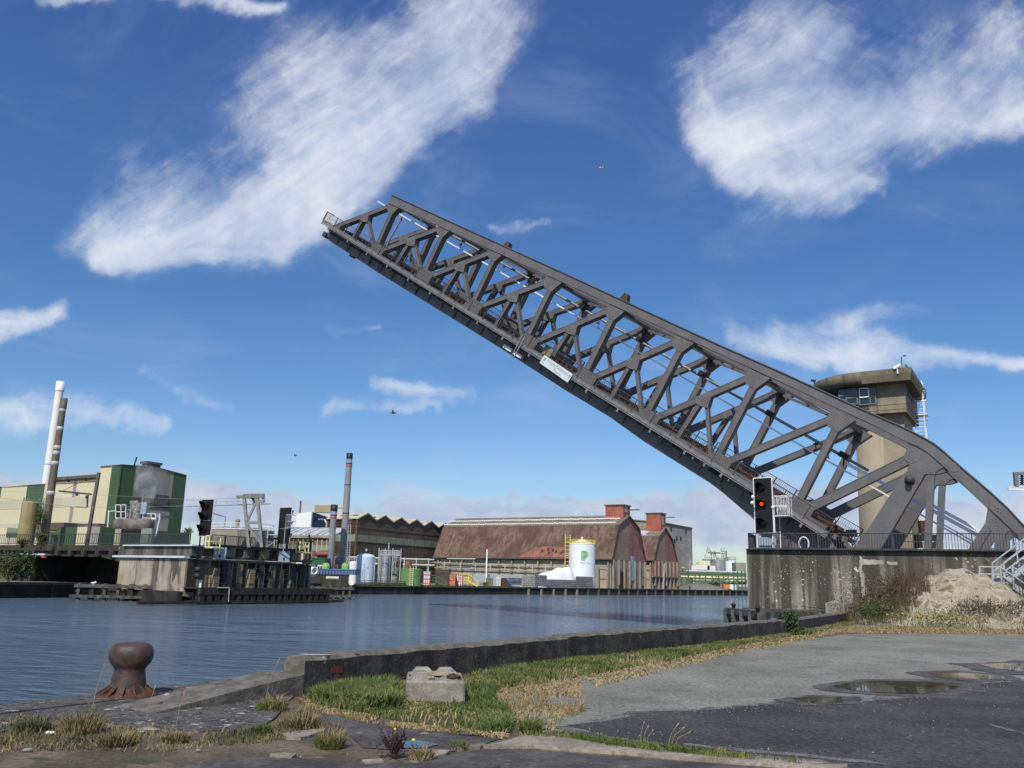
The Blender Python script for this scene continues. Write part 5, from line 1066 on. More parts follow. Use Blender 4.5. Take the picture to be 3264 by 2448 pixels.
# tanks and silos
def tank(xl, xr, yt, d, m, label, dome=.12, name='storage_tank', yb=None, rail=None, cat='tank', z0=GZ, seg=32):
    w = (xr-xl)*d/F_PX; b = col((xl+xr)/2, d+w/2, z0, (yt+1840)/2); H = zat((xl+xr)/2, yt, d+w/2)-z0; r = thing(name, label, cat, b); R = w/2
    mb = MB(); mb.lathe([(R, 0), (R, H)], b, seg); mb.build('shell', m, r)
    mb = MB(); mb.lathe([(R*1.01, H-.02), (R*1.01, H+.06)]+[(R*math.cos(t), H+.06+dome*R*2*math.sin(t)) for t in np.linspace(0, 1.5, 7)]+[(0, H+.06+dome*R*2)], b, seg); mb.build('dome', m, r)
    if rail:
        mb = MB(); n = 20; pts = [b+V((R*math.cos(2*math.pi*i/n), R*math.sin(2*math.pi*i/n), H)) for i in range(n+1)]
        for i in range(n): mb.bar(pts[i], pts[i]+Z*1.1, .09, .09); mb.bar(pts[i]+Z*1.1, pts[i+1]+Z*1.1, .09, .09); mb.bar(pts[i]+Z*.55, pts[i+1]+Z*.55, .07, .07)
        mb.bar(pts[0]+Z*.05, pts[0]+Z*.06, .1, .1)
        for i in range(n): mb.bar(pts[i]+Z*.08, pts[i+1]+Z*.08, .2, .2)
        mb.build('top_railing', rail, r)
    return r, b, H, R
r, b, H, R = tank(655, 866, 1692, 150, 'tank_concrete', 'wide streaked concrete tank with railed top behind the rest pier', .05, rail='white_metal')
mb = MB(); q = b+V((-.4, -1, H+.7)); mb.cyl(q, .35, .9, 10); mb.ball(q+Z*1.0, .45); mb.build('roof_vent', 'hangar_column', r)
mb = MB(); q = b+V((-R*.35, -R*.5, H)); mb.tube([q, q+Z*2.2, q+V((-1.4, 0, 2.6)), q+V((-3.2, 0, 3.1))], .13, 6); mb.build('swan_neck', 'walkway_steel', r)
mb = MB(); q = b+V((R*.95, -R*.4, 0))
for i in range(4): mb.span(q+Z*(1.5+2.3*i), 3.2, 1.8, .15, V((1, 0, 0)), V((0, 1, 0))); 
for dx in (0, 3.2): mb.bar(q+V((dx, 0, 0)), q+V((dx, 0, 9.2)), .15, .15)
for i in range(4): mb.bar(q+Z*(2.6+2.3*i), q+V((3.2, 0, 2.6+2.3*i)), .1, .1); mb.bar(q+Z*(1.5+2.3*i-2.0), q+V((3.2, 0, 1.5+2.3*i)), .14, .2)
mb.build('stair_tower', 'galvanised', r)
r, b, H, R = tank(56, 107, 1604, 158, 'silo_ochre', 'ochre stained silo standing before the cream factory wall', .14, 'silo', cat='silo')
mb = MB(); q = b+V((R+.3, -.3, 0))
for dx in (0, .7): mb.bar(q+V((dx, 0, 0)), q+V((dx, 0, H+1)), .09, .09)
for i in range(20): mb.bar(q+Z*(i*.55), q+V((.7, 0, i*.55)), .06, .06)
for i in range(8): a_ = i*.785; mb.bar(b+V((R*.9*math.cos(a_), R*.9*math.sin(a_), H)), b+V((R*.9*math.cos(a_), R*.9*math.sin(a_), H+1)), .08, .08)
mb.build('ladder', 'walkway_steel', r)
r, b, H, R = tank(1135, 1193, 1776, 177, 'tank_blue', 'pale blue vertical tank standing close to the far quay', .18)
mb = MB(); mb.cyl(b+Z*(H+1.2), .3, .5, 10); mb.tube([b+V((R+.1, -.4, 0)), b+V((R+.1, -.4, H*.9)), b+V((R-.4, -.4, H*.97))], .09, 6); mb.cyl(b+V((.7, -R*.8, H-2.2)), .3, .4, 10); mb.build('fitting', 'galvanised', r)
for xl, xr, d, lb in ((1209, 1245, 185, 'steel silo, the left and brighter of a railed pair'), (1243, 1273, 187, 'grey steel silo, the right one of a railed pair')):
    r, b, H, R = tank(xl, xr, 1771, d, 'steel_silver' if xl < 1240 else 'process_steel', lb, .1, 'silo', cat='silo', rail='galvanised')
    mb = MB(); [mb.lathe([(R*1.01, 0), (R*1.03, .05), (R*1.01, .1)], b+Z*(H*f), 28) for f in (.25, .5, .75)]; mb.build('hoop', 'galvanised', r)
mb = MB(); c = col(1208, 184)
for x in (1206, 1226, 1250, 1276):
    q = col(x, 183.5); mb.bar(q, q+Z*7.6, .14, .14)
mb.bar(col(1206, 183.5)+Z*6.2, col(1276, 183.5)+Z*6.2, .14, .14); mb.bar(col(1236, 183.5)+Z*6, col(1236, 183.5)+Z*8.7, .16, .16)
mb.build('silo_gantry', 'galvanised', None, c, 'slim steel gantry with vent pipe around the twin silos', 'gantry')
r, b, H, R = tank(1272, 1343, 1815, 183, 'tank_green', 'squat grass green tank right of the twin silos', .04)
mb = MB(); q = b+V((.3, -R-.2, 0)); mb.bar(q, q+Z*4, .09, .09); mb.bar(q+V((.6, 0, 0)), q+V((.6, 0, 4)), .09, .09); [mb.bar(q+Z*(.3+.4*i), q+V((.6, 0, .3+.4*i)), .06, .06) for i in range(9)]; mb.build('ladder', 'yellow_cream', r)
for i in range(2): mb = MB(); q = b+V((-2.3+1.9*i, -.5, H+.3)); mb.cyl(q, .72, 1.3, 14); mb.lathe([(.75, .4), (.78, .45), (.75, .5)], q, 14); o = mb.build('drum', 'rust' if i == 0 else 'roof_red', None, q, ('brown rusty drum on the squat green tank, the left of two', 'brown and white drum on the squat green tank, the right of two')[i], 'drum', 'drums on the green tank')
r, b, H, R = tank(1113, 1140, 1795, 186, 'tank_white', 'small white tank with a conical top left of the pale blue tank', .2)
r, b, H, R = tank(1025, 1050, 1805, 150, 'lime', 'flat bright green dome above the blue skip, left of two', .4, 'dome_cover', cat='cover', z0=zat(1037, 1813, 150)); 
r, b, H, R = tank(1088, 1112, 1804, 150, 'lime', 'bright green dome above the blue skip, right of two', .4, 'dome_cover', cat='cover', z0=zat(1100, 1814, 150))
def bx(name, x0, y0, x1, y1, d, depth, m, label, cat, base=None, rot=True, parts=None):
    p0 = col(x0, d, GZ, (y0+y1)/2); p1 = col(x1, d, GZ, (y0+y1)/2); z1 = zat(x0, y0, d); z0 = GZ if base is None else zat(x0, y1, d); w = p1.x-p0.x
    mb = MB(); mb.span(V((p0.x, p0.y, z0)), w, depth, z1-z0, V((1, 0, 0)), V((0, 1, 0))); return mb, p0, w, z0, z1
def qd(x):
    q = ray(x, 1880); s = q.x/q.y
    for a, b in zip(far_q[1:-1], far_q[2:]):
        if a.x/a.y <= s <= b.x/b.y: D_ = b-a; t = (s*a.y-a.x)/(D_.x-s*D_.y); return (a+D_*t).y
    return 200
def simple(name, x0, y0, x1, y1, d, depth, m, label, cat, group=None, extra=None, base=None):
    mb, p0, w, z0, z1 = bx(name, x0, y0, x1, y1, d, depth, m, label, cat, base); r = thing(name, label, cat, V((p0.x+w/2, p0.y+depth/2, z0)), group); mb.build('body', m, r)
    mb = MB(); mb.span(V((p0.x-.08, p0.y-.08, z1-.1)), w+.16, depth+.16, .18, V((1, 0, 0)), V((0, 1, 0))); mb.build('top', m, r)
    if extra: extra(r, p0, w, z0, z1)
    return r
X1, Y1 = V((1, 0, 0)), V((0, 1, 0))
def cab_win(r, p0, w, z0, z1):
    mb = MB(); mb.span(V((p0.x+w*.5, p0.y-.06, z0+(z1-z0)*.35)), w*.36, .08, (z1-z0)*.4, X1, Y1); f = mb.build('window_frame', 'white_paint', r)
    mb = MB(); mb.span(V((p0.x+w*.54, p0.y-.1, z0+(z1-z0)*.4)), w*.12, .06, (z1-z0)*.3, X1, Y1); mb.span(V((p0.x+w*.7, p0.y-.1, z0+(z1-z0)*.4)), w*.12, .06, (z1-z0)*.3, X1, Y1); mb.build('pane', 'glass_dark', f)
simple('site_cabin', 993, 1779, 1034, 1812, 160, 4, 'container_green', 'dark green cabin with a white window behind the blue skip', 'cabin', extra=cab_win)
def ribs(m, n=10):
    def f(r, p0, w, z0, z1):
        mb = MB()
        for i in range(n): mb.span(V((p0.x+w*(i+.3)/n, p0.y-.07, z0+.1)), w*.25/n, .08, (z1-z0)*.85, X1, Y1)
        mb.build('ribs', m, r)
    return f
simple('skip', 995, 1813, 1132, 1829, 148, 5, 'container_blue', 'long blue steel skip behind the low concrete wall', 'skip', extra=ribs('navy', 14), base=1)
simple('concrete_wall', 950, 1829, 1110, 1856, 145, .6, 'dark_concrete', 'low grey concrete wall behind the short timber fender', 'wall', extra=lambda r, p0, w, z0, z1: None)
simple('white_cage_tank', 946, 1794, 984, 1829, 139, 3, 'box_white', 'white caged tank container by the yellow guard of the rest pier', 'tank container', extra=ribs('rail_paint', 6), base=1)
c = at(1040, 1842, 140); mb = MB(); mb.tube([c, c+X1*2.0], .28, 10); mb.build('pipe', 'pipe_pale', None, c, 'short pale horizontal pipe lying before the low grey wall', 'pipe')
c = at(990, 1819, 137); mb = MB(); mb.lathe([(.9, 0), (.9, .8), (.55, 1.1), (.45, 1.1), (.4, .2)], c, 16, axis=V((.75, -.66, 0))); mb.build('fan_cowl', 'white_paint', None, c, 'round white cowl with a dark mouth beside the blue skip', 'cowl')
# red lattice hopper behind the cabin
c = col(1040, 175); rh = thing('hopper', 'red lattice hopper with a domed top behind the green cabin', 'hopper', c); z1 = zat(1040, 1762, 175)
mb = MB(); mb.ball(V((c.x-.5, c.y, z1-.3)), 1.9, 14, 8, (1.1, 1, .4)); mb.build('dome', 'hopper_red', rh); mb = MB()
for i in range(6):
    x = c.x-4+i*1.3; mb.bar(V((x, c.y-1, 0)), V((x, c.y-1, z1-.4)), .16, .16)
for i in range(5):
    z = 1.4+i*1.1; mb.bar(V((c.x-4, c.y-1, z)), V((c.x+2.5, c.y-1, z)), .14, .14)
    mb.bar(V((c.x-4+i*1.3, c.y-1, 1.4)), V((c.x-2.7+i*1.3, c.y-1, z1-.4)), .12, .12)
mb.build('lattice', 'hopper_red', rh)
# white and navy building, brown shed, saw-tooth hall
wb = thing('storage_building', 'white and navy block building behind the brown shed', 'building', col(985, 290)); zt = zat(980, 1634, 290)
A0, A1, A2 = col(918, 290, GZ, 1660), col(991, 285, GZ, 1660), col(1053, 300, GZ, 1660)
mb = MB(); mb.prism([A0, A1, A1+Z*(zt-GZ), A0+Z*(zt-1-GZ)], NX*.5); mb.build('white_wall', 'white_paint', wb); mb = MB(); mb.prism([A1, A2, A2+Z*(zt-.9-GZ), A1+Z*(zt-GZ)], EX*.5); mb.build('navy_wall', 'navy', wb)
mb = MB(); q = A1.lerp(A2, .4)-Y1*1.2+Z*(zat(1012, 1683, 290)-GZ); mb.tube([q-Z*2+X1*3, q+X1*3+Z*1.5, q+X1*2+Z*3, q+Z*2.8], .45, 8); mb.bar(q-X1*2-Z*1, q+X1*1.2-Z*1, .3, .3); mb.build('duct', 'galvanised', wb)
mb = MB(); q = A1.lerp(A2, .1)+Z*(zt-GZ); mb.span(q+Y1, 7, 3, 2.4, X1, Y1); mb.bar(q+X1*7+Y1+Z*1.8, q+X1*11+Y1+Z*1.4, .6, .5); mb.build('conveyor', 'ochre_wall', wb); mb = MB(); q = A0.lerp(A1, .4)+Z*(zt-GZ)+Y1*3; mb.bar(q, q+Z*4, .5, .5); mb.build('flue', 'pipe_dark', wb)
sh = thing('shed', 'long low brown shed with a striped skylight roof', 'shed', col(960, 222)); s0, s1 = col(856, 232, GZ, 1700), col(1052, 228, GZ, 1700)
sd_ = (s1-s0).normalized(); sn_ = V((-sd_.y, sd_.x, 0)); ze = zat(960, 1710, 222); zr = zat(960, 1685, 232)
mb = MB(); mb.prism([s0, s1, s1+Z*(ze-GZ), s0+Z*(ze-GZ)], sn_*.4); mb.build('wall', 'brown_cladding', sh)
mb = MB(); mb.prism([s0-sn_*.6+Z*(ze-GZ), s1-sn_*.6+Z*(ze-GZ), s1+sn_*11+Z*(zr-GZ+.6), s0+sn_*11+Z*(zr-GZ+.6)], Z*.3); rf = mb.build('roof', 'shed_roof', sh)
mb = MB(); L = (s1-s0).length
for i in range(11):
    a = s0+sd_*(L*(.04+.088*i))+Z*(ze-GZ+.35); up = (sn_*11.6+Z*(zr-ze+.6)); mb.prism([a+up*.1, a+sd_*2.2+up*.1, a+sd_*2.2+up*.8, a+up*.8], Z*.3)
mb.build('skylight', 'skylight', rf)
mb = MB(); mb.bar(s0-sn_*.08+Z*(zat(960, 1742, 222)), s1-sn_*.08+Z*(zat(960, 1742, 222)), .1, 1.6); mb.build('sage_band', 'sage_panel', sh)
mb = MB()
for i in range(13): q = s0.lerp(s1, (i+.5)/13)-sn_*.1; mb.bar(q+Z*3.2, q+Z*(ze-.3), .22, .1)
mb.build('down_pipe', 'pipe_pale', sh)
h0, h1 = col(1140, 268, GZ, 1700), col(1424, 312, GZ, 1690); hd = (h1-h0).normalized(); hn = V((-hd.y, hd.x, 0)); HL = (h1-h0).length; back = -XE*.0+V((-hd.y, hd.x, 0))
C3 = lambda x, y: (1100+x/3.687, 1550+y/3.687)
prof = [(145, 412), (262, 333), (358, 412), (462, 353), (556, 432), (652, 375), (740, 450), (832, 393), (915, 467), (1005, 412), (1088, 483), (1172, 430), (1215, 475)]
pp = []
for p in prof:
    x, y = C3(*p); t = along(h0, hd, x, y); q = h0+hd*t; pp.append((t, zat(x, y, q.y)))
ztp = sum(z for _, z in pp[1::2])/6; zvl = sum(z for _, z in pp[0::2])/7
pts_ = [(i*HL/12, (ztp if i % 2 else zvl)) for i in range(13)]
pts_ = [(pp[i][0], (ztp if i % 2 else zvl)) for i in range(13)]
saw = thing('sawtooth_hall', 'dark brown factory hall with six saw-tooth gables', 'factory', h0)
mb = MB(); mb.prism([h0+hd*pts_[0][0], h0+hd*pts_[-1][0]]+[h0+hd*t+Z*(z-GZ) for t, z in reversed(pts_)], hn*.5); mb.build('gable_wall', 'hall_cladding', saw)
sideD = hn
mb = MB(); mb.prism([h0, h0+sideD*12, h0+sideD*12+Z*(zvl-GZ), h0+Z*(zvl-GZ)], hn*.4); mb.build('side_wall', 'brown_cladding', saw)
for k in range(6):
    (ta, za), (tb, zb_), (tc, zc) = pts_[2*k], pts_[2*k+1], pts_[2*k+2]
    mb = MB(); ex_ = sideD*13; o = -hn*.5; A_, B_, C_ = h0+hd*ta+Z*(za-GZ)+o, h0+hd*tb+Z*(zb_-GZ)+o, h0+hd*tc+Z*(zc-GZ)+o
    mb.prism([A_-Z*.0, B_, B_+Z*.35, A_+Z*.35], ex_); mb.prism([B_, C_, C_+Z*.35, B_+Z*.35], ex_); rf = mb.build('roof', 'hall_roof', saw)
    mb = MB(); e0 = (B_-A_); mb.prism([A_+e0*.35+sideD*2+Z*.36, A_+e0*.6+sideD*2+Z*.36, A_+e0*.6+sideD*4+Z*.36, A_+e0*.35+sideD*4+Z*.36], Z*.05); mb.prism([A_+e0*.35+sideD*6+Z*.36, A_+e0*.6+sideD*6+Z*.36, A_+e0*.6+sideD*9+Z*.36, A_+e0*.35+sideD*9+Z*.36], Z*.05); mb.build('roof_light', 'navy' if k < 2 else 'skylight', rf)
mb = MB()
for z in (5, 8.2, 11.8, 16.2): mb.bar(h0-hn*.04+Z*z, h0+hd*HL-hn*.04+Z*z, .1, .18)
for i in range(24): q = h0+hd*(HL*(i+.5)/24)-hn*.04; mb.bar(q+Z*(1+2*(i % 3)), q+Z*(11.5+(i*7 % 5)), .12, .1)
mb.build('cladding_rail', 'hall_line', saw)
mb = MB()
for z0_, hh in ((13.2, 2.1), (6.6, 1.5)): mb.bar(h0-hn*.03+hd*.2+Z*z0_, h0+hd*HL-hn*.03+Z*z0_, .08, hh); mb.bar(h0+sideD*.2-sideD.cross(Z)*.03+Z*z0_, h0+sideD*12-hn*.03+Z*z0_, .12, hh)
mb.build('sage_band', 'sage_panel', saw)
mb = MB(); q = h0-hn*.1+hd*(HL*.86)+Z*8.6; mb.bar(q, q+hd*2.5, .1, 1.4); mb.build('blue_panel', 'container_blue', saw)
# the two great hangars: steep mansard roofs with gables to the right
C4 = lambda x, y: (1600+x/2.765, 1550+y/2.765)
G0 = col(1949, 262)
def gn(x, y):                                        # point on the gable plane (square to the long side)
    p = pl(x, y, G0, XE); return p
def hangar(gpts, L, lab, wallz, name='hangar', m_left='gable_brown', P=None, ribs_=14, white=True, tower=None):
    P = P or G0; nm = XE
    q = [pl(*C4(*p), P, nm) for p in gpts]           # left base, left break, apex, right break, right base (on the gable plane)
    zb_ = (q[1].z+q[3].z)/2; n_ = [p.dot(NX) for p in q]; mid = q[2].dot(NX)
    hb = (n_[3]-n_[1])/2; hw = (n_[4]-n_[0])/2; o = P-NX*(P.dot(NX))
    def at_(nn, z, t=0): return V((o.x, o.y, 0))+NX*(mid+nn)+EX*t+Z*z
    r = thing(name, lab, 'hangar', at_(0, GZ)); za = q[2].z
    pr = [(-hw, wallz), (-hb, zb_), (0, za), (hb, zb_), (hw, wallz)]
    mb = MB().use('gable_brown'); mb.prism([at_(-hw, wallz, .3), at_(-hb, zb_, .3), at_(0, za, .3), at_(.02*hw, wallz, .3)], EX*.4); mb.use('gable_red'); mb.prism([at_(.02*hw, wallz, .3), at_(0, za, .3), at_(hb, zb_, .3), at_(hw, wallz, .3)], EX*.4); mb.build('gable', 'gable_brown', r)
    names = ('roof_slope', 'roof_ridge', 'roof_ridge', 'roof_slope')
    for i in range(4):
        a, b = pr[i], pr[i+1]; th = .35; nx_, nz_ = -(b[1]-a[1]), (b[0]-a[0]); ll = math.hypot(nx_, nz_); nx_, nz_ = nx_/ll*th, nz_/ll*th
        mb = MB(); mb.prism([at_(a[0], a[1], -.25), at_(b[0], b[1], -.25), at_(b[0]+nx_, b[1]+nz_, -.25), at_(a[0]+nx_, a[1]+nz_, -.25)], EX*(L+.5)); rf = mb.build(names[i], 'hangar_ridge' if i in (1, 2) else 'hangar_roof', r)
        if i == 1 and white:
            for f in (.2, .62):
                mb = MB(); aa = V(at_(a[0]+(b[0]-a[0])*f+nx_*1.2, a[1]+(b[1]-a[1])*f+nz_*1.5, 2)); nn_ = int(L/.95)
                for k in range(nn_):
                    mb.box(aa+EX*(k*.95)+Z*random.uniform(-.06, .06), (.8, .7, .36), (EX, NX, Z))
                mb.build('skylight_row', 'white_paint', rf)
        if i == 0:
            mb = MB(); e = [at_(a[0]+nx_*1.0-.0, a[1]+.1, t) for t in (-.3, L+.3)]; mb.bar(e[0], e[1], .5, .35); mb.build('gutter', 'pipe_dark', rf)
    mb = MB(); mb.prism([at_(-hw+.6, GZ, .4), at_(hw-.6, GZ, .4), at_(hw-.3, wallz, .4), at_(-hw+.3, wallz, .4)], EX*.4); mb.build('end_wall', 'salty_wall', r)
    for k in range(7):
        nn = -hw+.8+(2*hw-1.8)*k/6; mb = MB(); mb.prism([at_(nn, GZ, .3), at_(nn+.55, GZ, .3), at_(nn+.45, wallz, .3), at_(nn+.1, wallz, .3)], -EX*.7); mb.build('buttress', 'hangar_column', r)
    mb = MB(); mb.span(at_(-hw+.8, GZ, .5), L-1, .4, wallz-GZ-.3, EX, NX); mb.build('side_wall', 'hangar_wall', r)
    for k in range(ribs_):
        t = 1+(L-3)*k/(ribs_-1); mb = MB(); mb.prism([at_(-hw+.8, GZ, t), at_(-hw-.5, GZ, t), at_(-hw+.1, wallz-.4, t), at_(-hw+.8, wallz-.4, t)], EX*.55); mb.prism([at_(-hw-.2, wallz*.62, t-.1), at_(-hw+.8, wallz*.62, t-.1), at_(-hw+.8, wallz*.5, t-.1), at_(-hw+.3, wallz*.5, t-.1)], EX*.75); mb.build('buttress', 'hangar_column', r)
    mb = MB()
    for z in (wallz*.33, wallz*.66): mb.bar(at_(-hw+.72, z, .5), at_(-hw+.72, z, L-.5), .2, .25)
    mb.build('wall_beam', 'hangar_column', r)
    return r, at_, hb, hw, zb_, za
wz = gn(*C4(960, 645)).z
r, at_, hb, hw, zb_, za = hangar([(965, 640), (1030, 350), (1120, 265), (1210, 375), (1265, 660)], along(gn(*C4(965, 640)), EX, 1383, 1772), 'long rust brown hangar with a mansard roof and white skylight rows', wz)
big = r
mb = MB(); e = [at_(-hw*.99+.15, wz+.35, t) for t in (10, 33)]; sl_ = (V(at_(-hb, zb_, 0))-V(at_(-hw, wz, 0))).normalized(); up_ = sl_
nrm_ = up_.cross(EX).normalized(); nrm_ = nrm_ if nrm_.z > 0 else -nrm_
o_ = V(at_(-hw, wz, 0))+nrm_*.37
pts = [o_+EX*t+up_*h for t, h in ((11, .3), (33, .3), (31, 1.6), (27, 3.6), (23, 4.3), (18, 4.0), (15, 2.6), (13, 1.2))]
mb.prism(pts, nrm_*.03); mb.build('red_patch', 'roof_red', big)
mb = MB()
for t, h in ((19, 1.8), (20.2, 2.2), (21.5, 1.3), (22.1, 2.6), (17, 1.5), (24, 2.0), (16.2, 1.9)): q = o_+EX*t+up_*h; mb.prism([q, q+EX*.7, q+EX*.7+up_*1.0, q+up_*1.0], nrm_*.06)
mb.build('missing_tiles', 'hall_line', big)
def btower(at_, za, x0, y0, lab, w, l, par, zt_):
    mb = MB(); q = at_(-w/2-.4, za-2.5, .6); mb.span(q, l, w, zt_-(za-2.5), EX, NX); t = mb.build('hoist_tower', 'brick_red', par)
    mb = MB(); mb.span(at_(-w/2-.7, zt_, .3), l+.6, w+.6, .35, EX, NX); mb.build('tower_roof', 'vent_brown', t); mb = MB(); mb.span(at_(-w/2+.6, za+1.2, .55), .1, w*.45, (zt_-za)*.62, EX, NX); mb.build('opening', 'hangar_wall', t)
    mb = MB(); mb.bar(at_(0, zt_-1.2, .6), at_(0, zt_-1.2, -3.6), .3, .35); mb.build('hoist_beam', 'pipe_dark', t)
btower(at_, za, 0, 0, '', 5.2, 6.2, big, zat(1990, 1613, 273))
mb = MB(); q = at_(-hw*.45, GZ, .25); mb.span(q, -.1, 2.2, 5, EX, NX); mb.build('door', 'hall_line', big)
mb = MB(); q = at_(hw*.12, GZ+2.5, .2); mb.span(q, -.12, 2.6, wz*.9, EX, NX); mb.build('blue_panel', 'pale_blue_steel', big)
mb = MB(); q = at_(-hw-.1, GZ, 4); mb.span(q, 5, -.5, wz*.75, EX, NX); mb.build('white_door', 'gable_pale', big)
G1 = col(2120, 312, GZ, 1780)
r2, at2, hb2, hw2, zb2, za2 = hangar([(1345, 655), (1385, 450), (1440, 370), (1500, 465), (1555, 655)], 45, 'smaller rust red hangar behind the long one, steep roof', pl(*C4(1345, 655), G1, XE).z, P=G1, white=False, ribs_=6)
btower(at2, za2, 0, 0, '', 4.8, 5.6, r2, zat(2105, 1642, 318))
z0q = pl(*C4(1345, 655), G1, XE).z
mb = MB().use('gable_red'); mb.prism([at2(-hw2-1.3, 4, .1), at2(hw2+1.6, 4, .1), at2(hw2+.2, z0q+.3, .25), at2(-hw2-.2, z0q+.3, .25)], EX*.2); mb.build('lower_gable', 'gable_red', r2)
mb = MB(); q = at2(-hw2-1.6, 4, -.2); mb.bar(q, at2(hw2+1.8, 4, -.2), .5, .4); mb.build('ledge', 'hangar_column', r2)
mb = MB(); q = at2(-1, za2-6, 7); mb.prism([at2(-hb2*.95, zb2+.6, 5), at2(-.3*hb2, za2-1.2, 5), at2(-.3*hb2, za2-1.2, 30), at2(-hb2*.95, zb2+.6, 30)], Z*.5); mb.build('roof_lights', 'skylight', r2)
ld = MB(); q = at2(-hw2*.45, 0, -.8)
for i in range(16): ld.bar(q+NX*(i*.09)+Z*(i*.55), q+NX*(i*.09+.9)+Z*(i*.55), .12, .2)
for s in (0, .9): ld.bar(q+NX*s, q+NX*(s+1.45)+Z*8.6, .1, .1)
ld.build('ladder', 'white_paint', r2)
mb = MB(); q = at_(hw+1, GZ, 3); mb.span(q, 12, 5, 7, EX, NX); mb.span(q-EX*.3+Z*5.2, 3, 5.4, 1.4, EX, NX); mb.build('link_building', 'hall_line', None, q, 'dark low link building between the two rust red hangars', 'building')
# old block building behind the hangars
ob = thing('old_block', 'tall patched grey and ochre block behind the smaller hangar', 'building', col(2123, 352)); o0, o1 = col(2121, 336, GZ, 1700), col(2206, 352, GZ, 1700); zL, zR = zat(2121, 1668, 336), zat(2206, 1684, 352)
oN = V((-(o1-o0).y, (o1-o0).x, 0)).normalized()
mb = MB(); mb.prism([o0, o1, o1+Z*(zR-GZ), o0+Z*(zL-GZ)], oN*.5); mb.build('grey_wall', 'old_block', ob)
oL = col(2015, 352); mb = MB(); mb.prism([oL, o0, o0+Z*(zL-GZ), oL+Z*(zat(2015, 1657, 352)-GZ)], oN*.5); mb.build('ochre_wall', 'ochre_wall', ob)
mb = MB(); mb.bar(o0+Z*(zL-GZ), o1+Z*(zR-GZ), .8, .5); mb.bar(oL+Z*(zat(2015, 1657, 352)-GZ), o0+Z*(zL-GZ), .8, .5); mb.build('roof_edge', 'pipe_dark', ob)
od = (o1-o0).normalized(); oL_ = (o1-o0).length
for x, y in ((1490, 380), (1620, 400), (1520, 480), (1540, 460), (1575, 460), (1520, 530)):
    q = pl(*C4(x, y), o0, oN)-oN*.06; mb = MB(); mb.box(q, (1.0, .1, 1.5), (od, oN, Z)); mb.build('window', 'hall_line', ob)
mb = MB(); q = pl(*C4(1565, 650), o0, oN)-oN*.05; mb.box(q, (2.4, .08, 9), (od, oN, Z)); mb.build('blue_patch', 'mauve_cladding', ob)
# white tank with the green letter, salt heap and its block walls
pt_ = thing('product_tank', 'white tank with a green striped letter P and a yellow railed top', 'tank', col(1855, 232)); d = 244; w = (1896.6-1813)*d/F_PX; R = w/2; b = col(1855, d+R, GZ, 1770); H = zat(1855, 1735, d+R)-GZ
b.z = GZ; mb = MB(); mb.lathe([(R, 0), (R, H)], b, 40); mb.build('shell', 'tank_white', pt_); mb = MB(); mb.lathe([(R*1.02, H-.05), (R*1.02, H+.12), (R*.95, H+.2), (0, H+1.6)], b, 40); mb.cyl(b+Z*(H+1.5), .3, .6, 10); mb.build('roof', 'yellow_cream', pt_)
vd_ = (V((CAM.x, CAM.y, 0))-V((b.x, b.y, 0))).normalized(); sd2 = Z.cross(vd_).normalized()
def oncyl(u, v, e): a = u/R; return b+vd_*((R+e)*math.cos(a))+sd2*((R+e)*math.sin(a))+Z*v
u0, v0 = (1863.5-1855)*d/F_PX, zat(1863, 1768, d)-GZ; sc_ = 1/2.765*d/F_PX
def patch(mb, outer, e=.04):
    mb.add([oncyl(u, v, e) for u, v in outer], [tuple(range(len(outer)))])
mb = MB(); X = lambda x: (x-697)*sc_+(1600+697/2.765-1855)*d/F_PX; Y = lambda y: zat(1863, 1550+y/2.765, d)-GZ
for i in range(3):
    x0 = 698+i*13; mb.add([oncyl(X(x0), Y(655), .04), oncyl(X(x0+10), Y(655), .04), oncyl(X(x0+10), Y(568+i*2), .04), oncyl(X(x0), Y(568+i*2), .04)], [(0, 1, 2, 3)])
for i in range(3):                                   # bowl of the letter, three nested bands
    ro, ri = 33-i*10, 33-i*10-7.5; cx_, cy_ = 727, 601; seg = 14; vs = []
    for j in range(seg+1): t = math.radians(-90+180*j/seg); vs += [oncyl(X(cx_+ro*math.cos(t)), Y(cy_+ro*math.sin(t)), .04), oncyl(X(cx_+ri*math.cos(t)), Y(cy_+ri*math.sin(t)), .04)]
    mb.add(vs, [(2*j, 2*j+2, 2*j+3, 2*j+1) for j in range(seg)])
    for sg in (-1, 1):
        ya, yb_ = cy_+sg*ro, cy_+sg*ri; mb.add([oncyl(X(706+i*10), Y(ya), .045), oncyl(X(cx_), Y(ya), .045), oncyl(X(cx_), Y(yb_), .045), oncyl(X(706+i*10), Y(yb_), .045)], [(0, 1, 2, 3)])
mb.build('letter_mark', 'logo_green', pt_)
mb = MB(); vs, fs = text_shape('PRAYON', .8); cx_ = X(737); cz_ = Y(678); mb.add([oncyl(cx_+p[0]*.95, cz_+p[1]*.82, .04) for p in vs], fs); mb.build('lettering', 'logo_grey', pt_)
mb = MB(); q = b-sd2*(R*.9)+vd_*1.0
for (du, dv) in ((0, 0), (-1.4, 0), (0, 1.2), (-1.4, 1.2)): mb.bar(q+sd2*du*1.0-vd_*dv+Z*5, q+sd2*du-vd_*dv+Z*(H+2.6), .13, .13)
for i in range(9): z = 5+i*1.1; mb.bar(q+Z*z, q-sd2*1.4+Z*z, .1, .1); mb.bar(q-sd2*1.4+Z*z, q-sd2*1.4-vd_*1.2+Z*z, .1, .1)
for i in range(3): mb.span(q-sd2*1.4+Z*(5.2+i*3.6), 1.4, 1.3, .12, sd2, -vd_)
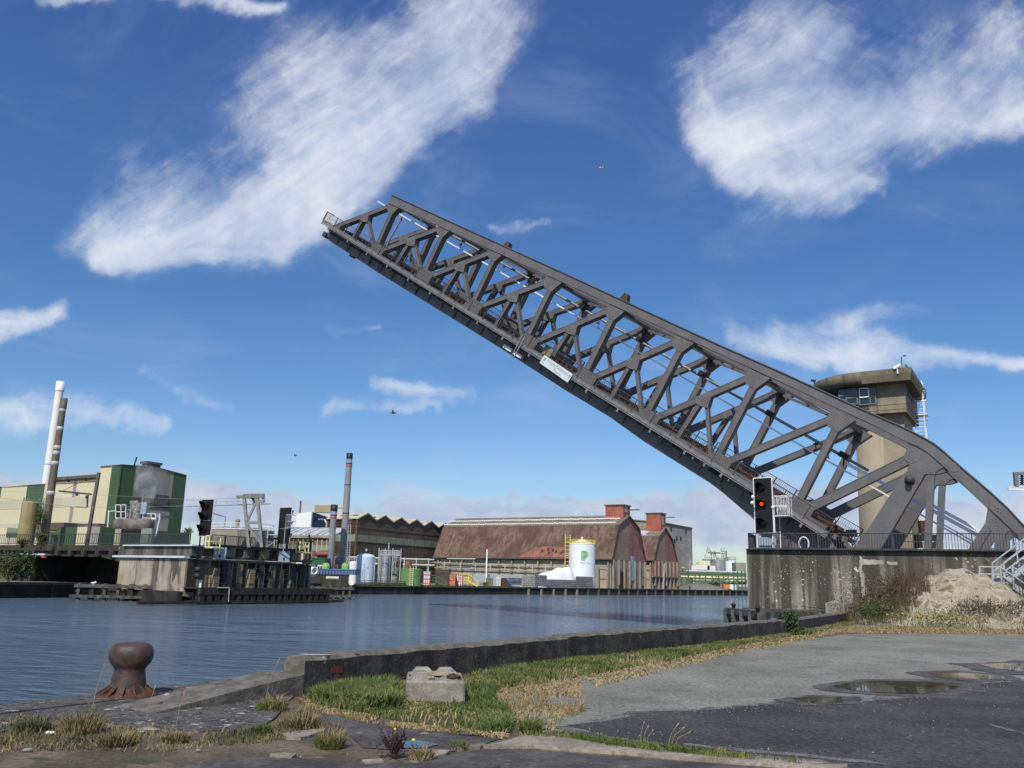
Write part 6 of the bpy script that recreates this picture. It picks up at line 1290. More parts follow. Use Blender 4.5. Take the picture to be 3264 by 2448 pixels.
for z in (H+1.2, H+.65):
    for k in range(20): a_, c_ = 2*math.pi*k/20, 2*math.pi*(k+1)/20; mb.bar(b+V((R*math.cos(a_), R*math.sin(a_), z)), b+V((R*math.cos(c_), R*math.sin(c_), z)), .09, .09)
for k in range(20): a_ = 2*math.pi*k/20; mb.bar(b+V((R*math.cos(a_), R*math.sin(a_), H)), b+V((R*math.cos(a_), R*math.sin(a_), H+1.2)), .09, .09)
mb.build('ladder_cage', 'yellow_paint', pt_)
bw = thing('block_wall', 'grey concrete block bay wall around the white heap', 'wall', col(1800, 222)); mb = MB(); w0, w1, w2, w3 = col(1706, 223), col(1744, 227), col(1836, 237), col(1890, 244)
zlo = zat(1790, 1848, 232); zh = zat(1720, 1833, 224); zh2 = zat(1860, 1838, 241)
for a, c, z in ((w0, w1, zh), (w1, w2, zlo), (w2, w3, zh2)): mb.prism([a, c, V((c.x, c.y, z)), V((a.x, a.y, z))], Y1*1.2)
mb.build('front_wall', 'grey_blocks', bw); mb = MB(); a = col(1668, 224); mb.prism([a, w0, V((w0.x, w0.y, zh-.3)), V((a.x, a.y, zh-.4))], Y1*1.0); mb.build('side_wall', 'grey_blocks', bw)
mb = MB(); hc = col(1795, 236); n, m_ = 46, 24; x0, x1 = col(1712, 236).x, col(1845, 236).x; vs = []
hp_ = [(300, 780), (360, 765), (420, 750), (470, 728), (520, 718), (600, 716), (630, 735), (645, 765), (655, 790), (665, 830)]
hx = [col(C4(x, 0)[0], 237).x for x, y in hp_]; hz_ = [zat(*C4(x, y), 237) for x, y in hp_]
for j in range(m_+1):
    for i in range(n+1):
        x = x0+(x1-x0)*i/n; yc = 229.5+15*(i/n); y = yc-5.6+11.2*j/m_; f = max(0, 1-abs((y-yc)/5.7)**1.6); z = float(np.interp(x, hx, hz_, 0, 0)); vs.append((x, y, max(GZ, GZ+(z-GZ)*f*(1+.025*math.sin(x*.9+y*.7)+.015*math.sin(x*2.3-y*1.9)))))
mb.add(vs, [(j*(n+1)+i, j*(n+1)+i+1, (j+1)*(n+1)+i+1, (j+1)*(n+1)+i) for j in range(m_) for i in range(n)], True); mb.build('salt_heap', 'salt', None, hc, 'bright white heap of powder behind the grey block wall', 'heap')
# pipe racks, stairs, pallets and other yard gear along the far quay
def rack(x0, x1, d0, d1, zs, n, m1, m2, label, name='pipe_rack', lean=0):
    a, b = col(x0, d0), col(x1, d1); r = thing(name, label, 'pipe rack', a); d_ = (b-a); l = Z.cross(d_.normalized())
    for k, z in enumerate(zs): mb = MB(); mb.tube([a+Z*z+l*(.4*k), b+Z*z+l*(.4*k)], .22 if k % 2 == 0 else .14, 8); mb.build('pipe', m1 if k % 2 == 0 else m2, r)
    for i in range(n): mb = MB(); p = a.lerp(b, (i+.5)/n); mb.bar(p, p+Z*(max(zs)+.3), .2, .2); mb.bar(p+l*1.4, p+l*1.4+Z*(max(zs)+.3), .2, .2); mb.bar(p+Z*(max(zs)-.3), p+l*1.4+Z*(max(zs)-.3), .2, .2); mb.build('support', 'galvanised' if m1 == 'pipe_pale' else m2, r)
    return r
rack(1110, 1385, 200, 205, (4.6, 5.2, 5.9), 7, 'pipe_pale', 'pipe_dark', 'pale pipe run on posts behind the twin silos')
rack(1390, 1800, 215, 248, (3.6, 4.2, 5.0, 5.5), 9, 'pipe_dark', 'pipe_pale', 'long dark pipe rack in front of the brown hangar wall')
a = col(1551, 212); mb = MB(); mb.bar(a, a+Z*(zat(1555, 1750, 212)), .3, .3); mb.build('mast', 'white_paint', None, a, 'slim white mast in front of the brown hangar', 'mast')
def stair(x, y0, y1, d, m, label, w=2.4):
    b = col(x, d); z1 = zat(x, y0, d); r = thing('access_stair', label, 'stairway', b); mb = MB(); h = z1-GZ
    for dx in (-w, -.2):
        for dy in (0, 1.4): mb.bar(b+V((dx, dy, 0)), b+V((dx, dy, h)), .16, .16)
    for z in (h, h*.75, h*.5): mb.bar(b+V((-w, 0, z)), b+V((-.2, 0, z)), .15, .15); mb.bar(b+V((-w, 1.4, z)), b+V((-.2, 1.4, z)), .15, .15)
    mb.span(b+V((-w, 0, h*.45)), w-.2, 1.4, .15, X1, Y1); mb.build('platform', m, r); mb = MB()
    for dy in (0, 1.2):
        mb.bar(b+V((-.2, dy, h*.48)), b+V((1.9, dy, .1)), .12, .3, Y1); mb.bar(b+V((-.2, dy, h)), b+V((1.9, dy, h*.5)), .13, .13, Y1); mb.bar(b+V((1.9, dy, .1)), b+V((1.9, dy, h*.5)), .13, .13)
    for i in range(7): q = b+V((-.2+2.1*i/6, .6, h*.48-(h*.48-.1)*i/6)); mb.box(q, (.3, 1.2, .06))
    mb.build('flight', m, r)
stair(1394, 1834, 1864, qd(1394)+2, 'pipe_green', 'green access stair with handrails on the far quay'); stair(1497, 1830, 1868, qd(1497)+2, 'yellow_paint', 'bright yellow access stair in front of the brown hangar')
def crate(x0, x1, y0, d, m, m2, label, n=4):
    def f(r, p0, w, z0, z1):
        mb = MB()
        for i in range(n):
            mb.span(V((p0.x+w*i/(n-1)-.05, p0.y-.1, z0)), .12, .12, z1-z0, X1, Y1)
        for i in range(3): mb.span(V((p0.x, p0.y-.12, z0+(z1-z0)*(.2+.3*i))), w, .1, .12, X1, Y1)
        mb.build('frame', m2, r)
    return simple('tank_container', x0, y0, x1, 1860, d, 2.4, m, label, 'tank container', extra=f)
crate(1350, 1370, 1823, qd(1360)+4, 'box_white', 'pallet_red', 'red and white caged container left of the green stair')
crate(1430, 1450, 1830, qd(1440)+4, 'pallet_red', 'orange_paint', 'bright red caged container behind the yellow stair, left of two'); crate(1451, 1472, 1831, qd(1460)+5, 'pallet_red', 'box_white', 'dull red and white container just left of the yellow stair')
simple('timber_shed', 1388, 1815, 1430, 1860, qd(1410)+6, 3, 'vent_brown', 'dark brown timber shed behind the green stair', 'shed', extra=ribs('hall_line', 9))
c = col(1640, qd(1640)+2.5, zat(1640, 1857, qd(1640)+2.5)); tb = thing('tube_bundle', 'dark blue tube bundle on the yard beside the grey block wall', 'tube bundle', V((c.x, c.y, GZ)))
mb = MB()
for i in range(3):
    for j in range(4): mb.tube([c+V((-1.6, j*.4, i*.4-.3)), c+V((1.9, j*.4, i*.4-.3))], .19, 8)
mb.build('tubes', 'rack_blue', tb); mb = MB(); mb.span(c+V((-1.9, -.1, -.8)), .5, 1.8, 1.6, X1, Y1); mb.build('end_box', 'box_white', tb); mb = MB(); mb.span(c+V((-1.6, 0, .75)), 3.6, 1.6, .3, X1, Y1); mb.build('cover', 'black_metal', tb)
for i, (x, d, m, lb) in enumerate(((1605, 206, 'rust', 'rusty brown pallet stack left of the dark blue tube bundle'), (1560, 204, 'sage_panel', 'sage green pallet rack right of the yellow stair'), (1585, 208, 'box_white', 'white pallet stack behind the sage green rack'))):
    simple('pallet_stack', x-11, 1843, x+11, 1860, qd(x)+3+d-204, 2, m, lb, 'pallets', extra=ribs('hall_line', 5))
mb = MB(); a, b = col(1510, qd(1510)+8), col(1700, qd(1700)+6); zz = zat(1600, 1832, 220); mb.prism([a, b, V((b.x, b.y, zz)), V((a.x, a.y, zz))], Y1*.6); mb.build('yard_wall', 'box_white', None, a, 'pale low wall along the foot of the brown hangar', 'wall')
c = col(1369, qd(1369)+1.5); mb = MB(); mb.lathe([(.3, 0), (.12, 1.1), (0, 1.15)], c, 10); mb.build('traffic_cone', 'orange_paint', None, c, 'small orange cone by the green stair on the far quay', 'cone')
a, b = col(1150, qd(1150)+.8), col(1335, qd(1335)+.8); mb = MB(); mb.bar(a+Z*.45, b+Z*.45, .35, .3); mb.bar(a+Z*.9, b+Z*.9, .12, .12); [mb.bar(a.lerp(b, i/12), a.lerp(b, i/12)+Z*.9, .12, .12) for i in range(13)]; mb.build('guard_rail', 'pipe_dark', None, a, 'dark guard rail along the quay below the silos', 'guard rail')
for i in range(7): q = col(1975+i*37, qd(1975+i*37)+.6); mb = MB(); mb.lathe([(.35, 0), (.22, .3), (.2, .7), (.35, .85), (.3, 1.1), (0, 1.15)], q, 10); mb.build('quay_bollard', 'black_metal', None, q, 'small black bollard on the quay edge below the rust red hangars', 'bollard', 'bollards on the far quay')
# process plant at the right, seen under the bridge
mp = thing('process_plant', 'green pipe rack and white plant modules under the bridge, far right', 'process plant', col(2290, 350))
D = 345
def pb(x0, y0, x1, y1, m, name, d=D, dep=6):
    p0, p1 = col(x0, d), col(x1, d); z1, z0 = zat(x0, y0, d), max(GZ, zat(x0, y1, d)); mb = MB(); mb.span(V((p0.x, d, z0)), p1.x-p0.x, dep, z1-z0, X1, Y1); return mb.build(name, m, mp)
c4 = lambda x, y: (1600+x/2.765, 1550+y/2.765)
for (x0, y0, x1, y1, m, nm) in ((1672, 697, 1712, 765, 'box_white', 'white_module'), (1712, 690, 1830, 735, 'box_white', 'white_module'), (1740, 668, 1830, 692, 'yellow_cream', 'module_roof'), (1810, 700, 1880, 760, 'box_white', 'white_module'), (2060, 672, 2150, 760, 'grey_cladding', 'far_building'), (1830, 830, 1920, 900, 'hall_line', 'dark_hut'), (1560, 712, 1612, 722, 'yellow_paint', 'crane_beam')):
    pb(*c4(x0, y0), *c4(x1, y1), m, nm)
mb = MB()
for x in (1578, 1604): p = col(c4(x, 0)[0], D); mb.bar(p, p+Z*zat(*c4(x, 715), D), .5, .5)
for i in range(4): z = zat(*c4(1590, 735+22*i), D); mb.bar(col(c4(1578, 0)[0], D)+Z*z, col(c4(1604, 0)[0], D)+Z*z, .3, .3)
mb.build('crane_post', 'plant_green', mp)
for k, (y, x0, x1, m) in enumerate(((745, 1620, 2150, 'galvanised'), (762, 1575, 2150, 'pipe_green'), (778, 1630, 2150, 'plant_green'), (795, 1575, 2150, 'yellow_cream'), (806, 1700, 2150, 'pipe_green'), (830, 1640, 2150, 'pipe_green'), (845, 1740, 2150, 'pipe_dark'))):
    mb = MB(); p, q = col(c4(x0, 0)[0], D-6), col(c4(x1, 0)[0], D-6); z = zat(*c4(x0, y), D-6); mb.tube([p+Z*z, q+Z*z], .42-.05*(k % 3), 7); mb.build('pipe', m, mp)
mb = MB()
for i, x in enumerate((1640, 1700, 1740, 1790, 1850, 1905, 1950, 1990, 2040, 2075, 2110, 2140)):
    p = col(c4(x, 0)[0], D-7); mb.bar(p, p+Z*zat(*c4(x, 735+(i*37 % 40)), D-7), .4, .4)
mb.build('rack_post', 'pipe_green', mp)
mb = MB()
for i in range(16): x = 1660+i*31; p = col(c4(x, 0)[0], D-8); z = zat(*c4(x, 800+(i*53 % 60)), D-8); mb.bar(p+Z*z, p+Z*z+X1*random.uniform(1, 4)+Z*random.uniform(-2, 2), .3, .3)
mb.build('small_pipe', 'plant_green', mp)
r, b, H, R = tank(c4(1840, 0)[0], c4(1970, 0)[0], c4(0, 660)[1], 360, 'steel_silver', 'grey steel tank with a cluttered platform on top at the far right', .05)
mb = MB(); r_ = random.Random(5)
for i in range(46):
    p = b+V((r_.uniform(-R*1.9, R*1.2), -R*.6+r_.uniform(-1, 1), H+r_.uniform(0, 4))); mb.bar(p, p+r_.choice((V((2.8, 0, 0)), Z*2.4, Z*1.6, V((1.5, 0, 0)))), .22, .22)
mb.span(b+V((-R*2, -R*.7, H+.2)), R*3.2, 4, .4, X1, Y1); mb.span(b+V((-R*1.2, -R*.7, H+3.2)), R*1.4, 4, .4, X1, Y1); mb.build('platform', 'process_steel', r)
tank(c4(1968, 0)[0], c4(2062, 0)[0], c4(0, 645)[1], 385, 'tank_white', 'large white tank right of the grey steel tank', .08, rail='galvanised')
tank(c4(1578, 0)[0], c4(1630, 0)[0], c4(0, 800)[1], 330, 'plant_green', 'squat olive green tank at the foot of the smaller hangar', .05)
c = col(c4(1740, 0)[0], 318); mb = MB(); vs = []; n = 16
for j in range(9):
    for i in range(n+1): u, v_ = i/n*2-1, j/8*2-1; vs.append((c.x+u*11, c.y+v_*4, GZ+max(0, (1-abs(u)**1.4)*(1-v_*v_)*2.6+.2*math.sin(i*2.3+j))*(1 if abs(u) < 1 and abs(v_) < 1 else 0)))
mb.add(vs, [(j*(n+1)+i, j*(n+1)+i+1, (j+1)*(n+1)+i+1, (j+1)*(n+1)+i) for j in range(8) for i in range(n)], True); mb.build('rubble_heap', 'yard_surface', None, c, 'grey rubble heap on the quay by the process plant', 'heap')
simple('wheel_loader', c4(1955, 0)[0], c4(0, 865)[1], c4(2010, 0)[0], 1880, 325, 3, 'orange_paint', 'small yellow orange machine parked under the green pipe rack', 'loader', extra=lambda r, p0, w, z0, z1: [MB().cyl(V((p0.x+w*f, p0.y-.3, GZ)), .8, .5, 12).build('wheel', 'black_metal', r) for f in (.2, .8)], base=1)
# skid tank with gantry before the factory gable
sk = thing('process_skid', 'rusty horizontal tank with pale gantry in front of the dark factory gable', 'process unit', col(460, 146))
S1 = lambda x, y: (x/2.074, 1150+y/2.074)
d = 146; A = lambda x, y, dd=d: at(*S1(x, y), dd)
mb = MB(); a, b = A(770, 1088), A(1000, 1088); R = 1.2; mb.lathe([(0, -.35), (R*.7, -.25), (R, .1), (R, (b-a).length-.1), (R*.7, (b-a).length+.25), (0, (b-a).length+.35)], a, 20, axis=(b-a)); mb.build('vessel', 'tank_rust', sk)
mb = MB(); mb.lathe([(0, -.4), (R*.72, -.29), (R*.9, -.05)], a, 20, axis=(b-a)); mb.build('vessel_end', 'tank_concrete', sk)
mb = MB()
for x in (765, 800, 832, 945, 1000, 1030, 1055): mb.bar(A(x, 950 if x < 840 else 1010), A(x, 1045), .12, .12)
for y in (952, 998, 1040): mb.bar(A(765, y), A(832, y), .12, .12)
for y in (1010, 1040): mb.bar(A(945, y), A(1030, y), .12, .12)
mb.bar(A(765, 1045), A(1030, 1045), .3, .2); mb.build('gantry', 'white_metal', sk)
mb = MB()
for x, y0, y1, w in ((905, 935, 1040, 1.5), (860, 950, 1040, .5), (880, 935, 1000, .6), (925, 950, 1035, .5), (845, 980, 1030, .3), (940, 880, 960, .3), (960, 975, 1030, .5)): q = A(x, y1, d+1); mb.cyl(q, w/2, (A(x, y0, d+1)-q).z, 10)
mb.bar(A(862, 935, d+1), A(915, 935, d+1), .5, .5); mb.bar(A(1000, 1028, d+2), A(1130, 1035, d+9), .5, .5); mb.bar(A(1030, 1035, d+1), A(1070, 1030, d+1), .8, 1.0); mb.build('piping', 'process_steel', sk)
mb = MB(); q = A(955, 975); mb.box(q, (.9, .8, 2)); mb.build('control_box', 'pale_blue_steel', sk)
lp = [A(945, 1165), A(945, 1045)]; mb = MB()
for dx in (0, 1.4): mb.bar(lp[0]+X1*dx, lp[1]+X1*dx, .1, .1)
for i in range(9): q = lp[0].lerp(lp[1], i/8); mb.bar(q, q+X1*1.4, .08, .08)
mb.build('ladder', 'white_metal', sk); mb = MB(); mb.tube([A(1055, 1045), A(1030, 1160)], .12, 6); mb.tube([A(720, 995), A(712, 1100)], .12, 6); mb.bar(A(715, 995), A(760, 992), .12, .12); mb.build('pipe', 'white_metal', sk)
mb = MB(); 
for x in (800, 980): q = A(x, 1110); mb.span(V((q.x-.5, q.y-1, GZ)), 1, 2, q.z-GZ, X1, Y1)
mb.build('saddle', 'hangar_wall', sk)
q = A(925, 1205, 108); q.z = DZ; mb = MB(); mb.span(q, .45, 1.2, zat(*S1(930, 1108), 108)-DZ, X1, Y1); mb.span(q+X1*.45, .85, 1.2, zat(*S1(930, 1106), 108)-DZ, X1, Y1); mb.build('switch_cabinet', 'grey_tube', None, q, 'tall grey switch cabinet on the rest pier deck behind its railing', 'cabinet')
# overhead line mast by the viaduct
m0 = A(572, 1220, 112); m1 = A(625, 738, 112); cm = thing('catenary_mast', 'rusty overhead line mast with an arm, in front of the cream factory', 'catenary mast', V((m0.x, m0.y, DZ)))
mb = MB(); mb.bar(V((m0.x, m0.y, DZ)), V((m0.x+.35, m0.y, m1.z)), .34, .4, X1); mb.build('pole', 'vent_brown', cm)
B_ = lambda x, y: V((A(x, y, 112).x, 112, A(x, y, 112).z))
mb = MB(); mb.bar(B_(605, 883), B_(390, 861), .22, .22); mb.bar(B_(612, 765), B_(410, 862), .05, .05); mb.bar(B_(575, 890), B_(575, 972), .1, .1); mb.bar(B_(575, 972), B_(500, 966), .1, .1); mb.bar(B_(585, 885), B_(578, 970), .08, .08); mb.build('arm', 'rail_paint', cm)
mb = MB(); mb.box(B_(510, 880), (.3, .2, .5)); mb.box(B_(575, 900), (.3, .2, .4)); mb.build('insulator', 'black_metal', cm)
mb = MB(); mb.bar(B_(500, 968), A(-60, 900, 150), .04, .04); mb.bar(B_(500, 970), A(1220, 960, 103), .04, .04); mb.bar(B_(505, 880), A(1220, 915, 103), .03, .03); mb.bar(B_(505, 880), A(-60, 860, 150), .03, .03); mb.build('overhead_line', 'grey_tube', cm)
# soft steam puff is left to the sky; trees and bushes of the left bank
def leaves(name, c, r, n, m, parent, size=.22, seed=1, flat=1.0):
    g = np.random.default_rng(seed); p = g.normal(size=(n, 3)); p /= np.linalg.norm(p, axis=1)[:, None]; rad = g.random(n)**.45
    lob = 1+.28*np.sin(3*np.arctan2(p[:, 1], p[:, 0])+seed)+.2*np.sin(5*p[:, 2]+seed)+.15*np.sin(7*p[:, 0]+2*seed)
    p = p*(rad*lob)[:, None]*np.array(r)+np.array(c); a = g.normal(size=(n, 3)); a /= np.linalg.norm(a, axis=1)[:, None]; b = np.cross(a, g.normal(size=(n, 3))); b /= np.linalg.norm(b, axis=1)[:, None]; s = size*g.uniform(.5, 1.3, n)[:, None]
    vs = np.stack([p-a*s, p+b*s*.5, p+a*s, p-b*s*.5], 1).reshape(-1, 3); mb = MB(); mb.add(vs.tolist(), [(4*i, 4*i+1, 4*i+2, 4*i+3) for i in range(n)]); return mb.build(name, m, parent)
def bush(x, y0, y1, d, wpx, m, label, name='bush', seed=1, n=900, z0=None, group=None):
    b = col(x, d, GZ, (y0+y1)/2); zt = zat(x, y0, d); zb_ = zat(x, y1, d) if z0 is None else z0; h = zt-zb_; w = wpx*d/F_PX/2; r = thing(name, label, 'tree' if 'tree' in name else 'bush', V((b.x, d, zb_)), group)
    mb = MB(); rr = random.Random(seed)
    for i in range(5): e = V((b.x+rr.uniform(-w, w)*.6, d+rr.uniform(-w, w)*.5, zb_+h*rr.uniform(.5, .8))); mb.tube([V((b.x, d, zb_-.3)), V((b.x, d, zb_+h*.2)).lerp(e, .3), e], [.12, .08, .03], 5)
    mb.build('trunk', 'bark', r); leaves('crown', (b.x, d, zb_+h*.55), (w, w*.8, h*.48), n, m, r, max(.12, w*.11), seed); return r
bush(127, 1610, 1690, 158, 26, 'leaf_green', 'slim dark tree right of the ochre silo', 'tree', 3, 1300); bush(75, 1762, 1845, 106, 75, 'leaf_green', 'leafy green bush by the viaduct abutment at the left', seed=4, n=2600)
bush(32, 1775, 1850, 103, 60, 'leaf_olive', 'olive brown bush at the left edge of the bank', seed=5, n=2200); bush(-10, 1760, 1850, 104, 70, 'leaf_olive', 'olive bush cut by the left edge of the view', seed=8, n=2000)
bush(133, 1695, 1745, 112, 36, 'leaf_olive', 'scruffy bush on the viaduct left of the overhead line mast', seed=6, n=900); bush(73, 1717, 1745, 113, 30, 'leaf_olive', 'small scruffy bush on the viaduct by the left end of its railing', seed=7, n=600)
bush(392, 1820, 1865, 118, 30, 'leaf_olive', 'bush half hidden by the pale stained block', seed=9, n=900); bush(600, 1683, 1705, 175, 30, 'leaf_green', 'treetop behind the hooded left signal', 'tree', 10, 600)
bush(1545, 1855, 1868, 193, 30, 'leaf_olive', 'low weeds beside the yellow stair', 'weed_clump', 11, 300)
q = ke(31, 2, 3.9); mb = MB(); mb.box(q-NX*.2-Z*.6, (.8, .3, .6)); mb.build('life_buoy_box', 'band_red', None, q, 'tiny red box on the viaduct abutment at the left', 'box')
q = ke(31, .5, 3.3); mb = MB(); mb.span(q-EX*2.5, 6, .6, .18, EX, NX); mb.build('pale_ledge', 'sign_white', vd)
def in_poly(P_, poly):
    x, y = P_[:, 0], P_[:, 1]; ins = np.zeros(len(P_), bool); n = len(poly)
    for i in range(n):
        x0, y0 = poly[i][:2]; x1, y1 = poly[(i+1) % n][:2]; c = ((y0 > y) != (y1 > y)) & (x < (x1-x0)*(y-y0)/((y1-y0) or 1e-9)+x0); ins ^= c
    return ins
def vnoise(P_, s, seed):                             # cheap lumpy field for clumping
    g = np.random.default_rng(seed); v = np.zeros(len(P_))
    for k in range(6): a = g.uniform(0, 6.28); f = s*g.uniform(.6, 2.2); v += np.sin((P_[:, 0]*math.cos(a)+P_[:, 1]*math.sin(a))*f+g.uniform(0, 6.28))
    return v/6
def scatter(poly, n, seed, near=9.0, fall=1.3, clump=0, cs=2.0):
    p = np.array([[q.x, q.y] for q in poly]); lo, hi_ = p.min(0), p.max(0); g = np.random.default_rng(seed); out = np.zeros((0, 2))
    for _ in range(40):
        c = g.uniform(lo, hi_, (n*2, 2)); k = in_poly(c, p) & (g.random(len(c)) < np.minimum(1, (near/np.maximum(near, c[:, 1]))**fall)) & (vnoise(c, cs, seed)+g.uniform(-.25, .25, len(c)) > clump-.35)
        out = np.vstack([out, c[k]])
        if len(out) >= n: break
    return out[:n]
# ------------------------------------------------------------------ foreground: coping, bollard, parapet, block
mb = MB(); c0_, c1_ = E0-QD*8, gp(930, 2162)+QN*.3
prof = [(-.02, .035), (-.55, .035), (-.62, .02)]
mb.prism([c0_+Z*-.25, c0_+Z*.035, c1_+Z*.035, c1_-Z*.25], -QN*.58); cp_ = mb.build('quay_coping', 'quay_stone', None, c0_, 'dark lichen-spotted stone coping along the quay edge under the bollard', 'quay coping')
mb = MB(); mb.prism([q+Z*.0 for q in rag([c0_-QN*.60, c1_-QN*.60, gp(880, 2290), gp(820, 2330), gp(640, 2335), gp(430, 2320), gp(300, 2300), c0_-QN*1.25], .15, .04, 77)], Z*.022); o = mb.build('quay_apron', 'quay_stone', None, None, kind='structure')
up0_ = W0-WD*2.3; mb = MB(); mb.prism([up0_-Z*.1, W0-WD*.01-Z*.1, W0-WD*.01+Z*.27, W0-WD*1.2+Z*.16, up0_+Z*.03], QN*.75); mb.build('quay_upstand', 'parapet_top', None, up0_, 'low sloping concrete upstand joining the speckled slab to the parapet end', 'kerb')
lq = MB(); gl_ = np.random.default_rng(5); lp_ = scatter(px([(330, 2262), (620, 2225), (880, 2240), (860, 2310), (700, 2330), (450, 2318)]), 130, 6, clump=-1, fall=0)
for x_, y_ in lp_:
    r_ = gl_.uniform(.008, .03) if gl_.random() < .85 else gl_.uniform(.03, .075); n_ = 7; lq.add([(x_+r_*gl_.uniform(.5, 1.2)*math.cos(6.283*k/n_), y_+r_*gl_.uniform(.4, 1)*math.sin(6.283*k/n_), .0265) for k in range(n_)], [tuple(range(n_))])
lq.build('lichen', 'white_patchy', None, kind='stuff')
bc_ = gp(423, 2218); bc_ = V((bc_.x, bc_.y, .03))+V((-.02, .22, 0))
BS = .86; bc_ = bc_-V((0, .36, 0)); bl = thing('mooring_bollard', 'rust brown iron mooring bollard with a bulbous head on the near quay edge', 'bollard', bc_)
def wob(a, z):
    if z < .37: return 1
    k = min(1, (z-.37)/.12); return 1+k*(.07*math.cos(2*a)+.015*math.cos(3*a+1))
mb = MB(); mb.lathe([(.265, .1), (.25, .18), (.232, .28), (.22, .36), (.222, .385), (.242, .415), (.272, .46), (.295, .52), (.302, .57), (.3, .62), (.286, .67), (.262, .712), (.22, .742), (.16, .754), (.08, .742), (0, .732)], bc_, 48, wob); mb.build('post', 'bollard_iron', bl)
mb = MB(); mb.lathe([(.45, -.06), (.45, .0), (.43, .018), (.3, .05), (.262, .115), (.25, .14)], bc_, 40); fl_ = mb.build('base_flange', 'rust', bl)
bl.scale = (BS, BS, BS)
for i in range(14):
    a = 2*math.pi*i/14; dr = V((math.cos(a), math.sin(a), 0)); tn = V((-dr.y, dr.x, 0)); mb = MB(); b_ = bc_+dr*.25-tn*.014; mb.prism([b_+Z*.01, b_+dr*.19+Z*.012, b_+dr*.17+Z*.04, b_+Z*.15], tn*.028); mb.build('rib', 'rust', fl_)
# parapet
WT = .42; WH = .5
pw = thing('parapet_wall', 'long low black-stained concrete parapet along the quay to the big pier', 'wall', W0)
SN = WN if WN.dot(QN) > 0 else -WN
WLN = [0]
for p_, q_ in zip(WPTS[:-1], WPTS[1:]): WLN.append(WLN[-1]+(q_-p_).length)
def wpt(t):                                          # point and outward direction along the bending parapet
    t = max(0, min(WLN[-1], t))
    for i in range(len(WPTS)-1):
        if t <= WLN[i+1] or i == len(WPTS)-2:
            d_ = (WPTS[i+1]-WPTS[i]).normalized(); n_ = V((-d_.y, d_.x, 0)); return WPTS[i]+d_*(t-WLN[i]), d_, (n_ if n_.dot(QN) > 0 else -n_)
segs_ = [(0, 7.2, 0), (7.21, WLN[2], .03), (WLN[2]+.01, WLN[3], .01), (WLN[3]+.01, WLN[4], -.03)]
WD0 = wpt(.01)[1]; SN0 = wpt(.01)[2]
for t0, t1, dz in segs_:
    h = WH+dz; mb = MB(); n = max(2, int((t1-t0)/.3)); rr = random.Random(int(t0*10)+4)
    rows = []
    for i in range(n+1):
        p, d_, sn_w = wpt(t0+(t1-t0)*i/n); j = rr.uniform(-.014, .014) if 0 < i < n else 0; k = rr.uniform(-.012, .012)
        rows.append([p-Z*.3, p+Z*(h-.05+j), p+sn_w*.05+Z*(h+j), p+sn_w*(WT-.06+k)+Z*(h+k), p+sn_w*WT+Z*(h-.06), p+sn_w*WT-Z*1.2])
    m_ = len(rows[0])
    for r_ in rows: mb.v += [tuple(q) for q in r_]
    for i in range(n):
        for k in range(m_-1):
            mb.use('parapet_top' if k in (1, 2, 3) else 'parapet_concrete'); mb.f.append([i*m_+k, i*m_+k+1, (i+1)*m_+k+1, (i+1)*m_+k]); mb.k.append(mb.cur); mb.sm.append(False)
    mb.use('parapet_top')
    for i, rv in ((0, True), (n, False)): f = [i*m_+k for k in range(m_)]; mb.f.append(f[::-1] if not rv else f); mb.k.append(mb.cur); mb.sm.append(False)
    mb.build('wall_section', 'parapet_concrete', pw)
mb = MB(); q = W0+WD0*.35+SN0*.2+Z*(WH+.002); mb.add([q+V((math.cos(a)*.2*(1+.3*math.sin(3*a)), math.sin(a)*.13*(1+.3*math.cos(2*a)), 0)) for a in np.linspace(0, 6.28, 16)[:-1]], [tuple(range(15))]); mb.build('white_patch', 'white_patchy', pw)
mb = MB(); q = W0+WD0*.62-SN0*.004+Z*.27
for i in range(5): mb.box(q+WD0*(.05*i-.1)+Z*random.uniform(-.03, .03), (.035, .004, .09), (WD0, SN0, Z))
mb.build('red_mark', 'faded_red', pw)
# interlocking concrete block with knobs, broken bits lying on it
bk0 = gp(1291, 2240); bx_ = V((1, .03, 0)).normalized(); by_ = V((-.1, 1, 0)).normalized(); bw_ = 175*bk0.y/F_PX*1.03; bk1 = bk0+bx_*bw_; bh = zat(1467, 2172, bk1.y); bl_ = 1.1
bk = thing('concrete_block', 'pale interlocking concrete block with knobs on top, standing in the grass', 'concrete block', bk0+bx_*.4)
mb = MB(); rr = random.Random(3); c8 = []; ch = .025
def bb(x, y, z): return bk0+bx_*x+by_*y+Z*z
lo_ = [bb(ch, 0, 0), bb(bw_-ch, 0, 0), bb(bw_, ch, 0), bb(bw_, bl_-ch, 0), bb(bw_-ch, bl_, 0), bb(ch, bl_, 0), bb(0, bl_-ch, 0), bb(0, ch, 0)]
mb2 = [q-Z*.1 for q in lo_]; m1_ = [q+Z*(bh-ch) for q in lo_]; cc_ = bb(bw_/2, bl_/2, 0); m2_ = [V((cc_.x+(q.x-cc_.x)*.955, cc_.y+(q.y-cc_.y)*.965, bh)) for q in lo_]
n = 8; mb.add(mb2+m1_+m2_, [(k, (k+1) % n, n+(k+1) % n, n+k) for k in range(n)]+[(n+k, n+(k+1) % n, 2*n+(k+1) % n, 2*n+k) for k in range(n)]+[tuple(range(2*n, 3*n))]); mb.build('body', 'block_concrete', bk)
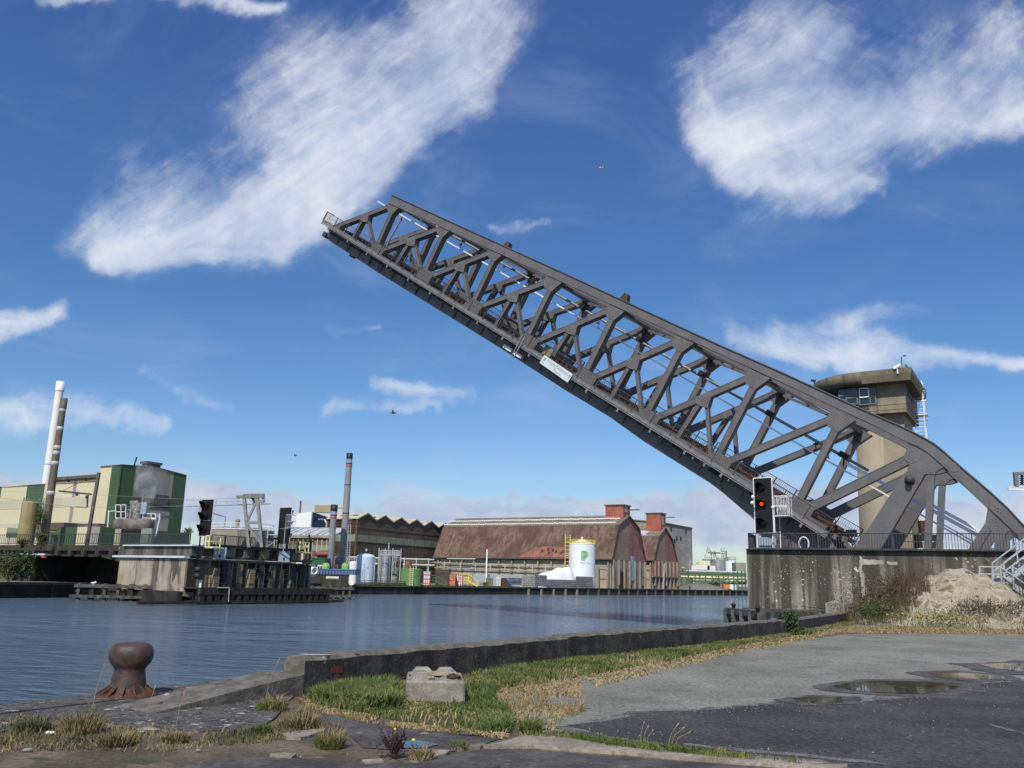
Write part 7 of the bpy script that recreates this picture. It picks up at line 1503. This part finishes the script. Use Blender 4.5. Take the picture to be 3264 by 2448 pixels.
for i, (x, y, s_, h_) in enumerate(((.22, .22, 1, .1), (.62, .26, .8, .06), (.2, .62, .95, .1), (.62, .66, 1.05, .13), (.24, 1.02, 1.05, .12), (.6, 1.03, 1, .12))):
    x *= bw_/.85; mb = MB(); a = .15*s_; b_ = .09*s_; base = [bb(x-a, y-a, bh-.002), bb(x+a, y-a, bh-.002), bb(x+a, y+a, bh-.002), bb(x-a, y+a, bh-.002)]; top_ = [bb(x-b_, y-b_, bh+h_), bb(x+b_, y-b_*.9, bh+h_*.95), bb(x+b_*.8, y+b_, bh+h_), bb(x-b_, y+b_, bh+h_*.97)]; top_ = [q-Z*(.38*h_) for q in top_]
    mb.add(base+top_, [(0, 1, 5, 4), (1, 2, 6, 5), (2, 3, 7, 6), (3, 0, 4, 7), (4, 5, 6, 7)]); mb.build('knob', 'block_concrete', bk)
def rock(name, c, r, m, label=None, cat='stone', group=None, seed=1, sq=(1, .8, .5)):
    rr = random.Random(seed); mb = MB(); mb.ball(V((0, 0, 0)), r, 8, 5, sq); mb.v = [tuple(V(c)+V(p)*rr.uniform(.75, 1.15)) for p in mb.v]; mb.sm = [False]*len(mb.f); return mb.build(name, m, None, c, label, cat, group)
rock('broken_slab', bb(bw_*.55, .45, bh+.045), .17, 'moss_concrete', 'mossy broken slab lying between the knobs of the concrete block', 'rubble', seed=2, sq=(1.2, .5, .25))
for i_, (x_, y_, r_) in enumerate(((.12, .45, .07), (.42, .1, .06), (.75, .85, .08))): rock('broken_chunk', bb(bw_*x_, y_, bh+.025), r_, 'block_concrete', ('small pale chunk at the left of the knobs on the concrete block', 'small pale chunk at the front edge of the concrete block top', 'pale chunk at the right rear of the concrete block top')[i_], 'rubble', seed=60+i_, sq=(1, .8, .5))
rock('broken_slab', bb(bw_*.8, .2, bh+.035), .12, 'dark_concrete', 'dark broken chunk on the front corner of the concrete block', 'rubble', seed=5, sq=(1, .6, .35))
# ------------------------------------------------------------------ grass
def blades(name, pts, hts, m, wid=.009, lean=.5, seed=1, parent=None, label=None, cat=None, group=None, kind='stuff', loc=None, rad=None, center=None):
    g = np.random.default_rng(seed); n = len(pts); P_ = np.array(pts, float); h = np.array(hts, float); a = g.uniform(0, 2*np.pi, n); l = g.uniform(.15, 1, n)*lean
    if center is not None: d_ = P_[:, :2]-np.array(center)[:2]; a = np.arctan2(d_[:, 1], d_[:, 0])+g.normal(0, .5, n)
    dx = np.stack([np.cos(a), np.sin(a), np.zeros(n)], 1); t = g.uniform(0, 2*np.pi, n); sx = np.stack([np.cos(t), np.sin(t), np.zeros(n)], 1)*wid*g.uniform(.6, 1.4, n)[:, None]
    up = np.array([0, 0, 1.0]); mid = P_+up*(h*.6)[:, None]+dx*(h*l*.35)[:, None]; tip = P_+up*(h*(1-.3*l))[:, None]+dx*(h*l)[:, None]
    vs = np.stack([P_-sx, P_+sx, mid+sx*.75, mid-sx*.75, tip], 1).reshape(-1, 3); fs = []
    for i in range(n): k = 5*i; fs += [(k, k+1, k+2, k+3), (k+3, k+2, k+4)]
    mb = MB(); mb.add(vs.tolist(), fs); o = mb.build(name, m, parent, loc, label, cat, group); 
    if kind: o['kind'] = kind
    return o
green = px([(968, 2222), (1090, 2200), (1258, 2185), (1300, 2186), (1460, 2168), (1560, 2150), (1800, 2118), (2050, 2085), (2300, 2050), (2500, 2015), (2690, 1986), (2740, 1988), (2560, 2018), (2400, 2048), (2260, 2078), (2010, 2132), (1830, 2160), (1600, 2196), (1560, 2230), (1600, 2262), (1640, 2300), (1620, 2345), (1540, 2342), (1400, 2322), (1290, 2306), (1180, 2280), (1080, 2268), (1000, 2250)])
sheet('turf', rag([V((q.x, q.y, 0)) for q in green], .25, .06, 41), .0035, 'turf')
pts = scatter(green, 38000, 5, clump=.18, cs=2.2); hh = .07+.1*np.clip(vnoise(pts, 1.6, 9)+.5, 0, 1.3)+.03*rng.random(len(pts)); hh *= np.where(pts[:, 1] > 22, .7, 1); hh *= np.where((pts[:, 0] > -1.7) & (pts[:, 0] < -.3) & (pts[:, 1] < bk0.y+.1), .4, 1); dp = scatter(green, 9000, 55, clump=.0, cs=1.1); dp = dp[~((dp[:, 0] > -2.2) & (dp[:, 0] < -.2) & (dp[:, 1] < bk0.y+.1)) | (np.arange(len(dp)) % 4 == 0)]; blades('dry_grass', np.c_[dp, np.zeros(len(dp))], .05+.08*rng.random(len(dp)), 'straw', .007, 1.1, 56)
blades('grass', np.c_[pts, np.zeros(len(pts))], hh, 'grass_green', .008, .8, 3)
lush = px([(990, 2235), (1100, 2205), (1250, 2190), (1262, 2235), (1280, 2262), (1180, 2268), (1080, 2262)])
pts = scatter(lush, 9000, 6, clump=-.6); blades('grass', np.c_[pts, np.zeros(len(pts))], .14+.12*rng.random(len(pts)), 'grass_green', .009, .9, 4)
dry = [px([(950, 2226), (1000, 2250), (1090, 2270), (1180, 2284), (1290, 2308), (1400, 2324), (1560, 2342), (1630, 2350), (1600, 2358), (1400, 2335), (1250, 2320), (1120, 2296), (1020, 2270), (950, 2240)]),
       px([(1480, 2215), (1600, 2195), (1830, 2162), (1860, 2190), (1840, 2240), (1800, 2290), (1760, 2330), (1660, 2350), (1640, 2290), (1560, 2230)]), px([(1830, 2162), (2010, 2132), (2270, 2078), (2560, 2022), (2740, 1992), (2740, 2002), (2570, 2042), (2300, 2095), (2080, 2150), (1900, 2190)]), px([(2650, 2000), (2800, 1994), (3264, 2008), (3264, 2026), (2900, 2020), (2660, 2018)])]
for i, d_ in enumerate(dry):
    pts = scatter(d_, (3500, 3600, 6500, 5000)[i], 20+i, clump=.0, cs=3, fall=.9); blades('dry_grass', np.c_[pts, np.zeros(len(pts))], (.015, .03, .02, .05)[i]+.045*rng.random(len(pts)), 'straw', .007 if i < 2 else .012, 1.5, 30+i)
fore = px([(0, 2290), (250, 2300), (430, 2318), (640, 2336), (820, 2334), (900, 2300), (960, 2250), (1010, 2290), (1030, 2330), (960, 2345), (860, 2370), (700, 2380), (500, 2400), (250, 2392), (0, 2400)])
pts = scatter(fore, 3200, 31, clump=.32, cs=3); blades('weeds', np.c_[pts, np.zeros(len(pts))], .015+.08*rng.random(len(pts))**2, 'grass_dull', .005, 1.2, 33)
pts = scatter(fore, 1500, 34, clump=.32, cs=4); blades('dry_grass', np.c_[pts, np.zeros(len(pts))], .02+.08*rng.random(len(pts))**2, 'straw', .004, 1.4, 35)
crack = px([(1640, 2352), (1800, 2362), (2000, 2394), (2300, 2424), (2560, 2446), (2560, 2440), (2300, 2412), (2020, 2378), (1800, 2348)])
pts = scatter(crack, 3500, 38, clump=.1, cs=5, fall=.2); blades('weeds', np.c_[pts, np.full(len(pts), .02)], .02+.06*rng.random(len(pts)), 'grass_green', .005, 1.0, 39)
def tuft(x, y, r, h, n, m, label, m2=None, seed=1, cat='grass tuft', name='grass_tuft'):
    c = gp(x, y); g = np.random.default_rng(seed); a = g.uniform(0, 6.28, n); q = r*np.sqrt(g.random(n)); P_ = np.c_[c.x+q*np.cos(a), c.y+q*np.sin(a), np.zeros(n)]
    t = thing(name, label, cat, c); blades('blades', P_, .8*h*g.uniform(.3, 1.05, n), m, .005, 1.0, seed, t, kind=None, center=c)
    if m2: k = n//3; blades('dry_stems', P_[:k]+np.array([.01, .01, 0]), h*g.uniform(.5, 1.25, k), m2, .003, .7, seed+50, t, kind=None, center=c)
tuft(1050, 2385, .12, .22, 420, 'grass_green', 'bright green grass tuft between the pavement slabs, left of the dark red weed', 'straw', 41); tuft(960, 2320, .16, .18, 520, 'grass_dull', 'thick dull green grass tuft beside the wet pavement', 'straw', 42)
tuft(1690, 2335, .1, .24, 300, 'grass_green', 'spiky dark green grass tuft by the concrete kerb', None, 43); tuft(255, 2335, .18, .24, 560, 'straw', 'straw yellow dry grass tuft in front of the bollard, at the left', 'grass_dull', 44)
tuft(865, 2265, .16, .2, 520, 'grass_green', 'green grass tuft under the tall straw stalk near the parapet end', 'straw', 45); tuft(830, 2335, .1, .13, 320, 'grass_green', 'small round green tuft on the speckled quay slab', None, 46)
tuft(370, 2375, .15, .15, 380, 'grass_dull', 'dull green weedy tuft at the lower left below the bollard', 'straw', 47); tuft(560, 2365, .12, .13, 300, 'grass_dull', 'sparse dull weed clump with pale flower heads on the speckled slab', 'straw', 48)
tuft(1340, 2425, .09, .2, 160, 'straw', 'pale dry grass tuft beside the dark red weed', 'grass_dull', 49); tuft(1468, 2390, .08, .13, 200, 'grass_green', 'small green weed in the crack between the wet slabs', None, 50)
tuft(1970, 2385, .1, .11, 260, 'grass_green', 'low green weed on the kerb with three white dry stalks', None, 51); tuft(2300, 2410, .07, .12, 120, 'straw', 'small pale straw tuft on the kerb edge', None, 52); tuft(100, 2330, .14, .16, 300, 'grass_dull', 'dull tuft at the far left edge by the quay slab', 'leaf_green', 53)
def stalk(x, y, h, lean, m, label, group, n=1):
    b = gp(x, y); r = thing('dry_stalk', label, 'stalk', b, group); mb = MB()
    for i in range(n):
        o = V((.035*i-.03*(n > 1), .02*(i % 2), 0)); hh_ = h*(1-.18*i); mb.tube([b+o, b+o+V((lean*.3, 0, hh_*.55)), b+o+V((lean*(1+.25*i), 0, hh_))], [.004, .003, .002], 4)
    mb.build('stem', m, r); mb = MB()
    for i in range(n): o = V((.035*i-.03*(n > 1), .02*(i % 2), 0)); hh_ = h*(1-.18*i); mb.tube([b+o+V((lean*(.8+.25*i), 0, hh_*.88)), b+o+V((lean*(1+.25*i), 0, hh_)), b+o+V((lean*(1.15+.25*i), 0, hh_*1.1))], [.003, .007, .001], 5)
    mb.build('seed_head', m, r)
stalk(845, 2235, .5, .13, 'straw', 'tall curved straw stalk in front of the quay edge near the parapet end', 'tall dry stalks'); stalk(288, 2290, .55, .08, 'straw', 'tall thin stalk left of the bollard', 'tall dry stalks'); stalk(465, 2300, .36, .06, 'straw', 'thin pale stalk on the slab below the bollard', 'tall dry stalks'); stalk(560, 2325, .36, .05, 'straw', 'thin stalk in the middle of the speckled slab', 'tall dry stalks'); stalk(1225, 2160, .3, .01, 'straw', 'lone upright stalk left of the concrete block', 'tall dry stalks')
stalk(2050, 2370, .2, .04, 'straw', 'group of whitish dry stalks on the kerb', 'tall dry stalks', 3); stalk(2140, 2375, .2, .1, 'straw', 'leaning whitish stalks on the kerb, right of the upright ones', 'tall dry stalks', 3)
for i, (x, y) in enumerate(((1600, 2258), (1645, 2262), (1670, 2250), (1735, 2238), (1720, 2255), (1840, 2270), (1825, 2280), (1855, 2262))):
    tuft(x, y, .07, .26, 40, 'straw', ('upright straw bunch, leftmost in the dry patch by the block', 'short straw bunch second from the left in the dry patch', 'straw bunch in the middle of the dry patch', 'tall straw bunch standing rearmost in the dry patch', 'straw bunch in front of the rearmost one in the dry patch', 'tall straw bunch nearest the grey gravel', 'low straw bunch in front at the gravel edge', 'straw bunch just behind the gravel edge')[i], None, 60+i, 'straw tuft', 'straw_tuft')
c = gp(1262, 2420); dw = thing('dock_weed', 'dark red-brown withered weed at the bottom of the pavement', 'weed', c); mb = MB(); rr = random.Random(8)
for i in range(26):
    a = rr.uniform(0, 6.28); l = rr.uniform(.12, .3); e = c+V((math.cos(a)*l*.55-.05, math.sin(a)*l*.4, l)); m_ = c.lerp(e, .5)+Z*.02; mb.tube([c, m_, e], [.006, .005, .002], 4)
    for k in range(4): q = c.lerp(e, .35+.16*k); mb.tube([q, q+V((rr.uniform(-.06, .06), rr.uniform(-.04, .04), rr.uniform(.03, .09)))], [.004, .001], 4)
mb.build('stems', 'dark_stem', dw); leaves('leaves', (c.x-.03, c.y, .12), (.15, .12, .13), 160, 'dark_stem', dw, .02, 3)
# broad-leaved bush growing over the parapet
c = gp(2520, 2022); sb_ = thing('leafy_bush', 'dark green leafy bush growing against the parapet near the pier', 'bush', c); mb = MB(); rr = random.Random(4)
for i in range(9): mb.tube([c, c+V((rr.uniform(-.15, .15), rr.uniform(-.1, .1), .35)), c+V((rr.uniform(-.3, .3), rr.uniform(-.2, .2), rr.uniform(.4, .8)))], [.03, .02, .008], 5)
mb.build('stems', 'bark', sb_); leaves('leaves', (c.x, c.y, .42), (.34, .28, .42), 800, 'leaf_green', sb_, .06, 6); leaves('low_leaves', (c.x+.25, c.y-.2, .12), (.5, .3, .16), 350, 'leaf_green', sb_, .05, 7)
# ------------------------------------------------------------------ sand heap with brush
def mh(x, y):
    def b_(cx, cy, rx, ry, h, p=1.5): return h*max(0, 1-(((x-cx)/rx)**2+((y-cy)/ry)**2)**(p/2))
    z = max(b_(23.6, 46.0, 5.2, 5.0, 2.95, 1.0), b_(21.4, 44.8, 3.0, 3.0, 1.75, 1.7), b_(24.4, 42.8, 5.4, 3.0, 1.15, 1.4), b_(28.5, 44.5, 5.5, 5, 1.5, 1.3), b_(20.0, 42.4, 3.6, 2.2, .8), b_(26, 40.6, 2.6, 1.2, .7))
    e = .16*math.sin(x*2.3+1.7*math.sin(y*1.1))+.13*math.sin(y*2.9+x*1.3)+.07*math.sin(x*6.1-y*3.3)+.05*math.sin(x*9.7+y*8.1)
    return z+e*min(1, z*1.2)
mb = MB(); nx_, ny_ = 100, 70; vs = []
for j in range(ny_+1):
    for i in range(nx_+1): x, y = 15.5+19*i/nx_, 38+13*j/ny_; vs.append((x, y, mh(x, y)-.02))
mb.add(vs, [(j*(nx_+1)+i, j*(nx_+1)+i+1, (j+1)*(nx_+1)+i+1, (j+1)*(nx_+1)+i) for j in range(ny_) for i in range(nx_)], True); mb.build('sand_heap', 'sand', None, V((23.4, 45, 0)), 'big pale sand heap overgrown with brush in front of the pier', 'heap')
def brush(cx, cy, r, h, n, m, label, seed, m2=None, lean=.5):
    g = np.random.default_rng(seed); a = g.uniform(0, 6.28, n); q = r*np.sqrt(g.random(n)); xs, ys = cx+q*np.cos(a)*1.3, cy+q*np.sin(a); zs = np.array([max(0, mh(x, y)-.05) for x, y in zip(xs, ys)]); c = V((cx, cy, max(0, mh(cx, cy))))
    t = thing('brush_shrub', label, 'shrub', c, 'brush on the sand heap'); P_ = np.c_[xs, ys, zs]; P_ = P_[::2]; blades('stems', P_, .75*h*g.uniform(.25, 1.1, len(P_)), m, .01, lean*.7, seed, t, kind=None)
    leaves('foliage', (cx, cy, max(0, mh(cx, cy))+h*.4), (r*1.3, r, h*.42), int(n*.8), m2 or m, t, .06, seed); leaves('foliage', (cx+.2, cy, max(0, mh(cx, cy))+h*.45), (r*1.3, r, h*.5), n//2, m, t, .05, seed+5)
BR = [(18.3, 43.6, 1.5, 1.7, 1500, 'brown_stem', 'tall brown brush left of the sand heap against the pier', 'leaf_olive'), (19.6, 44.6, 1.4, 1.9, 1500, 'brown_stem', 'brown brush on the left shoulder of the sand heap', 'brown_stem'), (21.2, 47.5, 1.5, 1.5, 1500, 'brown_stem', 'brown brush behind the sand heap peak at its left', 'leaf_olive'),
      (17.6, 41.8, 1.1, .9, 1100, 'grass_dull', 'green low brush by the concrete stub', 'leaf_green'), (22.4, 41.6, 1.2, .75, 700, 'brown_stem', 'brown brush at the front foot of the sand heap', 'leaf_olive'), (24.8, 41.1, 1.1, .6, 600, 'brown_stem', 'low brown brush on the front of the sand heap, middle', 'leaf_olive'),
      (27.0, 41.6, 1.3, .8, 800, 'brown_stem', 'olive brown brush at the right foot of the sand heap', 'leaf_olive'), (28.0, 44.0, 1.8, 1.5, 1700, 'leaf_olive', 'green brush on the right flank of the sand heap below the stair', 'leaf_olive'), (27.3, 47.2, 1.6, 1.5, 1500, 'leaf_olive', 'green brush behind the sand heap under the steel stair', 'leaf_green'),
      (30.2, 45.5, 1.8, 1.6, 1500, 'leaf_olive', 'brush at the right edge under the stair flight', 'brown_stem'), (25.0, 39.7, 1.8, .4, 1100, 'grass_dull', 'low grass clump in front of the sand heap', 'straw'), (20.0, 40.6, 1.6, .5, 1000, 'grass_green', 'green grass clump between the stub and the sand heap', 'straw'), (28.6, 40.5, 1.8, .5, 1000, 'grass_dull', 'dull grass clump at the right foot of the sand heap', 'straw')]
for i, b_ in enumerate(BR): brush(*b_[:7], seed=100+i, m2=b_[7])
# stones, flowers, birds
rr = random.Random(12)
g = np.random.default_rng(77); mb = MB()
reg = scatter(px([(0, 2340), (300, 2400), (900, 2370), (1300, 2300), (2000, 2160), (3264, 2040), (3264, 2300), (2600, 2448), (900, 2448), (0, 2448)]), 420, 78, clump=-1, fall=.5)
for x, y in reg: r = g.uniform(.004, .012); mb.v += [(x-r, y, .005), (x+r*.6, y-r, .005), (x+r, y+r*.7, .005), (x, y, .012+r*1.1)]; k = len(mb.v)-4; [(mb.f.append(f), mb.k.append(0), mb.sm.append(False)) for f in ((k, k+1, k+3), (k+1, k+2, k+3), (k+2, k, k+3))]
mb.build('pebbles', 'gravel', None, kind='stuff')
for i, (x, y, r, m, lb) in enumerate(((160, 2342, .05, 'white_paint', 'white stone lying in the dry grass at the left'), (88, 2398, .05, 'block_concrete', 'flat grey stone at the lower left'), (632, 2398, .03, 'block_concrete', 'small pale stone on the earth below the speckled slab'), (1852, 2258, .03, 'white_paint', 'small white stone at the edge of the gravel'), (475, 2335, .11, 'kerb_concrete', 'flat pale slab fragment in the weeds below the bollard'), (1738, 2338, .03, 'kerb_concrete', 'small pale stone beside the spiky tuft'))):
    c = gp(x, y); rock('stone', c+Z*.02, r, m, lb, 'stone', seed=20+i, sq=(1, .6, .35))
for i, (x, y, lb) in enumerate(((1260, 2331, 'tiny yellow flower on the wet pavement, front one'), (1289, 2313, 'tiny yellow flower at the grass edge of the pavement'), (1318, 2365, 'orange yellow leaf on the wet pavement by the kerb'))): rock('flower', gp(x, y)+Z*.02, .022, 'yellow_paint', lb, 'flower', seed=40+i, sq=(1, .7, .6))
def bird(p, s, m, label, perched=False):
    r = thing('gull', label, 'bird', p); mb = MB(); mb.tube([p-X1*.22*s, p-X1*.1*s, p+X1*.05*s, p+X1*.16*s+Z*.03*s, p+X1*.26*s+Z*.02*s], [.02*s, .07*s, .09*s, .06*s, .012*s], 8)
    if not perched:
        for sg in (-1, 1): q = p; mb.add([q+X1*.06*s, q-X1*.08*s, q+V((-.06, sg*.3, .16))*s, q+V((.06, sg*.28, .16))*s, q+V((-.12, sg*.62, .08))*s], [(0, 1, 2, 3), (3, 2, 4)])
    else: mb.ball(p+X1*.16*s+Z*.1*s, .06*s, 8, 5); mb.bar(p-Z*.2*s, p, .02*s, .02*s)
    mb.build('body', m, r)
bird(at(1253, 1316, 85), 1.3, 'bird_grey', 'dark gull flying below the small white cloud'); bird(at(941, 1452, 110), 1.1, 'bird_grey', 'faint gull flying above the concrete tank'); bird(at(1916, 534, 120), 1.4, 'feather_white', 'tiny white gull high in the blue sky')
bird(at(1120, 1864, 122), 1.5, 'feather_white', 'white gull perched on the short timber fender', True); bird(at(298, 1858, 97), 1.3, 'feather_white', 'white gull perched on the fender before the pale block', True)
# ------------------------------------------------------------------ steam drifting off the process skid
def steam():
    m = bpy.data.materials.new('steam'); m.use_nodes = True; nt = m.node_tree; nt.nodes.clear(); g = G(nt)
    out = g.n('ShaderNodeOutputMaterial'); v = g.n('ShaderNodeVolumePrincipled'); nt.links.new(v.outputs[0], out.inputs['Volume']); v.inputs['Color'].default_value = (.95, .95, .95, 1)
    P = g.n('ShaderNodeTexCoord').outputs['Object']; g.put(v.inputs['Density'], g.m('MULTIPLY', g.ss(g.noise(P, .45, 3, .6), .42, .7), .55)); MT['steam'] = m
    c = at(467, 1605, 150); mb = MB()
    for dx, dz, r in ((0, 0, 1.0), (.2, 1.6, 1.5), (-.5, 3.4, 1.9), (-.9, 5.2, 1.6)): mb.ball(c+V((dx, 0, dz)), r, 16, 10, (1, 1, 1.25))
    mb.build('steam', 'steam', None, c, kind='stuff')
steam()
